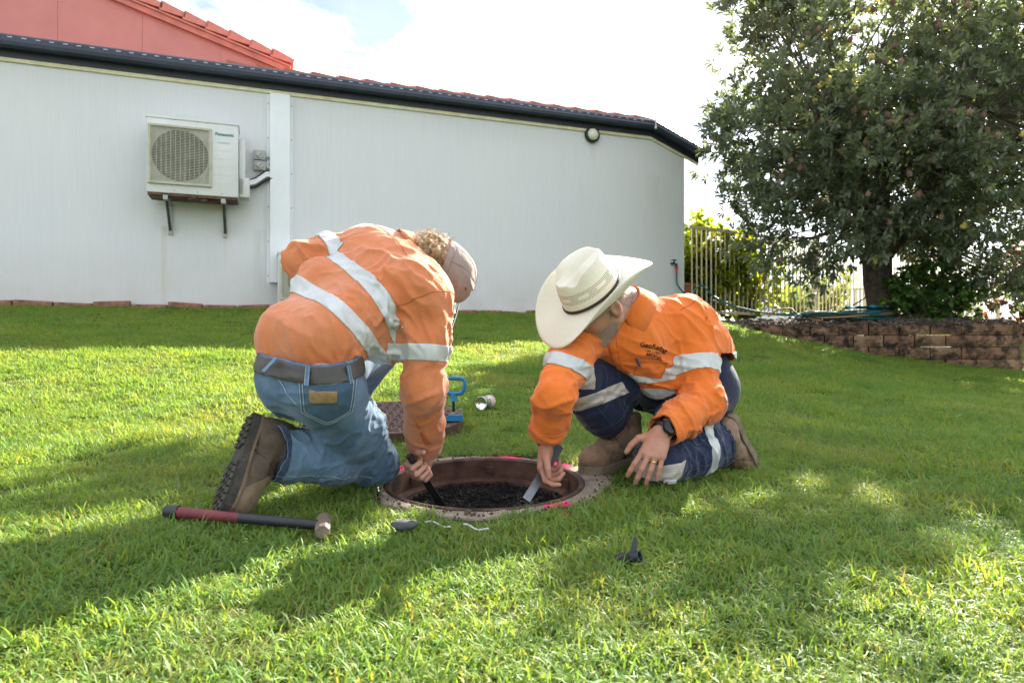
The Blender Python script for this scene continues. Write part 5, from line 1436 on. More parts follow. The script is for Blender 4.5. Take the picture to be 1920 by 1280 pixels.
        for a, b in ((0, 1), (2, 3), (4, 5), (6, 7), (0, 2), (1, 3), (4, 6), (5, 7), (0, 4), (1, 5), (2, 6), (3, 7)):
            va, vb = cv[a], cv[b]; m = (va < 0) != (vb < 0); t = np.where(m, va / (va - vb + 1e-12), 0)
            p = np.array(cor[a])[None] + t[:, None] * (np.array(cor[b]) - np.array(cor[a]))[None]
            acc += p * m[:, None]; num += m
        V = lo + (act + acc / num[:, None]) * h
        Q = []
        for ax in range(3):
            sl0 = [slice(None)] * 3; sl1 = [slice(None)] * 3; sl0[ax] = slice(0, -1); sl1[ax] = slice(1, None)
            a, b = ins[tuple(sl0)], ins[tuple(sl1)]
            e = np.argwhere(a != b); u, v = (ax + 1) % 3, (ax + 2) % 3
            e = e[(e[:, u] > 0) & (e[:, v] > 0) & (e[:, u] < val.shape[u] - 1) & (e[:, v] < val.shape[v] - 1)]
            fl = a[e[:, 0], e[:, 1], e[:, 2]]
            def cell(du, dv):
                c = e.copy(); c[:, u] -= du; c[:, v] -= dv
                return vid[c[:, 0], c[:, 1], c[:, 2]]
            q = np.stack([cell(1, 1), cell(0, 1), cell(0, 0), cell(1, 0)], 1)
            q[~fl] = q[~fl][:, ::-1]
            Q.append(q[(q >= 0).all(1)])
        Q = np.concatenate(Q)
        for it in range(2):
            g = self.grad(V); d = self(V); g2 = np.maximum((g ** 2).sum(1), 0.3)
            V = V - np.clip(d / g2, -h, h)[:, None] * g
        return V, Q, nrm(self.grad(V))

def clip_mesh(V, T, s, *attrs):
    """keep the part of a triangle mesh where the per-vertex value s > 0; extra per-vertex arrays are carried along"""
    pos = s > 0; k = pos[T].sum(1)
    out = [T[k == 3]]
    newV = [V]; newA = [[a] for a in attrs]
    mixed = T[(k == 1) | (k == 2)]
    if len(mixed):
        mk = pos[mixed]; one = mk.sum(1) == 1
        # turn each so that the odd corner comes first
        odd = np.where(one, mk.argmax(1), (~mk).argmax(1)); r = np.arange(len(mixed))
        a, b, c = mixed[r, odd], mixed[r, (odd + 1) % 3], mixed[r, (odd + 2) % 3]
        E = np.concatenate([np.stack([a, b], 1), np.stack([a, c], 1)]); Es = np.sort(E, 1)
        U, inv = np.unique(Es, axis=0, return_inverse=True); inv = inv.ravel()
        t = (s[U[:, 0]] / (s[U[:, 0]] - s[U[:, 1]] + 1e-15))[:, None]
        newV.append(V[U[:, 0]] * (1 - t) + V[U[:, 1]] * t)
        for A_, L_ in zip(attrs, newA):
            tt = t if A_.ndim > 1 else t[:, 0]
            L_.append(A_[U[:, 0]] * (1 - tt) + A_[U[:, 1]] * tt)
        n = len(mixed); ab, ac = len(V) + inv[:n], len(V) + inv[n:]
        o = one
        out.append(np.stack([a[o], ab[o], ac[o]], 1))
        o = ~one
        out.append(np.stack([ab[o], b[o], c[o]], 1)); out.append(np.stack([ab[o], c[o], ac[o]], 1))
    T2 = np.concatenate(out); V2 = np.concatenate(newV); A2 = [np.concatenate(x) for x in newA]
    used = np.unique(T2); mp_ = np.full(len(V2), -1); mp_[used] = np.arange(len(used))
    return (V2[used], mp_[T2]) + tuple(a[used] for a in A2)
def tris(Q): return np.concatenate([Q[:, [0, 1, 2]], Q[:, [0, 2, 3]]])

class Cloth:
    """a garment surface: triangle mesh with normals, ready to be cut, creased and to have pieces sewn on"""
    def __init__(self, solid, h):
        self.V, Q, self.N = solid.mesh(h); self.T = tris(Q)
    def crease(self, fields, base=None):
        d = np.zeros(len(self.V))
        for f in fields:
            c, rad, dr, wl, amp = f[:5]; seed = f[5] if len(f) > 5 else 1; lng = f[6] if len(f) > 6 else 4.5
            m = np.exp(-(((self.V - np.asarray(c)) ** 2).sum(1)) / (rad * rad))
            k = np.where(m > 0.02)[0]
            if not len(k): continue
            e = nrm(np.asarray(dr, float)); P = self.V[k]; al = P @ e
            q = (P - al[:, None] * e) / wl + (al / (wl * lng))[:, None] * e
            q = q + 0.22 * np.stack([vnoise(P * 14, seed + 4), vnoise(P * 14, seed + 5), vnoise(P * 14, seed + 6)], 1)
            n = np.clip(1.0 - np.abs(vnoise(q, seed)) * 2.1, 0, 1) ** 1.5 * 1.25 - 0.42
            d[k] += amp * m[k] * n
        d += 0.0022 * fbm(self.V * 17, 2, 3)
        self.V = self.V + self.N * d[:, None]; self.recalc()
        return self
    def recalc(self):
        a, b, c = (self.V[self.T[:, i]] for i in range(3)); fn = np.cross(b - a, c - a)
        N = np.zeros_like(self.V)
        for i in range(3): np.add.at(N, self.T[:, i], fn)
        self.N = nrm(N)
    def cut(self, fn):
        self.V, self.T, self.N = clip_mesh(self.V, self.T, fn(self.V), self.N); return self
    def seal(self):
        self.bvh = BVHTree.FromPolygons([tuple(v) for v in self.V.tolist()], self.T.tolist()); return self
    def at(self, x, y):
        """where a sight line through a photo pixel meets the garment"""
        d = Vector(((x - CX) / FPX, 1.0, (CY - y) / FPX)).normalized()
        h = self.bvh.ray_cast(Vector((0, 0, CAMZ)), d, 6.0)
        if h[0] is None:
            print('NOHIT', x, y)
            h = self.bvh.find_nearest(Vector((0, 0, CAMZ)) + d * 2.15)
        n = np.array(h[1]); 
        return np.array(h[0]), (n if n @ np.array(d) < 0 else -n)
    def obj(self, name, mat, parent, thick=0.0022):
        o = link(name, raw_mesh(name, self.V, self.T), mat, parent, smooth=True)
        if thick: md = o.modifiers.new('thickness', 'SOLIDIFY'); md.thickness = thick; md.offset = -1.0
        return o
    def piece(self, name, fn, mat, parent, off=0.0016, thick=0.0014, label=None):
        """a patch sewn on: the part of the surface where fn(V, N) > 0, lifted off it"""
        V, T, N = self.V, self.T, self.N
        for g in (fn if isinstance(fn, tuple) else (fn,)):
            if len(T): V, T, N = clip_mesh(V, T, g(V, N), N)
        if len(T) == 0:
            print('EMPTY PIECE', name); return None
        # keep it light where the patch is dense
        o = link(name, raw_mesh(name, V + nrm(N) * off, T), mat, parent, smooth=True)
        if thick: md = o.modifiers.new('thickness', 'SOLIDIFY'); md.thickness = thick; md.offset = -1.0
        if label: o['label'] = label
        return o
def plane3(pts, axis_hint=None):
    P = np.array(pts); c = P.mean(0); u, s, vt = np.linalg.svd(P - c); return c, vt[2]
def frame_at(p, n, up):
    ev = nrm(np.asarray(up, float) - n * np.dot(up, n)); eu = np.cross(ev, n); return p, eu, ev, nrm(n)
def rect(fr, u0, u1, v0, v1, depth=0.06, skew=0.0, face=0.1):
    p, eu, ev, n = fr
    def f(V, N):
        q = V - p; u, v, w = q @ eu, q @ ev, q @ n; u = u - skew * v
        s = np.minimum(np.minimum(u - u0, u1 - u), np.minimum(v - v0, v1 - v))
        return np.minimum(np.minimum(s, depth - np.abs(w)), (N @ n - face) * 0.02)
    return f
def poly(fr, pts, depth=0.06, face=0.1):
    """convex polygon patch, corners counter-clockwise in (u, v)"""
    p, eu, ev, n = fr
    def f(V, N):
        q = V - p; u, v, w = q @ eu, q @ ev, q @ n; s = np.minimum(depth - np.abs(w), (N @ n - face) * 0.02)
        for (a, b), (c, d) in zip(pts, pts[1:] + pts[:1]):
            ex_, ey_ = c - a, d - b; L = math.hypot(ex_, ey_); s = np.minimum(s, ((v - b) * ex_ - (u - a) * ey_) / L)
        return s
    return f
def strip(dist, hw, mask):
    """a narrow line where the signed distance dist(V) is within hw, kept where mask(V, N) > 0"""
    return (mask, lambda V, N: hw - dist(V), lambda V, N: hw + dist(V))
def outline(fr, pts, w=0.0012, inset=0.0, **kw):
    """the stitched edge of such a polygon"""
    g = poly(fr, pts, **kw)
    return (lambda V, N: g(V, N) - inset, lambda V, N: inset + 2 * w - g(V, N))
def seglen(P, a, b):
    a = np.asarray(a, float); b = np.asarray(b, float); ab = b - a; t = (P - a) @ ab / (ab @ ab)
    tc_ = np.clip(t, 0, 1); return t, np.sqrt(((P - a - tc_[:, None] * ab) ** 2).sum(1))

def basis(f, u):
    f = nrm(f); u = nrm(np.asarray(u, float) - f * np.dot(u, f)); return f, np.cross(u, f), u      # forward, left, up
def hand(S, wrist, fdir, pnorm, right=True, curls=None, spread=0.0, thumb=None, scale=1.0, forearm=None):
    """palm and five jointed fingers; right hand: thumb side = fdir x pnorm-handed"""
    f = nrm(fdir); p = nrm(np.asarray(pnorm, float) - f * np.dot(pnorm, f))
    side = np.cross(f, p) if right else np.cross(p, f)         # towards the thumb
    s = scale; w = np.asarray(wrist, float)
    kn = []
    for i in range(4):
        b = w + f * 0.010 * s + side * (0.014 - 0.009 * i) * s
        k = w + f * (0.086, 0.089, 0.083, 0.074)[i] * s + side * (0.031, 0.010, -0.011, -0.030)[i] * s - p * (0.0, 0.003, 0.001, -0.003)[i] * s
        S.cone(b, k, 0.0155 * s, 0.0118 * s, 0.016 * s); kn.append(k)
    S.cone(w + f * 0.03 * s + side * 0.018 * s + p * 0.010 * s, w + f * 0.060 * s + side * 0.020 * s + p * 0.006 * s, 0.016 * s, 0.011 * s, 0.02 * s)
    S.cone(w + f * 0.03 * s - side * 0.020 * s + p * 0.008 * s, w + f * 0.060 * s - side * 0.022 * s + p * 0.005 * s, 0.013 * s, 0.010 * s, 0.02 * s)
    ln = ((0.043, 0.026, 0.021), (0.047, 0.030, 0.022), (0.043, 0.028, 0.022), (0.034, 0.021, 0.019)); rr = (0.0098, 0.0100, 0.0094, 0.0083)
    tips = []
    for i in range(4):
        a = 0; pt = kn[i]; sp = spread * (1.5 - i) * 0.33
        dirn = nrm(f + side * sp)
        for j in range(3):
            a += R(curls[i][j]); d = dirn * math.cos(a) + p * math.sin(a)
            q = pt + d * ln[i][j] * s; S.cone(pt, q, rr[i] * (1, 0.92, 0.86)[j] * s, rr[i] * (0.92, 0.86, 0.74)[j] * s, 0.0035 * s); pt = q
        tips.append((pt, d))
    tb = w + f * 0.020 * s + side * 0.022 * s + p * 0.006 * s
    t1, t2, t3 = thumb or ((0.62, 0.68, 0.35), (0.85, 0.35, 0.35), (0.9, 0.2, 0.4))
    pt = tb
    for (cf, cs, cp), L, r0, r1, kk in ((t1, 0.044, 0.0155, 0.0118, 0.014), (t2, 0.032, 0.0116, 0.0102, 0.004), (t3, 0.026, 0.0104, 0.0082, 0.0035)):
        d = nrm(f * cf + side * cs + p * cp); q = pt + d * L * s; S.cone(pt, q, r0 * s, r1 * s, kk * s); pt = q
    tips.append((pt, d))
    return side, p, tips, kn
def head(S, c, f, u, neck, slim=1.0):
    f, l, u = basis(f, u); A = np.array([f, l, u]); c = np.asarray(c, float)
    at = lambda x, y, z: c + f * x + l * y + u * z
    S.ell(at(-0.012, 0, 0.032), A, (0.099, 0.077, 0.094), 0.03)
    S.ell(at(0.030, 0, -0.040), A, (0.062, 0.058, 0.078), 0.035)
    S.cone(at(0.066, 0.016, -0.098), at(0.066, -0.016, -0.098), 0.021, 0.021, 0.022)
    for sg in (-1, 1):
        S.cone(at(-0.005, 0.055 * sg, -0.055), at(0.055, 0.026 * sg, -0.093), 0.020, 0.018, 0.03)       # jaw
        S.ell(at(0.062, 0.036 * sg, -0.020), A, (0.026, 0.024, 0.022), 0.02)                             # cheek
    S.cone(at(0.078, 0.036, 0.024), at(0.078, -0.036, 0.024), 0.014, 0.014, 0.014)                       # brow
    for sg in (-1, 1):
        S.ell(at(0.098, 0.031 * sg, 0.004), A, (0.020, 0.018, 0.012), 0.008, sub=True)
        S.ell(at(0.076, 0.031 * sg, 0.004), A, (0.0125, 0.0125, 0.0125), 0.003)
    S.cone(at(0.090, 0, 0.014), at(0.111, 0, -0.026), 0.0085, 0.0115, 0.010)
    for sg in (-1, 1): S.ell(at(0.100, 0.011 * sg, -0.029), A, (0.010, 0.008, 0.008), 0.006)
    S.cone(at(0.090, 0.018, -0.059), at(0.090, -0.018, -0.059), 0.0065, 0.0065, 0.006); S.cone(at(0.088, 0.016, -0.069), at(0.088, -0.016, -0.069), 0.0075, 0.0075, 0.006)
    for sg in (-1, 1):
        S.ell(at(-0.012, 0.078 * sg, -0.004), A, (0.021, 0.009, 0.034), 0.006)
        S.ell(at(-0.008, 0.087 * sg, 0.002), A, (0.012, 0.007, 0.020), 0.004, sub=True)
    S.cone(at(-0.025, 0, -0.045), neck, 0.056, 0.062, 0.03)
    return f, l, u
M_SKIN = None
def skin_material(name, tone, beard=None):
    N = NT(name); v = N.coord('Object'); a = N.noise(v, 28, 4); b = N.noise(v, 420, 3); r_ = N.noise(v, 9, 3)
    c = N.ramp(a, [(0.3, tuple(x * 0.86 for x in tone)), (0.7, tuple(min(1, x * 1.10) for x in tone))])
    c = N.mix(N.math('MULTIPLY', N.ramp(r_, [(0.4, (0, 0, 0)), (0.7, (1, 1, 1))]), 0.35), c, (tone[0] * 1.05, tone[1] * 0.72, tone[2] * 0.66))
    if beard:
        at = N.attr('whisker'); c = N.mix(N.math('MULTIPLY', at.outputs['Fac'], N.ramp(N.noise(v, 300, 2), [(0.35, (0.45, 0.45, 0.45)), (0.65, (1, 1, 1))])), c, beard)
    nm = N.bump(b, 0.25, 0.0012, N.bump(N.noise(v, 110, 3), 0.25, 0.002))
    p = N.bsdf(c, 0.48, nm, 0.4); p.inputs['Subsurface Weight'].default_value = 0.12; p.inputs['Subsurface Radius'].default_value = (0.9, 0.35, 0.2); p.inputs['Subsurface Scale'].default_value = 0.006
    return N.m
def fabric(name, col, rough=0.85, var=0.14, weave=900, wb=0.25, fade=None, sheen=0.15, big=9, worn=0.3):
    N = NT(name); v = N.coord('Object'); a = N.noise(v, big, 5); w = N.noise(v, weave, 2, 0.7); md = N.noise(v, 70, 4)
    c = N.ramp(a, [(0.3, tuple(x * (1 - var) for x in col)), (0.7, tuple(min(1, x * (1 + var)) for x in col))])
    if fade:
        g = N.n('ShaderNodeNewGeometry'); k = N.ramp(g.outputs['Pointiness'], [(0.49, (0, 0, 0)), (0.535, (1, 1, 1))])
        n2 = N.ramp(N.noise(v, 6, 4), [(0.42, (0, 0, 0)), (0.66, (1, 1, 1))])
        c = N.mix(N.math('MULTIPLY', n2, worn), c, fade)
    c = N.mix(N.math('MULTIPLY', w, 0.35), c, tuple(x * 0.6 for x in col))
    nm = N.bump(w, wb, 0.0012, N.bump(md, 0.25, 0.003, N.bump(N.math('POWER', N.math('ABSOLUTE', N.math('SUBTRACT', N.noise(N.coord('Object', (1, 1, 0.55)), 21, 3, 0.5, 0.8), 0.5)), 1.0), 0.35, 0.012)))
    p = N.bsdf(c, rough, nm, 0.2); p.inputs['Sheen Weight'].default_value = sheen; p.inputs['Sheen Roughness'].default_value = 0.5
    return N.m
# ------------------------------------------------------------------ people
M_ORANGE = fabric('faded_orange_cotton', (0.60, 0.185, 0.065), 0.8, 0.10, 700, 0.25, (0.64, 0.29, 0.18), 0.25, 5, 0.5)
M_ORANGE2 = fabric('bright_orange_cotton', (0.74, 0.165, 0.022), 0.8, 0.08, 700, 0.25, (0.74, 0.24, 0.06), 0.2, 5, 0.35)
M_ODARK = fabric('orange_seam', (0.45, 0.10, 0.02), 0.85, 0.1)
M_DENIM = fabric('blue_denim', (0.075, 0.135, 0.215), 0.85, 0.25, 520, 0.6, (0.25, 0.35, 0.46), 0.1, 8, 0.6)
M_DENIMP = fabric('pocket_denim', (0.050, 0.095, 0.155), 0.85, 0.2, 520, 0.5, (0.17, 0.25, 0.34), 0.1, 14, 0.5)
M_DENIMD = fabric('dark_denim', (0.035, 0.06, 0.10), 0.85, 0.2, 520, 0.5, None, 0.1, 12)
M_STITCH = fabric('denim_stitching', (0.30, 0.36, 0.42), 0.85, 0.2)
M_DRILL = fabric('navy_drill', (0.013, 0.019, 0.050), 0.8, 0.2, 600, 0.3, (0.030, 0.045, 0.11), 0.2, 7, 0.5)
M_DRILLD = fabric('navy_drill_seam', (0.010, 0.014, 0.036), 0.85, 0.2)
M_LSTITCH = fabric('navy_stitching', (0.07, 0.09, 0.17), 0.85, 0.1)
M_TAPE = simple('reflective_tape', (0.50, 0.51, 0.50), 0.42, 0.08, 30, 0.25, 600, 0.15, bdist=0.001)
M_TAPEW = simple('dusty_reflective_tape', (0.46, 0.41, 0.37), 0.5, 0.12, 25, 0.3, 300, 0.05, bdist=0.001)
M_LEATHER = simple('tan_leather_patch', (0.24, 0.15, 0.07), 0.7, 0.25, 60, 0.3, 200, bdist=0.001)
M_BELT = simple('dark_brown_belt', (0.045, 0.036, 0.030), 0.5, 0.15, 40, 0.3, 160, bdist=0.001)
M_BOOTL = simple('scuffed_brown_nubuck', (0.085, 0.058, 0.038), 0.85, 0.45, 22, 0.35, 220, bdist=0.002)
M_BOOTL2 = simple('dusty_brown_suede', (0.155, 0.108, 0.062), 0.9, 0.3, 22, 0.35, 220, bdist=0.002)
M_BOOTR = simple('worn_tan_leather', (0.20, 0.125, 0.075), 0.75, 0.4, 26, 0.3, 200, bdist=0.002)
M_SOLEL = simple('muddy_rubber_sole', (0.040, 0.034, 0.026), 0.85, 0.5, 40, 0.4, 160, bdist=0.002)
M_SOLER = simple('grey_tan_rubber_sole', (0.17, 0.13, 0.085), 0.8, 0.3, 40, 0.3, 160, bdist=0.002)
M_MIDSOLE = simple('brown_midsole', (0.13, 0.085, 0.05), 0.75, 0.3, 30, 0.2, 160, bdist=0.001)
M_LACE = simple('tan_bootlace', (0.16, 0.11, 0.05), 0.85, 0.4, 120, 0.4, 300)
M_LACEB = simple('dark_bootlace', (0.045, 0.032, 0.022), 0.85, 0.4, 120, 0.4, 300)

# ---- boots, modelled toe along +x and sole at z = 0, then set on the foot
def sole_outline(grow=0.0, n=44):
    xs_ = [-0.078, -0.07, -0.045, 0.0, 0.04, 0.09, 0.13, 0.165, 0.195, 0.212, 0.219]; lw = [0.004, 0.024, 0.036, 0.036, 0.036, 0.046, 0.052, 0.051, 0.039, 0.020, 0.003]
    pts = []
    for t in np.linspace(0, 1, n):
        x = -0.078 + 0.297 * (0.5 - 0.5 * math.cos(math.pi * t)); pts.append((x, np.interp(x, xs_, lw)))
    top = [(x, w + grow) for x, w in pts]; bot = [(x, -w - grow) for x, w in pts[::-1]]
    return top + bot
def boot(person, ankle, f, u, mats, lug=True, laces=True, label=None, sc=1.0):
    upm, upm2, solem, midm, lacem = mats
    f, l, u = basis(f, u); Mx = np.array([f, l, u]).T; o = np.asarray(ankle, float) - u * 0.105 * sc
    W = lambda P: np.asarray(P, float) * sc @ Mx.T + o
    S = Solid()
    S.cone((-0.022, 0, 0.085), (-0.022, 0, 0.165), 0.050, 0.054, 0.03); S.cone((-0.035, 0, 0.050), (-0.028, 0, 0.10), 0.040, 0.046, 0.03)
    S.cone((-0.005, 0, 0.085), (0.085, 0, 0.060), 0.044, 0.040, 0.03); S.cone((0.08, 0, 0.055), (0.150, 0, 0.047), 0.043, 0.041, 0.03); S.ell((0.165, 0, 0.046), np.eye(3), (0.050, 0.045, 0.036), 0.025)
    S.box((0.07, 0, 0.005), np.eye(3), (0.3, 0.2, 0.018), 0.001, 0.006, sub=True)
    C = Cloth(S, 0.0052)
    C.cut(lambda V: 0.183 - V[:, 2] - 0.0 * V[:, 0])
    C.crease([((0.075, 0, 0.08), 0.06, (0, 1, 0.1), 0.018, 0.006, 5), ((-0.02, 0, 0.13), 0.05, (0, 1, 0.0), 0.02, 0.004, 8), ((0.0, 0.0, 0.1), 0.2, (1, 0.2, 0), 0.03, 0.0015, 3)])
    loc = C.V.copy(); C.V = W(loc); C.recalc()
    b = C.obj('boot', upm, person, 0.003)
    if label: b['label'] = label
    def seam(nm, g, mt, off=0.0022):
        V, T, N = clip_mesh(C.V, C.T, g(loc), C.N)
        if len(T): oo = link(nm, raw_mesh(nm, V + nrm(N) * off, T), mt, b, smooth=True); md = oo.modifiers.new('t', 'SOLIDIFY'); md.thickness = 0.002; md.offset = -1
    seam('heel_counter', lambda P: np.minimum(-0.012 - P[:, 0] - 0.25 * (P[:, 2] - 0.06), 0.098 - P[:, 2]), upm2)
    seam('toe_cap', lambda P: np.minimum(P[:, 0] - 0.120 + 0.9 * (P[:, 2] - 0.06), 1.0 - P[:, 2]), upm2)
    seam('quarter', lambda P: np.minimum(0.060 - P[:, 0] + 0.5 * (P[:, 2] - 0.09), np.minimum(np.abs(P[:, 1]) - 0.021, 0.150 - P[:, 2])), upm, 0.0028)
    seam('stitch_line', lambda P: np.minimum(np.abs(P[:, 1]) - 0.018, 0.0), midm) if False else None
    seam('rand', lambda P: 0.036 + 0.004 * np.sin(P[:, 0] * 60) - P[:, 2], midm)
    seam('cuff_band', lambda P: np.minimum(P[:, 2] - 0.158, 0.182 - P[:, 2]), upm2)
    # sole: tread plate, welt, lugs
    m = MB(); m.prism(sole_outline(0.002), (0, 0, 0), (1, 0, 0), (0, 1, 0), (0, 0, 1), 0.004, 0.024); m.v = [tuple(p) for p in W(np.array(m.v))]; so = m.build('sole', solem, b)
    m = MB(); m.prism(sole_outline(0.0045), (0, 0, 0), (1, 0, 0), (0, 1, 0), (0, 0, 1), 0.0235, 0.031); m.v = [tuple(p) for p in W(np.array(m.v))]; m.build('welt', midm, so)
    if lug:
        ol = sole_outline(-0.001); xs_ = np.array([p[0] for p in ol[:44]]); wd = np.array([p[1] for p in ol[:44]])
        for x in np.arange(-0.066, 0.21, 0.0195):
            if 0.022 < x < 0.052: continue
            w = np.interp(x + 0.005, xs_, wd)
            if w < 0.012: continue
            for sg in (-1, 1):
                m = MB(); e = nrm(np.array([0.30 * sg, 1.0, 0])) if x > 0.05 else np.array([0, 1.0, 0]); e2 = np.cross([0, 0, 1.0], e)
                m.box((x + 0.006, sg * (w * 0.64), 0.0015), e, e2, (0, 0, 1), w * 0.33, 0.0068, 0.0046, 0.0012); m.v = [tuple(p) for p in W(np.array(m.v))]; m.build('tread_lug', solem, so)
            m = MB(); m.box((x + 0.013, 0, 0.0018), (0, 1, 0), (1, 0, 0), (0, 0, 1), w * 0.22, 0.0058, 0.0042, 0.0012); m.v = [tuple(p) for p in W(np.array(m.v))]; m.build('tread_lug', solem, so)
    if laces:
        C.seal(); m = MB()
        def surf(x, y):
            z = 0.0
            p0 = V3(W(np.array([[x - 0.0, y, 0.30]]))[0]); h = C.bvh.ray_cast(p0, -V3(u), 0.4)
            return (np.array(h[0]) + np.array(u) * 0.003) if h[0] is not None else None
        rows = [(0.030 + 0.0165 * k, 0.017 + 0.001 * k) for k in range(5)]
        for (x, y), (x2, y2) in zip(rows[:-1], rows[1:]):
            for sg in (-1, 1):
                P = [surf(x + (x2 - x) * t, sg * (y - 2 * y * t)) for t in np.linspace(0, 1, 6)]
                P = [p for p in P if p is not None]
                if len(P) > 2: m.tube(P, 0.0024, 6)
        p0 = surf(0.026, 0.0)
        if p0 is not None:
            for sg in (-1, 1):
                m.tube(spline([p0, p0 + l * 0.022 * sg + u * 0.012 + f * 0.004, p0 + l * 0.034 * sg - f * 0.006, p0 + l * 0.014 * sg - u * 0.002], 10), 0.0024, 6)
                m.tube(spline([p0, p0 + l * 0.03 * sg + f * 0.02, p0 + l * 0.042 * sg + f * 0.045 - u * 0.02], 8), 0.0022, 6)
        m.build('lace', lacem, b, smooth=True)
        m = MB()
        for sg in (-1, 1):
            for x, y in rows:
                q = surf(x, sg * (y + 0.004))
                if q is not None: m.lathe([(0.0045, 0), (0.0045, 0.002), (0.002, 0.0025)], q - np.array(u) * 0.002, u, f, 8)
        e = m.build('eyelets', M_SCREW, b); e['kind'] = 'stuff'
    return b

def strands(name, roots, dirs, L, rad, mat, parent, rng, curl=0.0, turns=2.0, grav=0.0, seg=5):
    V = []; F = []
    n = len(roots); D = nrm(dirs)
    for i in range(n):
        d = D[i]; a = nrm(np.cross(d, [0.3, 0.5, 0.81])); b = np.cross(d, a); ph = rng.uniform(0, 6.28); Li = L * rng.uniform(0.55, 1.2); tn = turns * rng.uniform(0.6, 1.3)
        base = len(V)
        for k in range(seg + 1):
            t = k / seg; c = curl * t * rng.uniform(0.8, 1.2)
            p = roots[i] + d * Li * t + c * (a * math.cos(ph + 6.28 * tn * t) + b * math.sin(ph + 6.28 * tn * t)) - curl * 0 * a + np.array([0, 0, -grav * t * t * Li])
            r = rad * (1 - 0.75 * t)
            for j in range(3): th = 2.094 * j; V.append(p + r * (a * math.cos(th) + b * math.sin(th)))
        for k in range(seg):
            for j in range(3): j2 = (j + 1) % 3; F.append((base + k * 3 + j, base + k * 3 + j2, base + k * 3 + 3 + j2, base + k * 3 + 3 + j))
    me = raw_mesh(name, np.array(V), np.array(F)); return link(name, me, mat, parent, smooth=True)
def add_attr(me, name, vals):
    a = me.attributes.new(name, 'FLOAT', 'POINT'); a.data.foreach_set('value', np.asarray(vals, np.float32))
def sleeve_band(C, sh, el, t0, t1, rad, others):
    """scalar: inside the sleeve between two fractions of the upper arm"""
    def f(V, N):
        t, d = seglen(V, sh, el); L = np.linalg.norm(np.asarray(el) - np.asarray(sh))
        s = np.minimum((t - t0) * L, (t1 - t) * L); s = np.minimum(s, rad - d)
        for (a, b, r) in others:
            _, d2 = seglen(V, a, b); s = np.minimum(s, (d2 - r) - (d - 0.06) + 0.03)
        return s
    return f

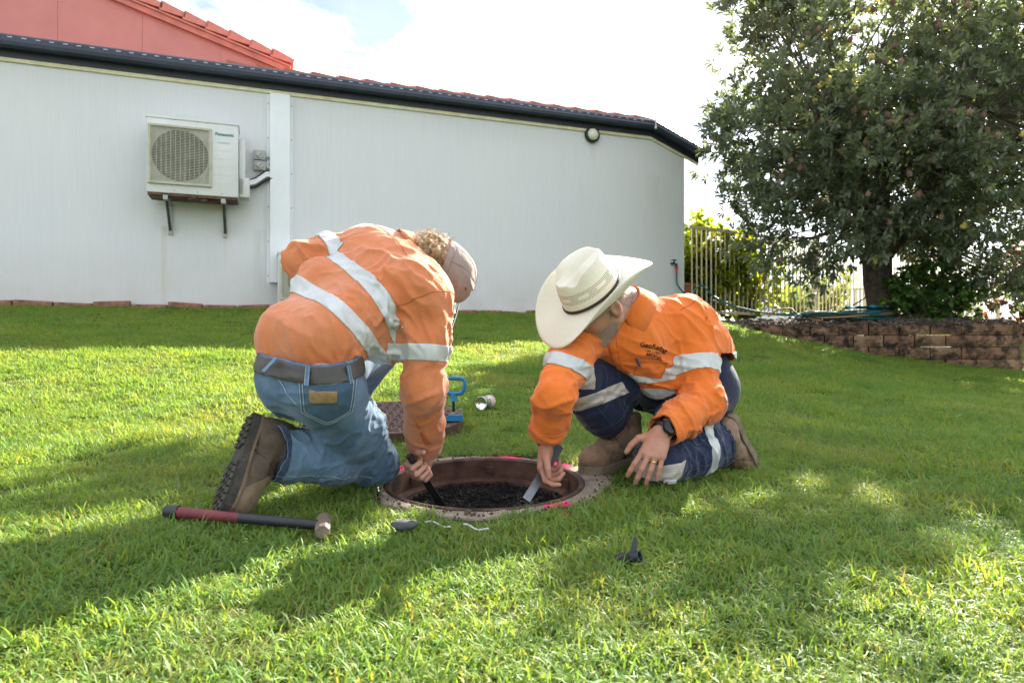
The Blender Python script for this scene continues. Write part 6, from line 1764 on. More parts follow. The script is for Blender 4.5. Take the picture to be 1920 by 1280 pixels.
# =================================================================== the man in jeans
def man_in_jeans():
    P = lambda *a: np.array(a, float)
    pel, wst = P(-.555, 1.845, .345), P(-.548, 1.868, .425)
    mid, chs = P(-.487, 1.975, .560), P(-.378, 2.055, .648)
    neck = P(-.335, 2.085, .712); hc = P(-.252, 2.125, .668)
    hl = nrm(P(.88, -.48, 0)); ml = nrm(P(.80, -.50, -.34)); cl = nrm(P(.64, -.62, -.46))
    rsh, lsh = P(-.247, 1.955, .572), P(-.475, 2.18, .750)
    rel, rwr = P(-.258, 1.935, .315), P(-.268, 2.105, .128)
    lel, lwr = P(-.648, 2.06, .698), P(-.580, 2.185, .545)
    rh, lh = P(-.503, 1.80, .325), P(-.632, 1.885, .335)
    rk, ra = P(-.432, 2.10, .068), P(-.635, 1.835, .140)
    lk, la = P(-.455, 2.26, .425), P(-.660, 2.30, .085)
    # --- body, one surface from head to feet
    S = Solid()
    S.cone(pel - hl * .055, pel + hl * .055, .074, .074, .05); S.cone(wst - hl * .04, wst + hl * .04, .064, .064, .05)
    S.cone(mid - ml * .065, mid + ml * .065, .082, .082, .06); S.cone(chs - cl * .085, chs + cl * .085, .078, .078, .06)
    S.cone(rsh, lsh, .055, .055, .05); S.cone(chs, neck, .07, .055, .05)
    S.chain([rsh, rel, rwr], [.050, .040, .0275], .02); S.chain([lsh, lel, lwr], [.050, .040, .0275], .02)
    S.chain([rh, rk, ra], [.080, .052, .030], .03); S.chain([lh, lk, la], [.074, .052, .040], .03)
    bf, bu = nrm(P(-.13, -.50, -.85)), P(.78, .56, -.40)
    bfx, blx, bux = basis(bf, bu)
    S.cone(ra, ra - bux * .03, .034, .026, .02); S.cone(ra - bux * .03, ra - bux * .06 + bfx * .09, .026, .02, .02); S.cone(la, la + P(.06, .11, -.035), .038, .03, .02)
    tool = nrm(P(-.45, -.35, .82)); tc0 = P(-.287, 2.058, .052)
    fd = P(-.12, -.5, -.86); fd = nrm(fd - tool * (fd @ tool)); pn = np.cross(tool, fd)      # right hand, thumb up the tool
    w = tc0 - fd * .082 - pn * .024
    S.cone(rel, w, .040, .0275, .02)
    hand(S, w, fd, pn, True, [(62, 88, 55), (66, 90, 55), (68, 92, 55), (68, 95, 55)], 0.0, ((0.75, 0.55, 0.55), (0.55, 0.35, 0.8), (0.25, 0.1, 0.95)), 1.04)
    hand(S, lwr, nrm(lk + P(.02, .02, .06) - lwr), P(.2, .2, -.9), False, [(20, 25, 15)] * 4, 0.3)
    hf, hu = P(-.25, .60, -.76), P(.92, .15, -.36)
    f, l, u = head(S, hc, hf, hu, neck)
    V, Q, N = S.mesh(0.0042)
    me = raw_mesh('person', V, Q); body = link('person', me, skin_material('fair_skin', (0.46, 0.255, 0.175)), smooth=True)
    tag(body, 'kneeling man in faded orange shirt, blue jeans and cap, bent over the manhole', 'person')
    # --- jeans
    J = Solid()
    J.cone(pel - hl * .058, pel + hl * .038, .110, .108, .05); J.cone(wst - hl * .055, wst + hl * .034, .096, .092, .05)
    J.chain([rh, rh + (rk - rh) * .5, rk], [.094, .085, .070], .04); J.chain([rk, rk + (ra - rk) * .5, ra + (ra - rk) * .18], [.070, .071, .076], .03)
    J.chain([lh + P(.03, .01, .01), lh + (lk - lh) * .5, lk], [.090, .085, .070], .04); J.chain([lk, la + P(0, 0, .03)], [.071, .062], .03)
    C = Cloth(J, 0.0058)
    belt_n = nrm(P(.03, -.22, .97))                 # the waistband's plane leans with the back
    bp = P(-.548, 1.868, .425)
    ka = nrm(ra - rk); kl = nrm(la - lk)
    def cutj(V):
        s = 0.0 - (V - bp) @ belt_n
        t, d = seglen(V, rk, ra); s = np.minimum(s, np.where((d < .19) & (V[:, 2] < .235), 0.036 - (V - ra) @ ka + .006 * np.sin(V[:, 2] * 70), 1))
        t, d = seglen(V, lk, la); s = np.minimum(s, np.where((d < .10) & (t > .5), 0.0 - (V - la - P(0, 0, .035)) @ kl, 1))
        return s
    C.crease([(rk + (ra - rk) * .25, .14, nrm(np.cross(ka, P(.3, .5, .8))), .034, .010, 2), (ra - (ra - rk) * .05, .085, nrm(np.cross(ka, P(.3, .5, .8))), .030, .017, 7, 4.0), (rh + (rk - rh) * .55, .16, nrm(P(.6, -.5, .5)), .036, .008, 4),
              ((rk + rh) / 2 + P(.05, .05, -.05), .12, nrm(P(.5, .2, .8)), .022, .006, 9), (pel + P(-.04, -.1, -.02), .16, hl, .035, .005, 3), (la, .12, nrm(P(.7, -.5, .2)), .02, .010, 6), (rk, .10, nrm(P(.8, -.4, .2)), .02, .008, 12)])
    C.cut(cutj); C.seal()
    jeans = C.obj('jeans', M_DENIM, body)
    C.piece('waistband', lambda V, N: np.minimum(0.0005 - (V - bp) @ belt_n, (V - bp) @ belt_n + .050), M_DENIM, jeans, .0022)
    C.piece('belt', lambda V, N: np.minimum(-.006 - (V - bp) @ belt_n, (V - bp) @ belt_n + .045), M_BELT, body, .0052, .003)
    for (x, y) in ((492, 676), (524, 694), (579, 706), (648, 706)):
        p, n = C.at(x, y - 14); q = p - belt_n * ((p - bp) @ belt_n); fr = frame_at(q, n, belt_n)
        m = MB(); m.box(q + fr[3] * .0085 - fr[2] * .030, fr[1], fr[3], fr[2], .0062, .0022, .026, .0015); m.build('belt_loop', M_DENIM, jeans)
        m = MB()
        for sg in (-1, 1): m.box(q + fr[3] * .0108 - fr[2] * .030 + fr[1] * .0042 * sg, fr[1], fr[3], fr[2], .0006, .0006, .024)
        m.build('loop_stitching', M_STITCH, jeans)
    # right hip pocket, its leather patch, seams
    p, n = C.at(616, 752); fr = frame_at(p, n, P(.12, .1, 1.0)); 
    rot = R(9); fr = (fr[0], fr[1] * math.cos(rot) + fr[2] * math.sin(rot), -fr[1] * math.sin(rot) + fr[2] * math.cos(rot), fr[3])
    pk = [(-.075, .050), (-.066, -.045), (.0, -.082), (.066, -.050), (.075, .055)]
    C.piece('hip_pocket', poly(fr, pk, .07, -.1), M_DENIMP, jeans, .0030)
    C.piece('pocket_stitching', outline(fr, pk, .0010, .003, depth=.07, face=-.1), M_STITCH, jeans, .0050, .0008)
    C.piece('pocket_stitching', outline(fr, pk, .0010, .010, depth=.07, face=-.1), M_STITCH, jeans, .0050, .0008)
    C.piece('leather_patch', rect(fr, -.046, .020, -.004, .026, .06, 0.0, -.1), M_LEATHER, jeans, .0062, .0018, 'small tan leather patch on the hip pocket')
    p, n = C.at(592, 703); f2 = frame_at(p, n, belt_n); C.piece('leather_tab', rect(f2, -.014, .014, -.004, .006, .05, 0, -.2), M_LEATHER, jeans, .004)
    a_, _ = C.at(722, 790); ax_ = nrm(rk - rh); pnn = nrm(np.cross(ax_, a_ - rh)); sd = np.cross(pnn, ax_)
    for dd in (0, .006):
        C.piece('side_seam', strip(lambda V, dd=dd: (V - rh) @ pnn - dd, .0009, lambda V, N: np.minimum((V - rh) @ sd * np.sign((a_ - rh) @ sd) - .03, np.minimum(seglen(V, rh, rk)[0] + .2, .95 - seglen(V, rh, rk)[0]))), M_STITCH, jeans, .0022, .0008)
    a_, _ = C.at(590, 893); b_, _ = C.at(650, 893); c_, _ = C.at(700, 897); pc2, pn2 = plane3([a_, b_, c_, (a_ + c_) / 2 + P(.05, .1, .0)])
    C.piece('inseam', strip(lambda V: (V - pc2) @ pn2, .0009, lambda V, N: np.minimum(.10 - seglen(V, rk, ra)[1], (V - (rk + ra) / 2) @ P(.2, -1, -.3))), M_STITCH, jeans, .0022, .0008)
    C.piece('cuff_hem', lambda V, N: np.where(seglen(V, rk, ra)[1] < .12, np.minimum(.07 - (V - ra) @ ka, (V - ra) @ ka - .020), -1), M_DENIMD, jeans, .0022)
    a_, _ = C.at(545, 745); b_, _ = C.at(515, 700); pc3, pn3 = (a_ + b_) / 2, nrm(np.cross(b_ - a_, P(.3, 1, .2)))
    C.piece('seat_seam', strip(lambda V: (V - pc3) @ pn3, .0012, lambda V, N: np.minimum(.16 - np.linalg.norm(V - pel - P(-.05, -.08, 0), axis=1), -.05 - (V - bp) @ belt_n)), M_STITCH, jeans, .002, .0008)
    # --- shirt
    T = Solid()
    T.cone(wst - hl * .062 - belt_n * .03, wst + hl * .036 - belt_n * .03, .092, .088, .04); T.cone(wst - hl * .078 + belt_n * .04, wst + hl * .040 + belt_n * .04, .108, .106, .05)
    T.cone(mid - ml * .075, mid + ml * .070, .116, .114, .06); T.cone(chs - cl * .095, chs + cl * .10, .122, .116, .06)
    T.cone(rsh + P(-.02, .02, .01), lsh, .072, .074, .06); T.cone(chs, neck + P(.01, 0, .0), .095, .068, .05)
    T.chain([rsh, rsh + (rel - rsh) * .5, rel], [.070, .062, .059], .035); T.chain([rel, rel + (w - rel) * .55, w + (w - rel) * .02], [.061, .056, .052], .03)
    T.chain([lsh, lsh + (lel - lsh) * .6, lel], [.070, .060, .052], .035); T.chain([lel, lwr], [.054, .050], .02)
    T.cone(px(712, 600, 1.99), px(722, 640, 1.97), .075, .060, .05); T.cone(px(722, 640, 1.97), px(752, 645, 2.02), .048, .045, .04)
    D = Cloth(T, 0.0056)
    fa = nrm(w - rel); fl_ = nrm(lwr - lel)
    D.crease([(rsh + P(-.05, -.03, -.02), .13, nrm(P(-.1, -.3, 1)), .040, .014, 3, 6.0), (px(720, 600, 1.95), .14, nrm(P(.5, -.2, -1)), .040, .016, 5, 6.0), (px(740, 530, 1.95), .15, nrm(P(.7, .1, -.8)), .045, .013, 8, 6.0),
              (rel, .10, nrm(P(.9, -.2, .35)), .036, .010, 11, 4.0), (w + (rel - w) * .35, .10, nrm(P(.8, -.3, -.5)), .032, .008, 13, 4.0), (px(590, 650, 1.78), .13, nrm(P(-.3, .1, 1)), .030, .006, 17, 6.0), (px(660, 655, 1.82), .10, nrm(P(-.5, 0, 1)), .026, .009, 19, 6.0),
              (lel, .10, nrm(P(.5, .2, -1)), .038, .018, 23, 5.0), (lel + (lsh - lel) * .4, .10, nrm(P(1, -.2, .3)), .045, .010, 24, 5.0), (px(640, 500, 1.9), .2, ml, .07, .004, 29), (px(560, 600, 1.8), .18, ml, .08, .005, 31), (rsh + (rel - rsh) * .5, .14, nrm(P(.15, -.2, 1)), .038, .012, 37, 6.0)])
    def cuts(V):
        s = (V - bp) @ belt_n + .040
        # in front the tail has come out and hangs lower
        hang = (V - px(705, 650, 1.99)); front = sstep((V - pel) @ nrm(P(.8, .55, 0)), .08, .17)
        s = np.where(front > 0, np.maximum(s, (V[:, 2] - .385) * 1.0 * front - .2 * (1 - front)), s)
        onarm = np.minimum(seglen(V, rsh, rel)[1], seglen(V, rel, w)[1]) < .098; s = np.where(onarm, 1.0, s)
        t, d = seglen(V, rel, w); s = np.minimum(s, np.where((d < .09) & (t > .5), .000 - (V - w + fa * .035) @ fa + .006 * np.sin(V[:, 0] * 150), 1))
        t, d = seglen(V, lel, lwr); s = np.minimum(s, np.where((d < .075) & (t > .6), -(V - lwr) @ fl_, 1))
        na = nrm(hc - neck + P(0, 0, .04)); s = np.minimum(s, np.where(np.linalg.norm(V - neck - na * .05, axis=1) < .10, .032 - (V - neck) @ na, 1))
        return s
    D.cut(cuts); D.seal()
    shirt = D.obj('shirt', M_ORANGE, body)
    torso_seg = [(pel, mid, .12), (mid, chs, .12)]
    arm_d = lambda V: np.minimum(np.minimum(seglen(V, rsh, rel)[1], seglen(V, rel, w)[1]), np.minimum(seglen(V, lsh, lel)[1], seglen(V, lel, lwr)[1]))
    def tband(picks, hw):
        pts = [D.at(*q)[0] for q in picks]; c, n_ = plane3(pts); n_ = n_ if n_ @ (chs - mid) > 0 else -n_
        return lambda V, N: np.minimum(hw - np.abs((V - c) @ n_), np.minimum(.24 - np.linalg.norm(V - (mid + chs) / 2 - (c - (mid + chs) / 2) * .5, axis=1), np.minimum(arm_d(V) - .088, np.minimum(np.linalg.norm(V - rsh, axis=1) - .115, np.linalg.norm(V - rel, axis=1) - .12))))
    D.piece('reflective_tape', tband([(622, 480), (700, 540), (742, 610)], .0235), M_TAPE, shirt, .0022)
    D.piece('reflective_tape', tband([(560, 535), (640, 582), (692, 640)], .0235), M_TAPE, shirt, .0022)
    D.piece('reflective_tape', sleeve_band(D, rsh, rel, .52, .70, .11, []), M_TAPE, shirt, .0022)
    D.piece('reflective_tape', sleeve_band(D, lsh, lel, .50, .72, .10, []), M_TAPE, shirt, .0034)
    # yoke and armhole seams, cuff with its button and slit
    pts = [D.at(*q)[0] for q in ((742, 447), (780, 500), (800, 540))]; c_, n_ = plane3(pts + [chs])
    D.piece('yoke_seam', strip(lambda V: (V - c_) @ n_, .0009, lambda V, N: np.minimum(.17 - np.linalg.norm(V - chs - P(.03, 0, .04), axis=1), (V - mid) @ nrm(chs - mid) - .03)), M_ODARK, shirt, .0015, .0008)
    aa = nrm(rel - rsh)
    D.piece('armhole_seam', strip(lambda V: (V - rsh - aa * .010) @ nrm(aa + P(.35, -.1, .2)), .0009, lambda V, N: .12 - np.linalg.norm(V - rsh, axis=1)), M_ODARK, shirt, .0015, .0008)
    D.piece('cuff', lambda V, N: np.where((seglen(V, rel, w)[1] < .085) & (seglen(V, rel, w)[0] > .4), (V - w + fa * .088) @ fa, -1), M_ORANGE, shirt, .0028)
    for (x, y) in ((789, 805), (770, 850)):
        p, n = D.at(x, y); m = MB(); m.lathe([(.0058, 0), (.0058, .002), (.0045, .003), (.003, .002)], p + n * .004, n, Z3, 14); m.build('button', M_ORANGE2, shirt, smooth=True)
    p, n = D.at(786, 800); fr = frame_at(p, n, Z3)
    D.piece('cuff_slit', poly(fr, [(-.001, .05), (-.006, -.075), (.008, -.075)], .05), M_ODARK, shirt, .0042, .0006)
    # collar standing round the neck
    na = nrm(hc - neck + P(0, 0, .06)); fr0 = basis(na, P(0, 0, 1)); m = MB(); V = []; F = []
    for k in range(33):
        th = 2 * math.pi * k / 32; d = fr0[1] * math.cos(th) + fr0[2] * math.sin(th)
        for r_, h_ in ((.072, -.012), (.068, .018), (.066, .036), (.074, .036), (.082, .014), (.090, -.010)): V.append(neck + d * r_ + na * (h_ + .004 * math.sin(th * 5)))
    for k in range(32):
        for j in range(5): a = k * 6 + j; F.append((a, a + 1, a + 7, a + 6))
    m.add(V, F); oo = m.build('collar', M_ORANGE, shirt, smooth=True); md = oo.modifiers.new('t', 'SOLIDIFY'); md.thickness = .002
    # --- boots
    boot(body, P(-.648, 1.842, .150), bf, bu, (M_BOOTL, M_BOOTL2, M_SOLEL, M_MIDSOLE, M_LACE), True, True, None, .97)
    boot(body, la, P(.48, .88, -.02), P(0, -.05, 1), (M_BOOTL, M_BOOTL2, M_SOLEL, M_MIDSOLE, M_LACE), False, False)
    m = MB(); m.tube([ra - (rk - ra) * .06, ra + (rk - ra) * .22, ra + (rk - ra) * .5], [.050, .056, .060], 18); m.build('sock', fabric('grey_sock', (.05, .048, .045)), body, smooth=True)
    # --- cap, its visor, sunglasses pushed up on it
    H = Solid(); H.ell(hc + u * .034 - f * .010, np.array([f, l, u]), (.108, .088, .100), .02); H.cone(hc + u * .03, hc + u * .05, .085, .080, .02)
    K = Cloth(H, .0050); K.crease([(hc + u * .1, .12, nrm(f + l), .045, .004, 5), (hc + u * .06 - l * .08, .08, f, .035, .003, 6)])
    edge = lambda V: (V - hc) @ u - .022 + .10 * np.minimum(0, ((V - hc) @ f))
    K.cut(edge); K.seal()
    M_CAP = fabric('mauve_cap_cotton', (0.29, 0.225, 0.20), .85, .12, 600, .3, (0.38, 0.30, 0.27), .2, 9, .4)
    cap = K.obj('cap', M_CAP, body, .003)
    K.piece('cap_band', lambda V, N: .020 - edge(V), M_CAP, cap, .0022)
    for d in (l, nrm(f * .5 + l * .87), nrm(f * .5 - l * .87)):
        K.piece('cap_seam', strip(lambda V, d=d: (V - hc) @ d, .0008, lambda V, N: edge(V) - .02), fabric('cap_seam', (.25, .18, .17)), cap, .0015, .0008)
    m = MB(); V = []; F = []
    for i in range(17):
        a = (i / 16 - .5) * 2.3
        for j in range(6):
            r_ = j / 5; rad_f, rad_l = .098 + .072 * r_ * math.cos(a * .68), .086 + .006 * r_
            V.append(hc + f * (rad_f * math.cos(a) - .006) + l * rad_l * math.sin(a) + u * (.020 + .010 * r_ - .020 * (abs(math.sin(a)) ** 2) * r_ - .012 * r_ * r_))
    for i in range(16):
        for j in range(5): a = i * 6 + j; F.append((a, a + 1, a + 7, a + 6))
    m.add(V, F); oo = m.build('visor', M_CAP, cap, smooth=True); md = oo.modifiers.new('t', 'SOLIDIFY'); md.thickness = .0035
    for sg in (-1, 1):
        q = K.at(872, 541)[0] if sg < 0 else None
        if q is not None: m = MB(); m.lathe([(.0045, 0), (.0045, .001), (.002, .001)], q, -l, f, 10, False, False); m.build('eyelet', M_DARK, cap)
    sg_ = empty('sunglasses', hc + u * .10 + f * .09, 'dark sunglasses with mirrored lenses pushed up on the cap', 'sunglasses')
    fr_m = simple('dark_glasses_frame', (.03, .022, .022), .3, .2, 20, 0); lens_m = simple('mirror_lens', (.06, .14, .08), .12, .2, 9, 0, metal=.7)
    for s_ in (-1, 1):
        a0 = hc - f * .045 + u * .050 + l * s_ * .102; a1 = hc + f * .02 + u * .068 + l * s_ * .108; a2 = hc + f * .085 + u * .082 + l * s_ * .094; a3 = hc + f * .135 + u * .086 + l * s_ * .072
        m = MB(); m.tube(spline([a0, a1, a2, a3], 16), [.0035] * 6 + [.0042] * 10, 8); m.build('temple', fr_m, sg_, smooth=True)
        V = []; F = []
        for i in range(9):
            for j in range(6):
                a = (i / 8) * .9; V.append(hc + f * (.134 + .010 * math.cos(a)) + l * s_ * (.012 + .060 * (i / 8)) + u * (.066 + .036 * (j / 5) * (1 - .35 * (i / 8))))
        for i in range(8):
            for j in range(5): a = i * 6 + j; F.append((a, a + 1, a + 7, a + 6))
        m = MB(); m.add(V, F); oo = m.build('lens', lens_m, sg_, smooth=True); md = oo.modifiers.new('t', 'SOLIDIFY'); md.thickness = .002
    m = MB(); m.tube([hc + f * .143 + l * .075 + u * .102, hc + f * .146 + u * .104, hc + f * .143 - l * .075 + u * .102], .003, 6); m.build('brow_bar', fr_m, sg_, smooth=True)
    # --- curly fair hair between collar and cap
    rg = np.random.default_rng(3)
    HS = Solid(); HS.ell(hc - f * .030 - u * .012, np.array([f, l, u]), (.088, .086, .072), .02); HS.ell(hc - f * .055 - u * .040, np.array([f, l, u]), (.055, .070, .050), .03)
    HC = Cloth(HS, .0058); HC.V = HC.V + HC.N * (.010 * fbm(HC.V * 38, 2, 5) + .006 * vnoise(HC.V * 90, 8))[:, None]; HC.recalc(); HC.cut(lambda V: np.minimum(.040 - (V - hc) @ u, .045 - (V - hc) @ f)); hair = HC.obj('hair', HAIR, body, 0)
    k = rg.integers(0, len(HC.V), 2600); hp = HC.V[k]; hn = HC.N[k]; tn_ = np.cross(hn, rg.normal(0, 1, (len(k), 3)))
    strands('curl', hp - hn * .004, hn * .45 + nrm(tn_) * .9 - u * .35, .040, .0008, HAIR, hair, rg, .0075, 1.3, .15, 9)['kind'] = 'stuff'
    # --- the steel bar in his fist
    tl = empty('pry_bar', tc0, 'dark steel bar gripped in the fist of the man in jeans', 'pry bar')
    m = MB(); m.tube([tc0 - tool * .045, tc0 + tool * .062], .0105, 10); m.build('handle', M_RUBBER, tl, smooth=True)
    e1 = nrm(np.cross(tool, P(0, 1, 0))); e2 = np.cross(tool, e1); m = MB(); m.box(tc0 - tool * .095, e1, e2, tool, .011, .0035, .055, .001); m.build('blade', M_BSTEEL, tl)
    return body
_hn = NT('fair_hair'); _oi = _hn.n('ShaderNodeNewGeometry'); _hn.bsdf(_hn.ramp(_hn.noise(_oi.outputs['Position'], 55, 3), [(.3, (.10, .055, .022)), (.5, (.30, .18, .075)), (.7, (.52, .36, .17))]), .5, None, .4); HAIR = _hn.m
man_in_jeans()

# =================================================================== the man in the straw hat
def man_in_hat():
    P = lambda *a: np.array(a, float)
    pel, wst = P(.645, 2.455, .285), P(.610, 2.43, .365)
    mid, chs = P(.560, 2.375, .428), P(.455, 2.285, .470)
    neck = P(.372, 2.205, .568); hc = P(.270, 2.122, .566)
    hl = nrm(P(.83, -.55, 0)); ml = nrm(P(.86, -.42, .05)); cl = nrm(P(.90, .10, .12))      # towards his left
    lsh, rsh = P(.600, 2.315, .520), P(.222, 2.165, .460)
    rel, rwr = P(.124, 1.965, .290), P(.106, 2.072, .140)
    lel, lwr = P(.622, 2.175, .248), P(.458, 2.040, .172)
    lh, rh = P(.705, 2.42, .270), P(.555, 2.46, .285)
    lk, la = P(.470, 2.125, .068), P(.738, 2.340, .092)
    rk, ra = P(.182, 2.175, .362), P(.385, 2.36, .122)
    S = Solid()
    S.cone(pel - hl * .06, pel + hl * .06, .080, .080, .05); S.cone(wst - hl * .055, wst + hl * .055, .074, .074, .05)
    S.cone(mid - ml * .065, mid + ml * .065, .080, .080, .06); S.cone(chs - cl * .085, chs + cl * .085, .074, .074, .06)
    S.cone(rsh, lsh, .050, .050, .05); S.cone(chs, neck, .068, .055, .05)
    S.chain([rsh, rel, rwr], [.048, .039, .0275], .02); S.chain([lsh, lel, lwr], [.048, .039, .0285], .02)
    S.chain([rh, rk, ra], [.080, .054, .040], .03); S.chain([lh, lk, la], [.080, .054, .040], .03)
    S.cone(ra, ra + P(-.06, -.065, -.06), .034, .026, .02); S.cone(la, la + P(.03, .03, -.03), .03, .024, .02)
    # right hand: palm to his left, thumb to the lens, pinching the scraper
    fd = nrm(P(-.14, -.16, -.97)); sd = P(-.25, -.93, .12); sd = nrm(sd - fd * (sd @ fd)); pn = np.cross(sd, fd)
    hand(S, rwr, fd, pn, True, [(30, 40, 26), (46, 62, 38), (54, 70, 42), (60, 74, 46)], 0.10, ((0.80, 0.55, 0.28), (0.96, 0.12, 0.30), (0.97, -0.05, 0.28)), 0.95)
    # left hand spread over the knee
    fl = nrm(P(-.45, -.40, -.80)); pl = P(.10, .90, -.42)
    hand(S, lwr, fl, pl, False, [(12, 20, 14), (14, 22, 14), (14, 22, 14), (10, 18, 12)], 0.36, ((0.55, 0.80, 0.12), (0.88, 0.42, 0.25), (0.95, 0.22, 0.30)), 0.97)
    hf, hu = P(-.70, -.26, -.66), P(-.38, -.46, .80)
    f, l, u = head(S, hc, hf, hu, neck)
    V, Q, N = S.mesh(0.0040)
    me = raw_mesh('person', V, Q); body = link('person', me, skin_material('weathered_skin', (0.43, 0.215, 0.145), (0.34, 0.32, 0.30)), smooth=True)
    tag(body, 'man in straw hat, bright orange shirt and navy trousers kneeling at the manhole', 'person')
    q = V - hc; X, Y_, Z_ = q @ f, q @ l, q @ u; nh = np.linalg.norm(q, axis=1) < .16
    beard = sstep(-Z_, .030, .050) * sstep(X, -.005, .02) * (1 - sstep(X, .098, .105) * sstep(Z_, -.05, -.035)) * sstep(Z_, -.125, -.11)
    side = sstep(Z_, -.015, .005) * sstep(-X, .012, .03) + sstep(Z_, -.03, -.01) * sstep(X, .002, .01) * sstep(-X, -.026, -.018) * (np.abs(Y_) > .05)
    nape = sstep(-X, .045, .06) * sstep(Z_, -.07, -.04)
    add_attr(me, 'whisker', np.where(nh, np.clip(beard * .75 + side * .9 + nape * .8, 0, .85) * (.75 + .25 * vnoise(V * 60, 4)), 0))
    # beard bristle
    rg = np.random.default_rng(4); k = np.where(nh & (beard > .5))[0]; k = rg.choice(k, min(2600, len(k) * 3)); 
    _bn = NT('grey_beard'); _g = _bn.n('ShaderNodeNewGeometry'); _bn.bsdf(_bn.ramp(_bn.noise(_g.outputs['Position'], 200, 2), [(.35, (.13, .11, .095)), (.65, (.52, .49, .46))]), .6, None, .3)
    strands('beard', V[k], N[k] * .45 - u * .75 + f * .1 + rg.normal(0, .3, (len(k), 3)), .0065, .00030, _bn.m, body, rg, .0, 1, 0, 2)['kind'] = 'stuff'
    k = np.where(nh & (side + nape > .5))[0]; k = rg.choice(k, min(1200, len(k)))
    strands('hair', V[k], N[k] * .35 - u * .8 - f * .3 + rg.normal(0, .2, (len(k), 3)), .013, .0006, _bn.m, body, rg, .0, 1, 0, 2)['kind'] = 'stuff'
    # nails
    # --- trousers
    J = Solid()
    J.cone(pel - hl * .065, pel + hl * .065, .118, .118, .05); J.cone(wst - hl * .06, wst + hl * .06, .106, .106, .05)
    J.chain([rh, rh + (rk - rh) * .5, rk], [.105, .092, .074], .04); J.chain([rk, rk + (ra - rk) * .55, ra + P(.0, .0, .02)], [.072, .078, .084], .03)
    J.chain([lh, lh + (lk - lh) * .5, lk], [.105, .094, .076], .04); J.chain([lk, lk + (la - lk) * .5, la + (la - lk) * .02], [.074, .076, .078], .03)
    C = Cloth(J, 0.0058)
    kr, kl = nrm(ra - rk), nrm(la - lk)
    C.crease([(rk + (ra - rk) * .4, .13, nrm(P(.7, -.3, .3)), .034, .012, 2, 5.0), (ra + P(0, 0, .07), .08, nrm(P(.8, -.5, .2)), .034, .012, 7, 5.0), (lk + (la - lk) * .45, .12, nrm(P(-.2, -.5, .8)), .030, .014, 4, 5.0), (lk, .10, nrm(P(.9, -.1, .35)), .028, .010, 5, 5.0),
              ((lk + lh) / 2, .14, nrm(P(.8, .2, .5)), .032, .012, 9, 6.0), (rh + (rk - rh) * .5, .15, nrm(rk - rh), .040, .010, 11, 6.0), (la, .09, nrm(np.cross(kl, Z3)), .03, .010, 13, 4.0)])
    def cutj(V):
        s = .400 - V[:, 2] + 0 * V[:, 0]
        s = np.where(np.linalg.norm(V[:, :2] - rk[:2], axis=1) < .2, 1.0, s)
        t, d = seglen(V, rk, ra); s = np.minimum(s, np.where((d < .12) & (t > .4), -.080 - (V - ra) @ kr + .004 * np.sin(V[:, 0] * 60), 1))
        t, d = seglen(V, lk, la); s = np.minimum(s, np.where((d < .12) & (t > .4), -.035 - (V - la) @ kl, 1))
        return s
    C.cut(cutj); C.seal()
    tr = C.obj('trousers', M_DRILL, body)
    def shin_band(a, b, t0, t1, mt, rad=.12, keep=None):
        L = np.linalg.norm(b - a)
        def g(V, N):
            t, d = seglen(V, a, b); s = np.minimum(np.minimum((t - t0) * L, (t1 - t) * L), rad - d)
            return s if keep is None else np.minimum(s, keep(V))
        C.piece('reflective_tape', g, mt, tr, .0022)
    bq = C.at(1112, 750)[0]; bn2 = nrm(P(.30, .05, -.95)); C.piece('reflective_tape', lambda V, N: np.minimum(.0225 - np.abs((V - bq) @ bn2), .12 - seglen(V, rk, ra)[1]), M_TAPEW, tr, .0024)
    a_, an = C.at(1105, 705); fr = frame_at(a_, an, P(0, 0, 1)); C.piece('reflective_tape', rect(fr, -.03, .022, -.045, .035, .05, -.25), M_TAPEW, tr, .0022)
    shin_band(lk, la, .46, .60, M_TAPE)
    C.piece('hem', lambda V, N: np.where((seglen(V, rk, ra)[0] > .5) & (seglen(V, rk, ra)[1] < .12), (V - ra) @ kr + .108, -1), M_DRILLD, tr, .0024)
    C.piece('hem', lambda V, N: np.where((seglen(V, lk, la)[0] > .5) & (seglen(V, lk, la)[1] < .12), (V - la) @ kl + .055, -1), M_DRILLD, tr, .0024)
    p_, n_ = C.at(1270, 882); fr = frame_at(p_, n_, nrm(P(.25, .0, 1)))
    C.piece('knee_patch', poly(frame_at(*C.at(1232, 886), P(0.12, 0, 1)), [(-.075, -.034), (.072, -.022), (.080, .030), (-.070, .024)], .09, -.3), M_TAPEW, tr, .0030, .002, 'white knee panel on the trousers')
    fr = frame_at(*C.at(1256, 902), P(.18, 0, 1)); C.piece('brand_tag', rect(fr, -.020, .020, -.008, .008, .05, 0, -.3), M_WHITE, tr, .0052)
    o_ = fr[0] + fr[3] * .0095
    m = MB(); m.box(o_ - fr[1] * .013 - fr[3] * .001, fr[1], fr[2], fr[3], .003, .003, .0008); m.build('tag_mark', simple('red_print', (.6, .02, .02), .6, .1, 9, 0), tr)
    # thigh pocket flap and seams
    fr = frame_at(*C.at(1298, 800), P(.45, 0, 1)); pk = [(-.030, -.036), (.036, -.050), (.048, .018), (-.022, .030)]
    C.piece('thigh_pocket', poly(fr, pk, .06, -.2), M_DRILL, tr, .0035)
    C.piece('pocket_stitching', outline(fr, pk, .0009, .003, depth=.06, face=-.2), M_LSTITCH, tr, .0052, .0008)
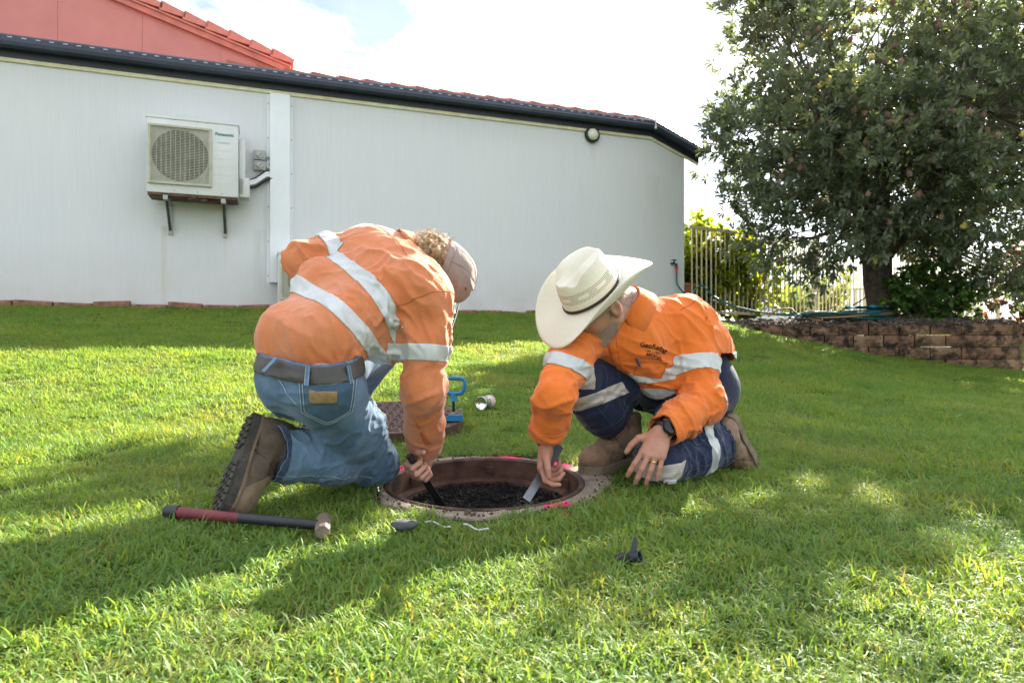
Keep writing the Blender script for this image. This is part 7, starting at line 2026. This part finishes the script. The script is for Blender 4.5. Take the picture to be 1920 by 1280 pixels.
    pl_, _ = C.at(1335, 868); nn_ = nrm(np.cross(kl, pl_ - la)); C.piece('leg_seam', strip(lambda V: (V - la) @ nn_, .0008, lambda V, N: np.minimum(seglen(V, lk, la)[0] - .25, (V - la) @ np.cross(nn_, kl) * np.sign((pl_ - la) @ np.cross(nn_, kl)) - .02)), M_LSTITCH, tr, .002, .0008)
    pl2, _ = C.at(1150, 800); n2_ = nrm(np.cross(kr, pl2 - ra)); C.piece('leg_seam', strip(lambda V: (V - ra) @ n2_, .0008, lambda V, N: np.minimum(seglen(V, rk, ra)[0] - .35, (V - ra) @ np.cross(n2_, kr) * np.sign((pl2 - ra) @ np.cross(n2_, kr)) - .02)), M_LSTITCH, tr, .002, .0008)
    # --- shirt
    T = Solid()
    T.cone(wst - hl * .07, wst + hl * .07, .118, .118, .05); T.cone(mid - ml * .085, mid + ml * .085, .126, .126, .06); T.cone(chs - cl * .095, chs + cl * .10, .112, .112, .06)
    T.cone(pel + P(.045, .01, .075), wst + P(.05, .0, .04), .100, .11, .05)
    T.cone(rsh, lsh, .070, .072, .06); T.cone(chs, neck, .092, .066, .05)
    T.cone(P(.425, 2.215, .430), P(.500, 2.265, .335), .088, .080, .06)
    T.chain([rsh, rsh + (rel - rsh) * .5, rel], [.068, .062, .057], .035); T.chain([rel, rel + (rwr - rel) * .55, rwr + (rwr - rel) * .05], [.057, .052, .045], .03)
    T.chain([lsh, lsh + (lel - lsh) * .5, lel], [.074, .070, .066], .035); T.chain([lel, lel + (lwr - lel) * .55, lwr + (lwr - lel) * .05], [.065, .057, .048], .03)
    D = Cloth(T, 0.0056)
    fr_, fl_ = nrm(rwr - rel), nrm(lwr - lel)
    D.crease([(lel, .11, nrm(P(.9, -.2, .4)), .036, .015, 3, 4.5), (lel + (lwr - lel) * .55, .10, nrm(P(.6, -.2, -.8)), .030, .014, 5, 4.5), (rel, .11, nrm(P(.9, .0, .4)), .036, .013, 7, 4.5), (rel + (rwr - rel) * .6, .10, nrm(P(.9, -.1, -.3)), .034, .010, 9, 4.5),
              (lsh + P(.02, -.05, -.06), .13, nrm(P(.25, -.3, -1)), .040, .012, 11, 6.0), (px(1230, 700, 2.15), .12, nrm(P(.9, -.2, -.35)), .040, .012, 13, 6.0), (px(1190, 720, 2.15), .10, nrm(P(.4, -.2, -1)), .034, .010, 15, 6.0), (rsh + P(-.03, -.06, -.05), .12, nrm(P(.8, -.2, .25)), .036, .012, 17, 6.0),
              (px(1290, 580, 2.3), .14, nrm(P(.6, .1, -.5)), .050, .009, 19, 6.0), (px(1345, 660, 2.4), .12, nrm(P(.2, 0, -1)), .042, .010, 21, 6.0)])
    def cuts(V):
        hem = .250 + .16 * sstep(V[:, 0], .52, .70) - .03 * sstep(V[:, 0], .75, .80)
        s = V[:, 2] - hem
        onarm = np.minimum(np.minimum(seglen(V, lsh, lel)[1], seglen(V, lel, lwr)[1]), np.minimum(seglen(V, rsh, rel)[1], seglen(V, rel, rwr)[1])) < .088
        s = np.where(onarm, 1.0, s)
        t, d = seglen(V, rel, rwr); s = np.minimum(s, np.where((d < .08) & (t > .5), -.030 - (V - rwr) @ fr_, 1))
        t, d = seglen(V, lel, lwr); s = np.minimum(s, np.where((d < .08) & (t > .5), -.012 - (V - lwr) @ fl_ + .006 * np.sin(V[:, 0] * 90), 1))
        na = nrm(hc - neck + P(0, 0, .09)); s = np.minimum(s, np.where(np.linalg.norm(V - neck - na * .05, axis=1) < .105, .020 - (V - neck) @ na, 1))
        return s
    D.cut(cuts); D.seal()
    sh = D.obj('shirt', M_ORANGE2, body)
    arms = lambda V: np.minimum(np.minimum(seglen(V, lsh, lel)[1], seglen(V, lel, lwr)[1]), np.minimum(seglen(V, rsh, rel)[1], seglen(V, rel, rwr)[1]))
    bpt = D.at(1078, 682)[0]; bn_ = nrm(P(-.34, -.22, -.92)); D.piece('reflective_tape', lambda V, N: np.minimum(.0225 - np.abs((V - bpt) @ bn_), .095 - seglen(V, rsh, rel)[1]), M_TAPE, sh, .0030)
    D.piece('reflective_tape', sleeve_band(D, lsh, lel, .52, .69, .105, []), M_TAPE, sh, .0030)
    def tband(picks, hw, ref):
        pts = [D.at(*q)[0] for q in picks] + [ref]; c, n_ = plane3(pts)
        return lambda V, N: np.minimum(hw - np.abs((V - c) @ n_), arms(V) - .080)
    D.piece('reflective_tape', tband([(1180, 706), (1215, 710), (1252, 700)], .021, px(1358, 665, 2.45)), M_TAPE, sh, .0028)
    D.piece('reflective_tape', tband([(1215, 737), (1235, 740), (1258, 737)], .021, px(1362, 700, 2.45)), M_TAPE, sh, .0028)
    # placket, chest pocket with flap and pen, lettering, seams, cuffs
    chest_n = nrm(P(-.45, -.85, .12))
    a_, b_ = D.at(1148, 640)[0], D.at(1172, 700)[0]
    fr = frame_at((a_ + b_) / 2, chest_n, a_ - b_); C_l = np.linalg.norm(a_ - b_)
    D.piece('placket', rect(fr, -.014, .014, -.075, .075, .08, 0, -.1), M_ORANGE2, sh, .0030)
    D.piece('placket_stitching', (lambda V, N: rect(fr, -.011, .011, -.075, .075, .08, 0, -.1)(V, N), lambda V, N: .0012 - rect(fr, -.011, .011, -.2, .2, .08, 0, -.1)(V, N)), M_ODARK, sh, .0048, .0006)
    p_, n_ = D.at(1222, 690); fr = frame_at(p_, nrm(n_ * .6 + chest_n * .4), P(.20, 0, 1)); pk = [(-.048, -.034), (.048, -.028), (.050, .032), (-.046, .020)]
    D.piece('chest_pocket', poly(fr, pk, .05, -.2), M_ORANGE2, sh, .0030)
    D.piece('pocket_stitching', outline(fr, pk, .0009, .003, depth=.05, face=-.2), M_ODARK, sh, .0046, .0006)
    p_, n_ = D.at(1196, 676); m = MB(); m.tube([p_ + n_ * .008 + P(-.004, 0, .012), p_ + n_ * .008 + P(.008, 0, -.014)], .0042, 8); pen = m.build('pen', simple('navy_pen', (.02, .03, .09), .3, .1, 9, 0), None, smooth=True); tag(pen, 'dark blue pen clipped in the chest pocket of the man in the hat', 'pen')
    p_, n_ = D.at(1226, 650); fr = frame_at(p_, nrm(n_ + chest_n), P(.10, .0, 1))
    def sew(body_, size, du, dv, mt, **kw):
        me_ = text_mesh(body_, size, depth=0.0, **kw); nv = len(me_.vertices)
        if nv == 0: return
        co = np.empty(nv * 3, np.float32); me_.vertices.foreach_get('co', co); co = co.reshape(-1, 3); out = []
        for x, y, z in co:
            q0 = fr[0] + fr[1] * (x + du) + fr[2] * (y + dv) + fr[3] * .05; h = D.bvh.ray_cast(V3(q0), -V3(fr[3]), .12)
            out.append((np.array(h[0]) if h[0] is not None else q0 - fr[3] * .05) + fr[3] * .0035)
        me_.vertices.foreach_set('co', np.array(out, np.float32).ravel()); me_.update(); link('embroidery', me_, mt, sh)
    M_BLK = fabric('black_thread', (.012, .012, .012)); M_YEL = fabric('yellow_thread', (.62, .38, .02))
    V_ = [(-.052, -.016), (.0, -.009), (.040, -.013), (.0, -.013)]
    sew('GeoRadar', .0215, 0, 0, M_BLK, bold=.0004, shear=.12); sew('ARTHUR', .0130, .004, -.026, M_BLK, bold=.0005)
    D.piece('embroidery', poly(fr, [(-.050, -.0135), (-.02, -.0125), (.044, -.0100), (-.02, -.0085)], .03), M_YEL, sh, .0030, .0006)
    D.piece('embroidery', poly(fr, [(-.024, -.0155), (.046, -.0125), (.044, -.0100), (-.022, -.0125)], .03), M_BLK, sh, .0036, .0006)
    aa = nrm(lel - lsh)
    D.piece('armhole_seam', strip(lambda V: (V - lsh - aa * .012) @ nrm(aa + P(.55, .0, .35)), .0009, lambda V, N: .13 - np.linalg.norm(V - lsh, axis=1)), M_ODARK, sh, .0016, .0006)
    D.piece('yoke_seam', strip(lambda V: (V - lsh - P(-.05, -.03, .03)) @ nrm(P(-.35, -.75, .55)), .0009, lambda V, N: np.minimum(.15 - np.linalg.norm(V - lsh - P(-.06, 0, .03), axis=1), .11 - arms(V))), M_ODARK, sh, .0016, .0006)
    for e_, w_, d_ in ((rel, rwr, fr_), (lel, lwr, fl_)):
        D.piece('cuff', lambda V, N: np.where((seglen(V, e_, w_)[1] < .085) & (seglen(V, e_, w_)[0] > .4), (V - w_) @ d_ + .075, -1), M_ORANGE2, sh, .0030)
    # collar: a stand with a fold that falls to points in front
    na = nrm(hc - neck + P(.02, .02, .10)); frn = nrm(P(-.6, -.6, -.5) - na * (P(-.6, -.6, -.5) @ na)); sdn = np.cross(na, frn); V = []; F = []; K = 36
    for k in range(K + 1):
        th = R(28) + (2 * math.pi - R(56)) * k / K; d = frn * math.cos(th) + sdn * math.sin(th); fp = max(0, math.cos(th)) ** 1.5
        for r_, h_ in ((.072, -.018), (.067, .008), (.064, .022), (.071, .025), (.086 + .006 * fp, -.002), (.104 + .014 * fp, -.036 - .038 * fp)): V.append(neck + d * r_ + na * h_)
    for k in range(K):
        for j in range(5): a = k * 6 + j; F.append((a, a + 1, a + 7, a + 6))
    m = MB(); m.add(V, F); oo = m.build('collar', M_ORANGE2, sh, smooth=True); md = oo.modifiers.new('t', 'SOLIDIFY'); md.thickness = .0025
    # --- boots
    br = (M_BOOTR, M_BOOTR, M_SOLER, M_SOLER, M_LACEB)
    boot(body, P(.388, 2.362, .118), P(-.69, -.72, -.03), P(0, -.05, 1), br, True, True)
    boot(body, la, P(.42, .36, -.83), P(-.63, -.52, -.54), br, True, False, None, .92)
    # --- straw hat
    HN = NT('cream_straw'); at = HN.attr('hat'); s3_ = HN.n('ShaderNodeSeparateXYZ'); HN.l(at.outputs['Vector'], s3_.inputs[0])
    wv = HN.noise(HN.coord('Object'), 520, 2, .6); base = HN.ramp(wv, [(.3, (.60, .56, .43)), (.7, (.74, .71, .60))])
    row = HN.math('FRACT', HN.math('MULTIPLY', s3_.outputs[1], 175.0)); colu = HN.math('FRACT', HN.math('ADD', HN.math('MULTIPLY', s3_.outputs[0], 21.0), HN.math('MULTIPLY', HN.math('FLOOR', HN.math('MULTIPLY', s3_.outputs[1], 175.0)), .5)))
    hole = HN.math('MULTIPLY', HN.math('LESS_THAN', HN.math('ABSOLUTE', HN.math('SUBTRACT', row, .5)), .26), HN.math('LESS_THAN', HN.math('ABSOLUTE', HN.math('SUBTRACT', colu, .5)), .27))
    zone = HN.math('MULTIPLY', HN.math('GREATER_THAN', s3_.outputs[1], .036), HN.math('LESS_THAN', s3_.outputs[1], .070))
    gapz = HN.math('SUBTRACT', 1.0, HN.math('MULTIPLY', HN.math('MULTIPLY', HN.math('GREATER_THAN', s3_.outputs[1], .047), HN.math('LESS_THAN', s3_.outputs[1], .058)), HN.math('GREATER_THAN', HN.math('SINE', HN.math('MULTIPLY', s3_.outputs[0], 9.0)), -.2)))
    hole = HN.math('MULTIPLY', HN.math('MULTIPLY', hole, zone), gapz)
    HN.bsdf(HN.mix(hole, base, (.05, .045, .03)), .65, HN.bump(wv, .6, .0015), .3)
    h0 = hc + u * .046 - f * .006; V = []; F = []; A_ = []; K = 72
    rows = [('b', t) for t in np.linspace(1, 0, 12)] + [('c', t) for t in np.linspace(.06, 1, 14)] + [('t', t) for t in (.94, .84, .7, .54, .36, .18, .04)]
    for kind, t in rows:
        for k in range(K):
            th = 2 * math.pi * k / K; c_, s_ = math.cos(th), math.sin(th)
            if kind == 'b':
                x, y = (.104 + .112 * t) * c_, (.086 + .100 * t) * s_; h = .066 * t ** 2.2 * s_ * s_ - .034 * t ** 1.6 * c_ * c_ - .006 * t
                y *= 1 - .12 * t * t * s_ * s_; hh = -1
            else:
                sc_ = 1 - .17 * t ** 1.5 if kind == 'c' else .83 * t
                x, y = .104 * c_ * sc_, .086 * s_ * sc_
                h = .118 * t if kind == 'c' else .118 + .010 * (1 - t)
                if kind == 'c': h *= 1 - .10 * max(0, c_) ** 2 * t
                else: h -= .012 * max(0, c_) * t
                dip = math.exp(-(y / .020) ** 2) * math.exp(-(x / .075) ** 2) * .034 + .022 * (math.exp(-((x - .060) / .028) ** 2 - ((abs(y) - .045) / .02) ** 2))
                h -= dip if kind == 't' else dip * t ** 4
                hh = h if kind == 'c' else -1
            V.append(h0 + f * x + l * y + u * h); A_.append((th, hh, 0))
    for i in range(len(rows) - 1):
        for k in range(K): k2 = (k + 1) % K; F.append((i * K + k, i * K + k2, (i + 1) * K + k2, (i + 1) * K + k))
    F.append(tuple((len(rows) - 1) * K + k for k in range(K)))
    me_ = raw_mesh('hat', V, F); a = me_.attributes.new('hat', 'FLOAT_VECTOR', 'POINT'); a.data.foreach_set('vector', np.array(A_, np.float32).ravel())
    hat = link('hat', me_, HN.m, body, smooth=True); hat['label'] = 'wide cream straw cowboy hat'; md = hat.modifiers.new('t', 'SOLIDIFY'); md.thickness = .0028
    m = MB(); ring = [h0 + f * .1045 * math.cos(a) + l * .0865 * math.sin(a) + u * (.006 + .003 * math.sin(a)) for a in np.linspace(0, 2 * math.pi, 60)]
    m.tube(ring, .0032, 6); ring2 = [p_ + u * .005 for p_ in ring]; m.tube(ring2, .0028, 6)
    k0 = h0 + l * .0885 + u * .006; m.tube(spline([k0, k0 + l * .014 + f * .015, k0 + l * .03 + f * .045 + u * .006], 8), .0028, 6); m.build('hat_cord', simple('brown_cord', (.035, .02, .016), .7, .3, 40, .2), hat, smooth=True)
    # --- spectacles, wristband, watch, ring
    gl = empty('spectacles', hc + f * .1, 'thin wire spectacles worn by the man in the straw hat', 'spectacles'); gm = simple('silver_wire', (.55, .53, .50), .3, .1, 9, 0, metal=.9)
    for s_ in (-1, 1):
        m = MB(); m.tube([hc + f * -.01 + l * s_ * .082 + u * .012, hc + f * .05 + l * s_ * .078 + u * .010, hc + f * .100 + l * s_ * .062 + u * .006], .0013, 6); m.build('temple', gm, gl, smooth=True)
        m = MB(); m.tube([hc + f * (.112 - .012 * (math.cos(a) * .5 + .5)) + l * s_ * (.034 + .025 * math.cos(a)) + u * (.000 + .017 * math.sin(a)) for a in np.linspace(0, 6.2832, 25)], .0011, 6); m.build('rim', gm, gl, smooth=True)
    m = MB(); m.tube([hc + f * .114 + l * .010 + u * .004, hc + f * .118 + u * .006, hc + f * .114 - l * .010 + u * .004], .0012, 6); m.build('bridge', gm, gl, smooth=True)
    bd = empty('bracelet', rwr, 'black beaded bracelet on the wrist above the scraper', 'bracelet'); bc = rwr - fr_ * .012; e1 = nrm(np.cross(fr_, Z3 + P(.1, .2, 0))); e2 = np.cross(fr_, e1); mb_ = MB()
    for k in range(22):
        a = 2 * math.pi * k / 22; m = MB(); c_ = bc + e1 * .0345 * math.cos(a) + e2 * .0335 * math.sin(a) + fr_ * .003 * math.sin(a)
        m.lathe([(.001, -.0046), (.0036, -.0033), (.0048, 0), (.0036, .0033), (.001, .0046)], c_, -e1 * math.sin(a) + e2 * math.cos(a), fr_, 8); m.build('bead', M_DARK if k not in (3, 4, 5) else gm, bd, smooth=True)
    wt = empty('wristwatch', lwr, 'black round wristwatch on the arm resting on the knee', 'wristwatch'); wn_ = nrm(P(.15, -.95, .25) - fl_ * (P(.15, -.95, .25) @ fl_)); ws = np.cross(fl_, wn_); wc = lwr + fl_ * .000 + P(0, 0, .004)
    m = MB(); m.lathe([(.0205, 0), (.0215, .003), (.0215, .008), (.019, .0105)], wc + wn_ * .030, wn_, fl_, 32); m.build('case', M_BSTEEL, wt, smooth=True)
    m = MB(); m.lathe([(.0185, 0), (.0180, .0012)], wc + wn_ * .0402, wn_, fl_, 32); m.build('face', simple('watch_glass', (.004, .004, .005), .08, .1, 9, 0), wt, smooth=True)
    V = []; F = []
    for k in range(30):
        a = 2 * math.pi * k / 30
        for hw in (-.010, .010): V.append(wc + wn_ * .0325 * math.cos(a) + ws * .0330 * math.sin(a) + fl_ * hw)
    for k in range(30): k2 = (k + 1) % 30; F.append((2 * k, 2 * k + 1, 2 * k2 + 1, 2 * k2))
    m = MB(); m.add(V, F); oo = m.build('strap', M_RUBBER, wt, smooth=True); md = oo.modifiers.new('t', 'SOLIDIFY'); md.thickness = .0025
    # gold ring on the third finger of that hand
    f_, p__ = nrm(fl), nrm(pl - fl * (pl @ fl)); sd_ = np.cross(p__, f_); kn = lwr + f_ * .083 * .97 - sd_ * .011 * .97; d_ = nrm(nrm(f_ + sd_ * .36 * (-.5) * .33) * math.cos(R(14)) + p__ * math.sin(R(14)))
    rc = kn + d_ * .018; e1 = nrm(np.cross(d_, Z3)); e2 = np.cross(d_, e1); V = []; F = []
    for k in range(24):
        a = 2 * math.pi * k / 24
        for hw, r_ in ((-.0024, .0104), (0, .0110), (.0024, .0104)): V.append(rc + e1 * r_ * math.cos(a) + e2 * r_ * math.sin(a) + d_ * hw)
    for k in range(24):
        k2 = (k + 1) % 24
        for j in range(2): F.append((3 * k + j, 3 * k + j + 1, 3 * k2 + j + 1, 3 * k2 + j))
    m = MB(); m.add(V, F); oo = m.build('finger_ring', simple('gold', (.75, .50, .18), .25, .1, 9, 0, metal=1.0), None, smooth=True); tag(oo, 'plain gold ring on the hand resting on the knee', 'ring'); md = oo.modifiers.new('t', 'SOLIDIFY'); md.thickness = .0012
    # --- flat scraper in the right hand
    ta, tb_ = px(1049, 838, 2.135), px(986, 939, 1.995); td = nrm(tb_ - ta); tw = nrm(np.cross(td, P(.2, 1, .1))); tn = np.cross(td, tw); ta = ta + P(-.002, -.004, 0)
    sc_ = empty('scraper', ta, 'flat grey steel scraper with black handle held over the manhole', 'scraper')
    m = MB(); m.box(ta + td * .055, tw, tn, td, .0135, .0075, .060, .004); m.build('handle', M_RUBBER, sc_, smooth=True)
    m = MB(); m.box(ta + td * .165, tw, tn, td, .0130, .0028, .056, .001); m.build('blade', simple('grey_tool_steel', (.17, .18, .19), .4, .2, 30, .1, 80, .7), sc_)
    return body
man_in_hat()
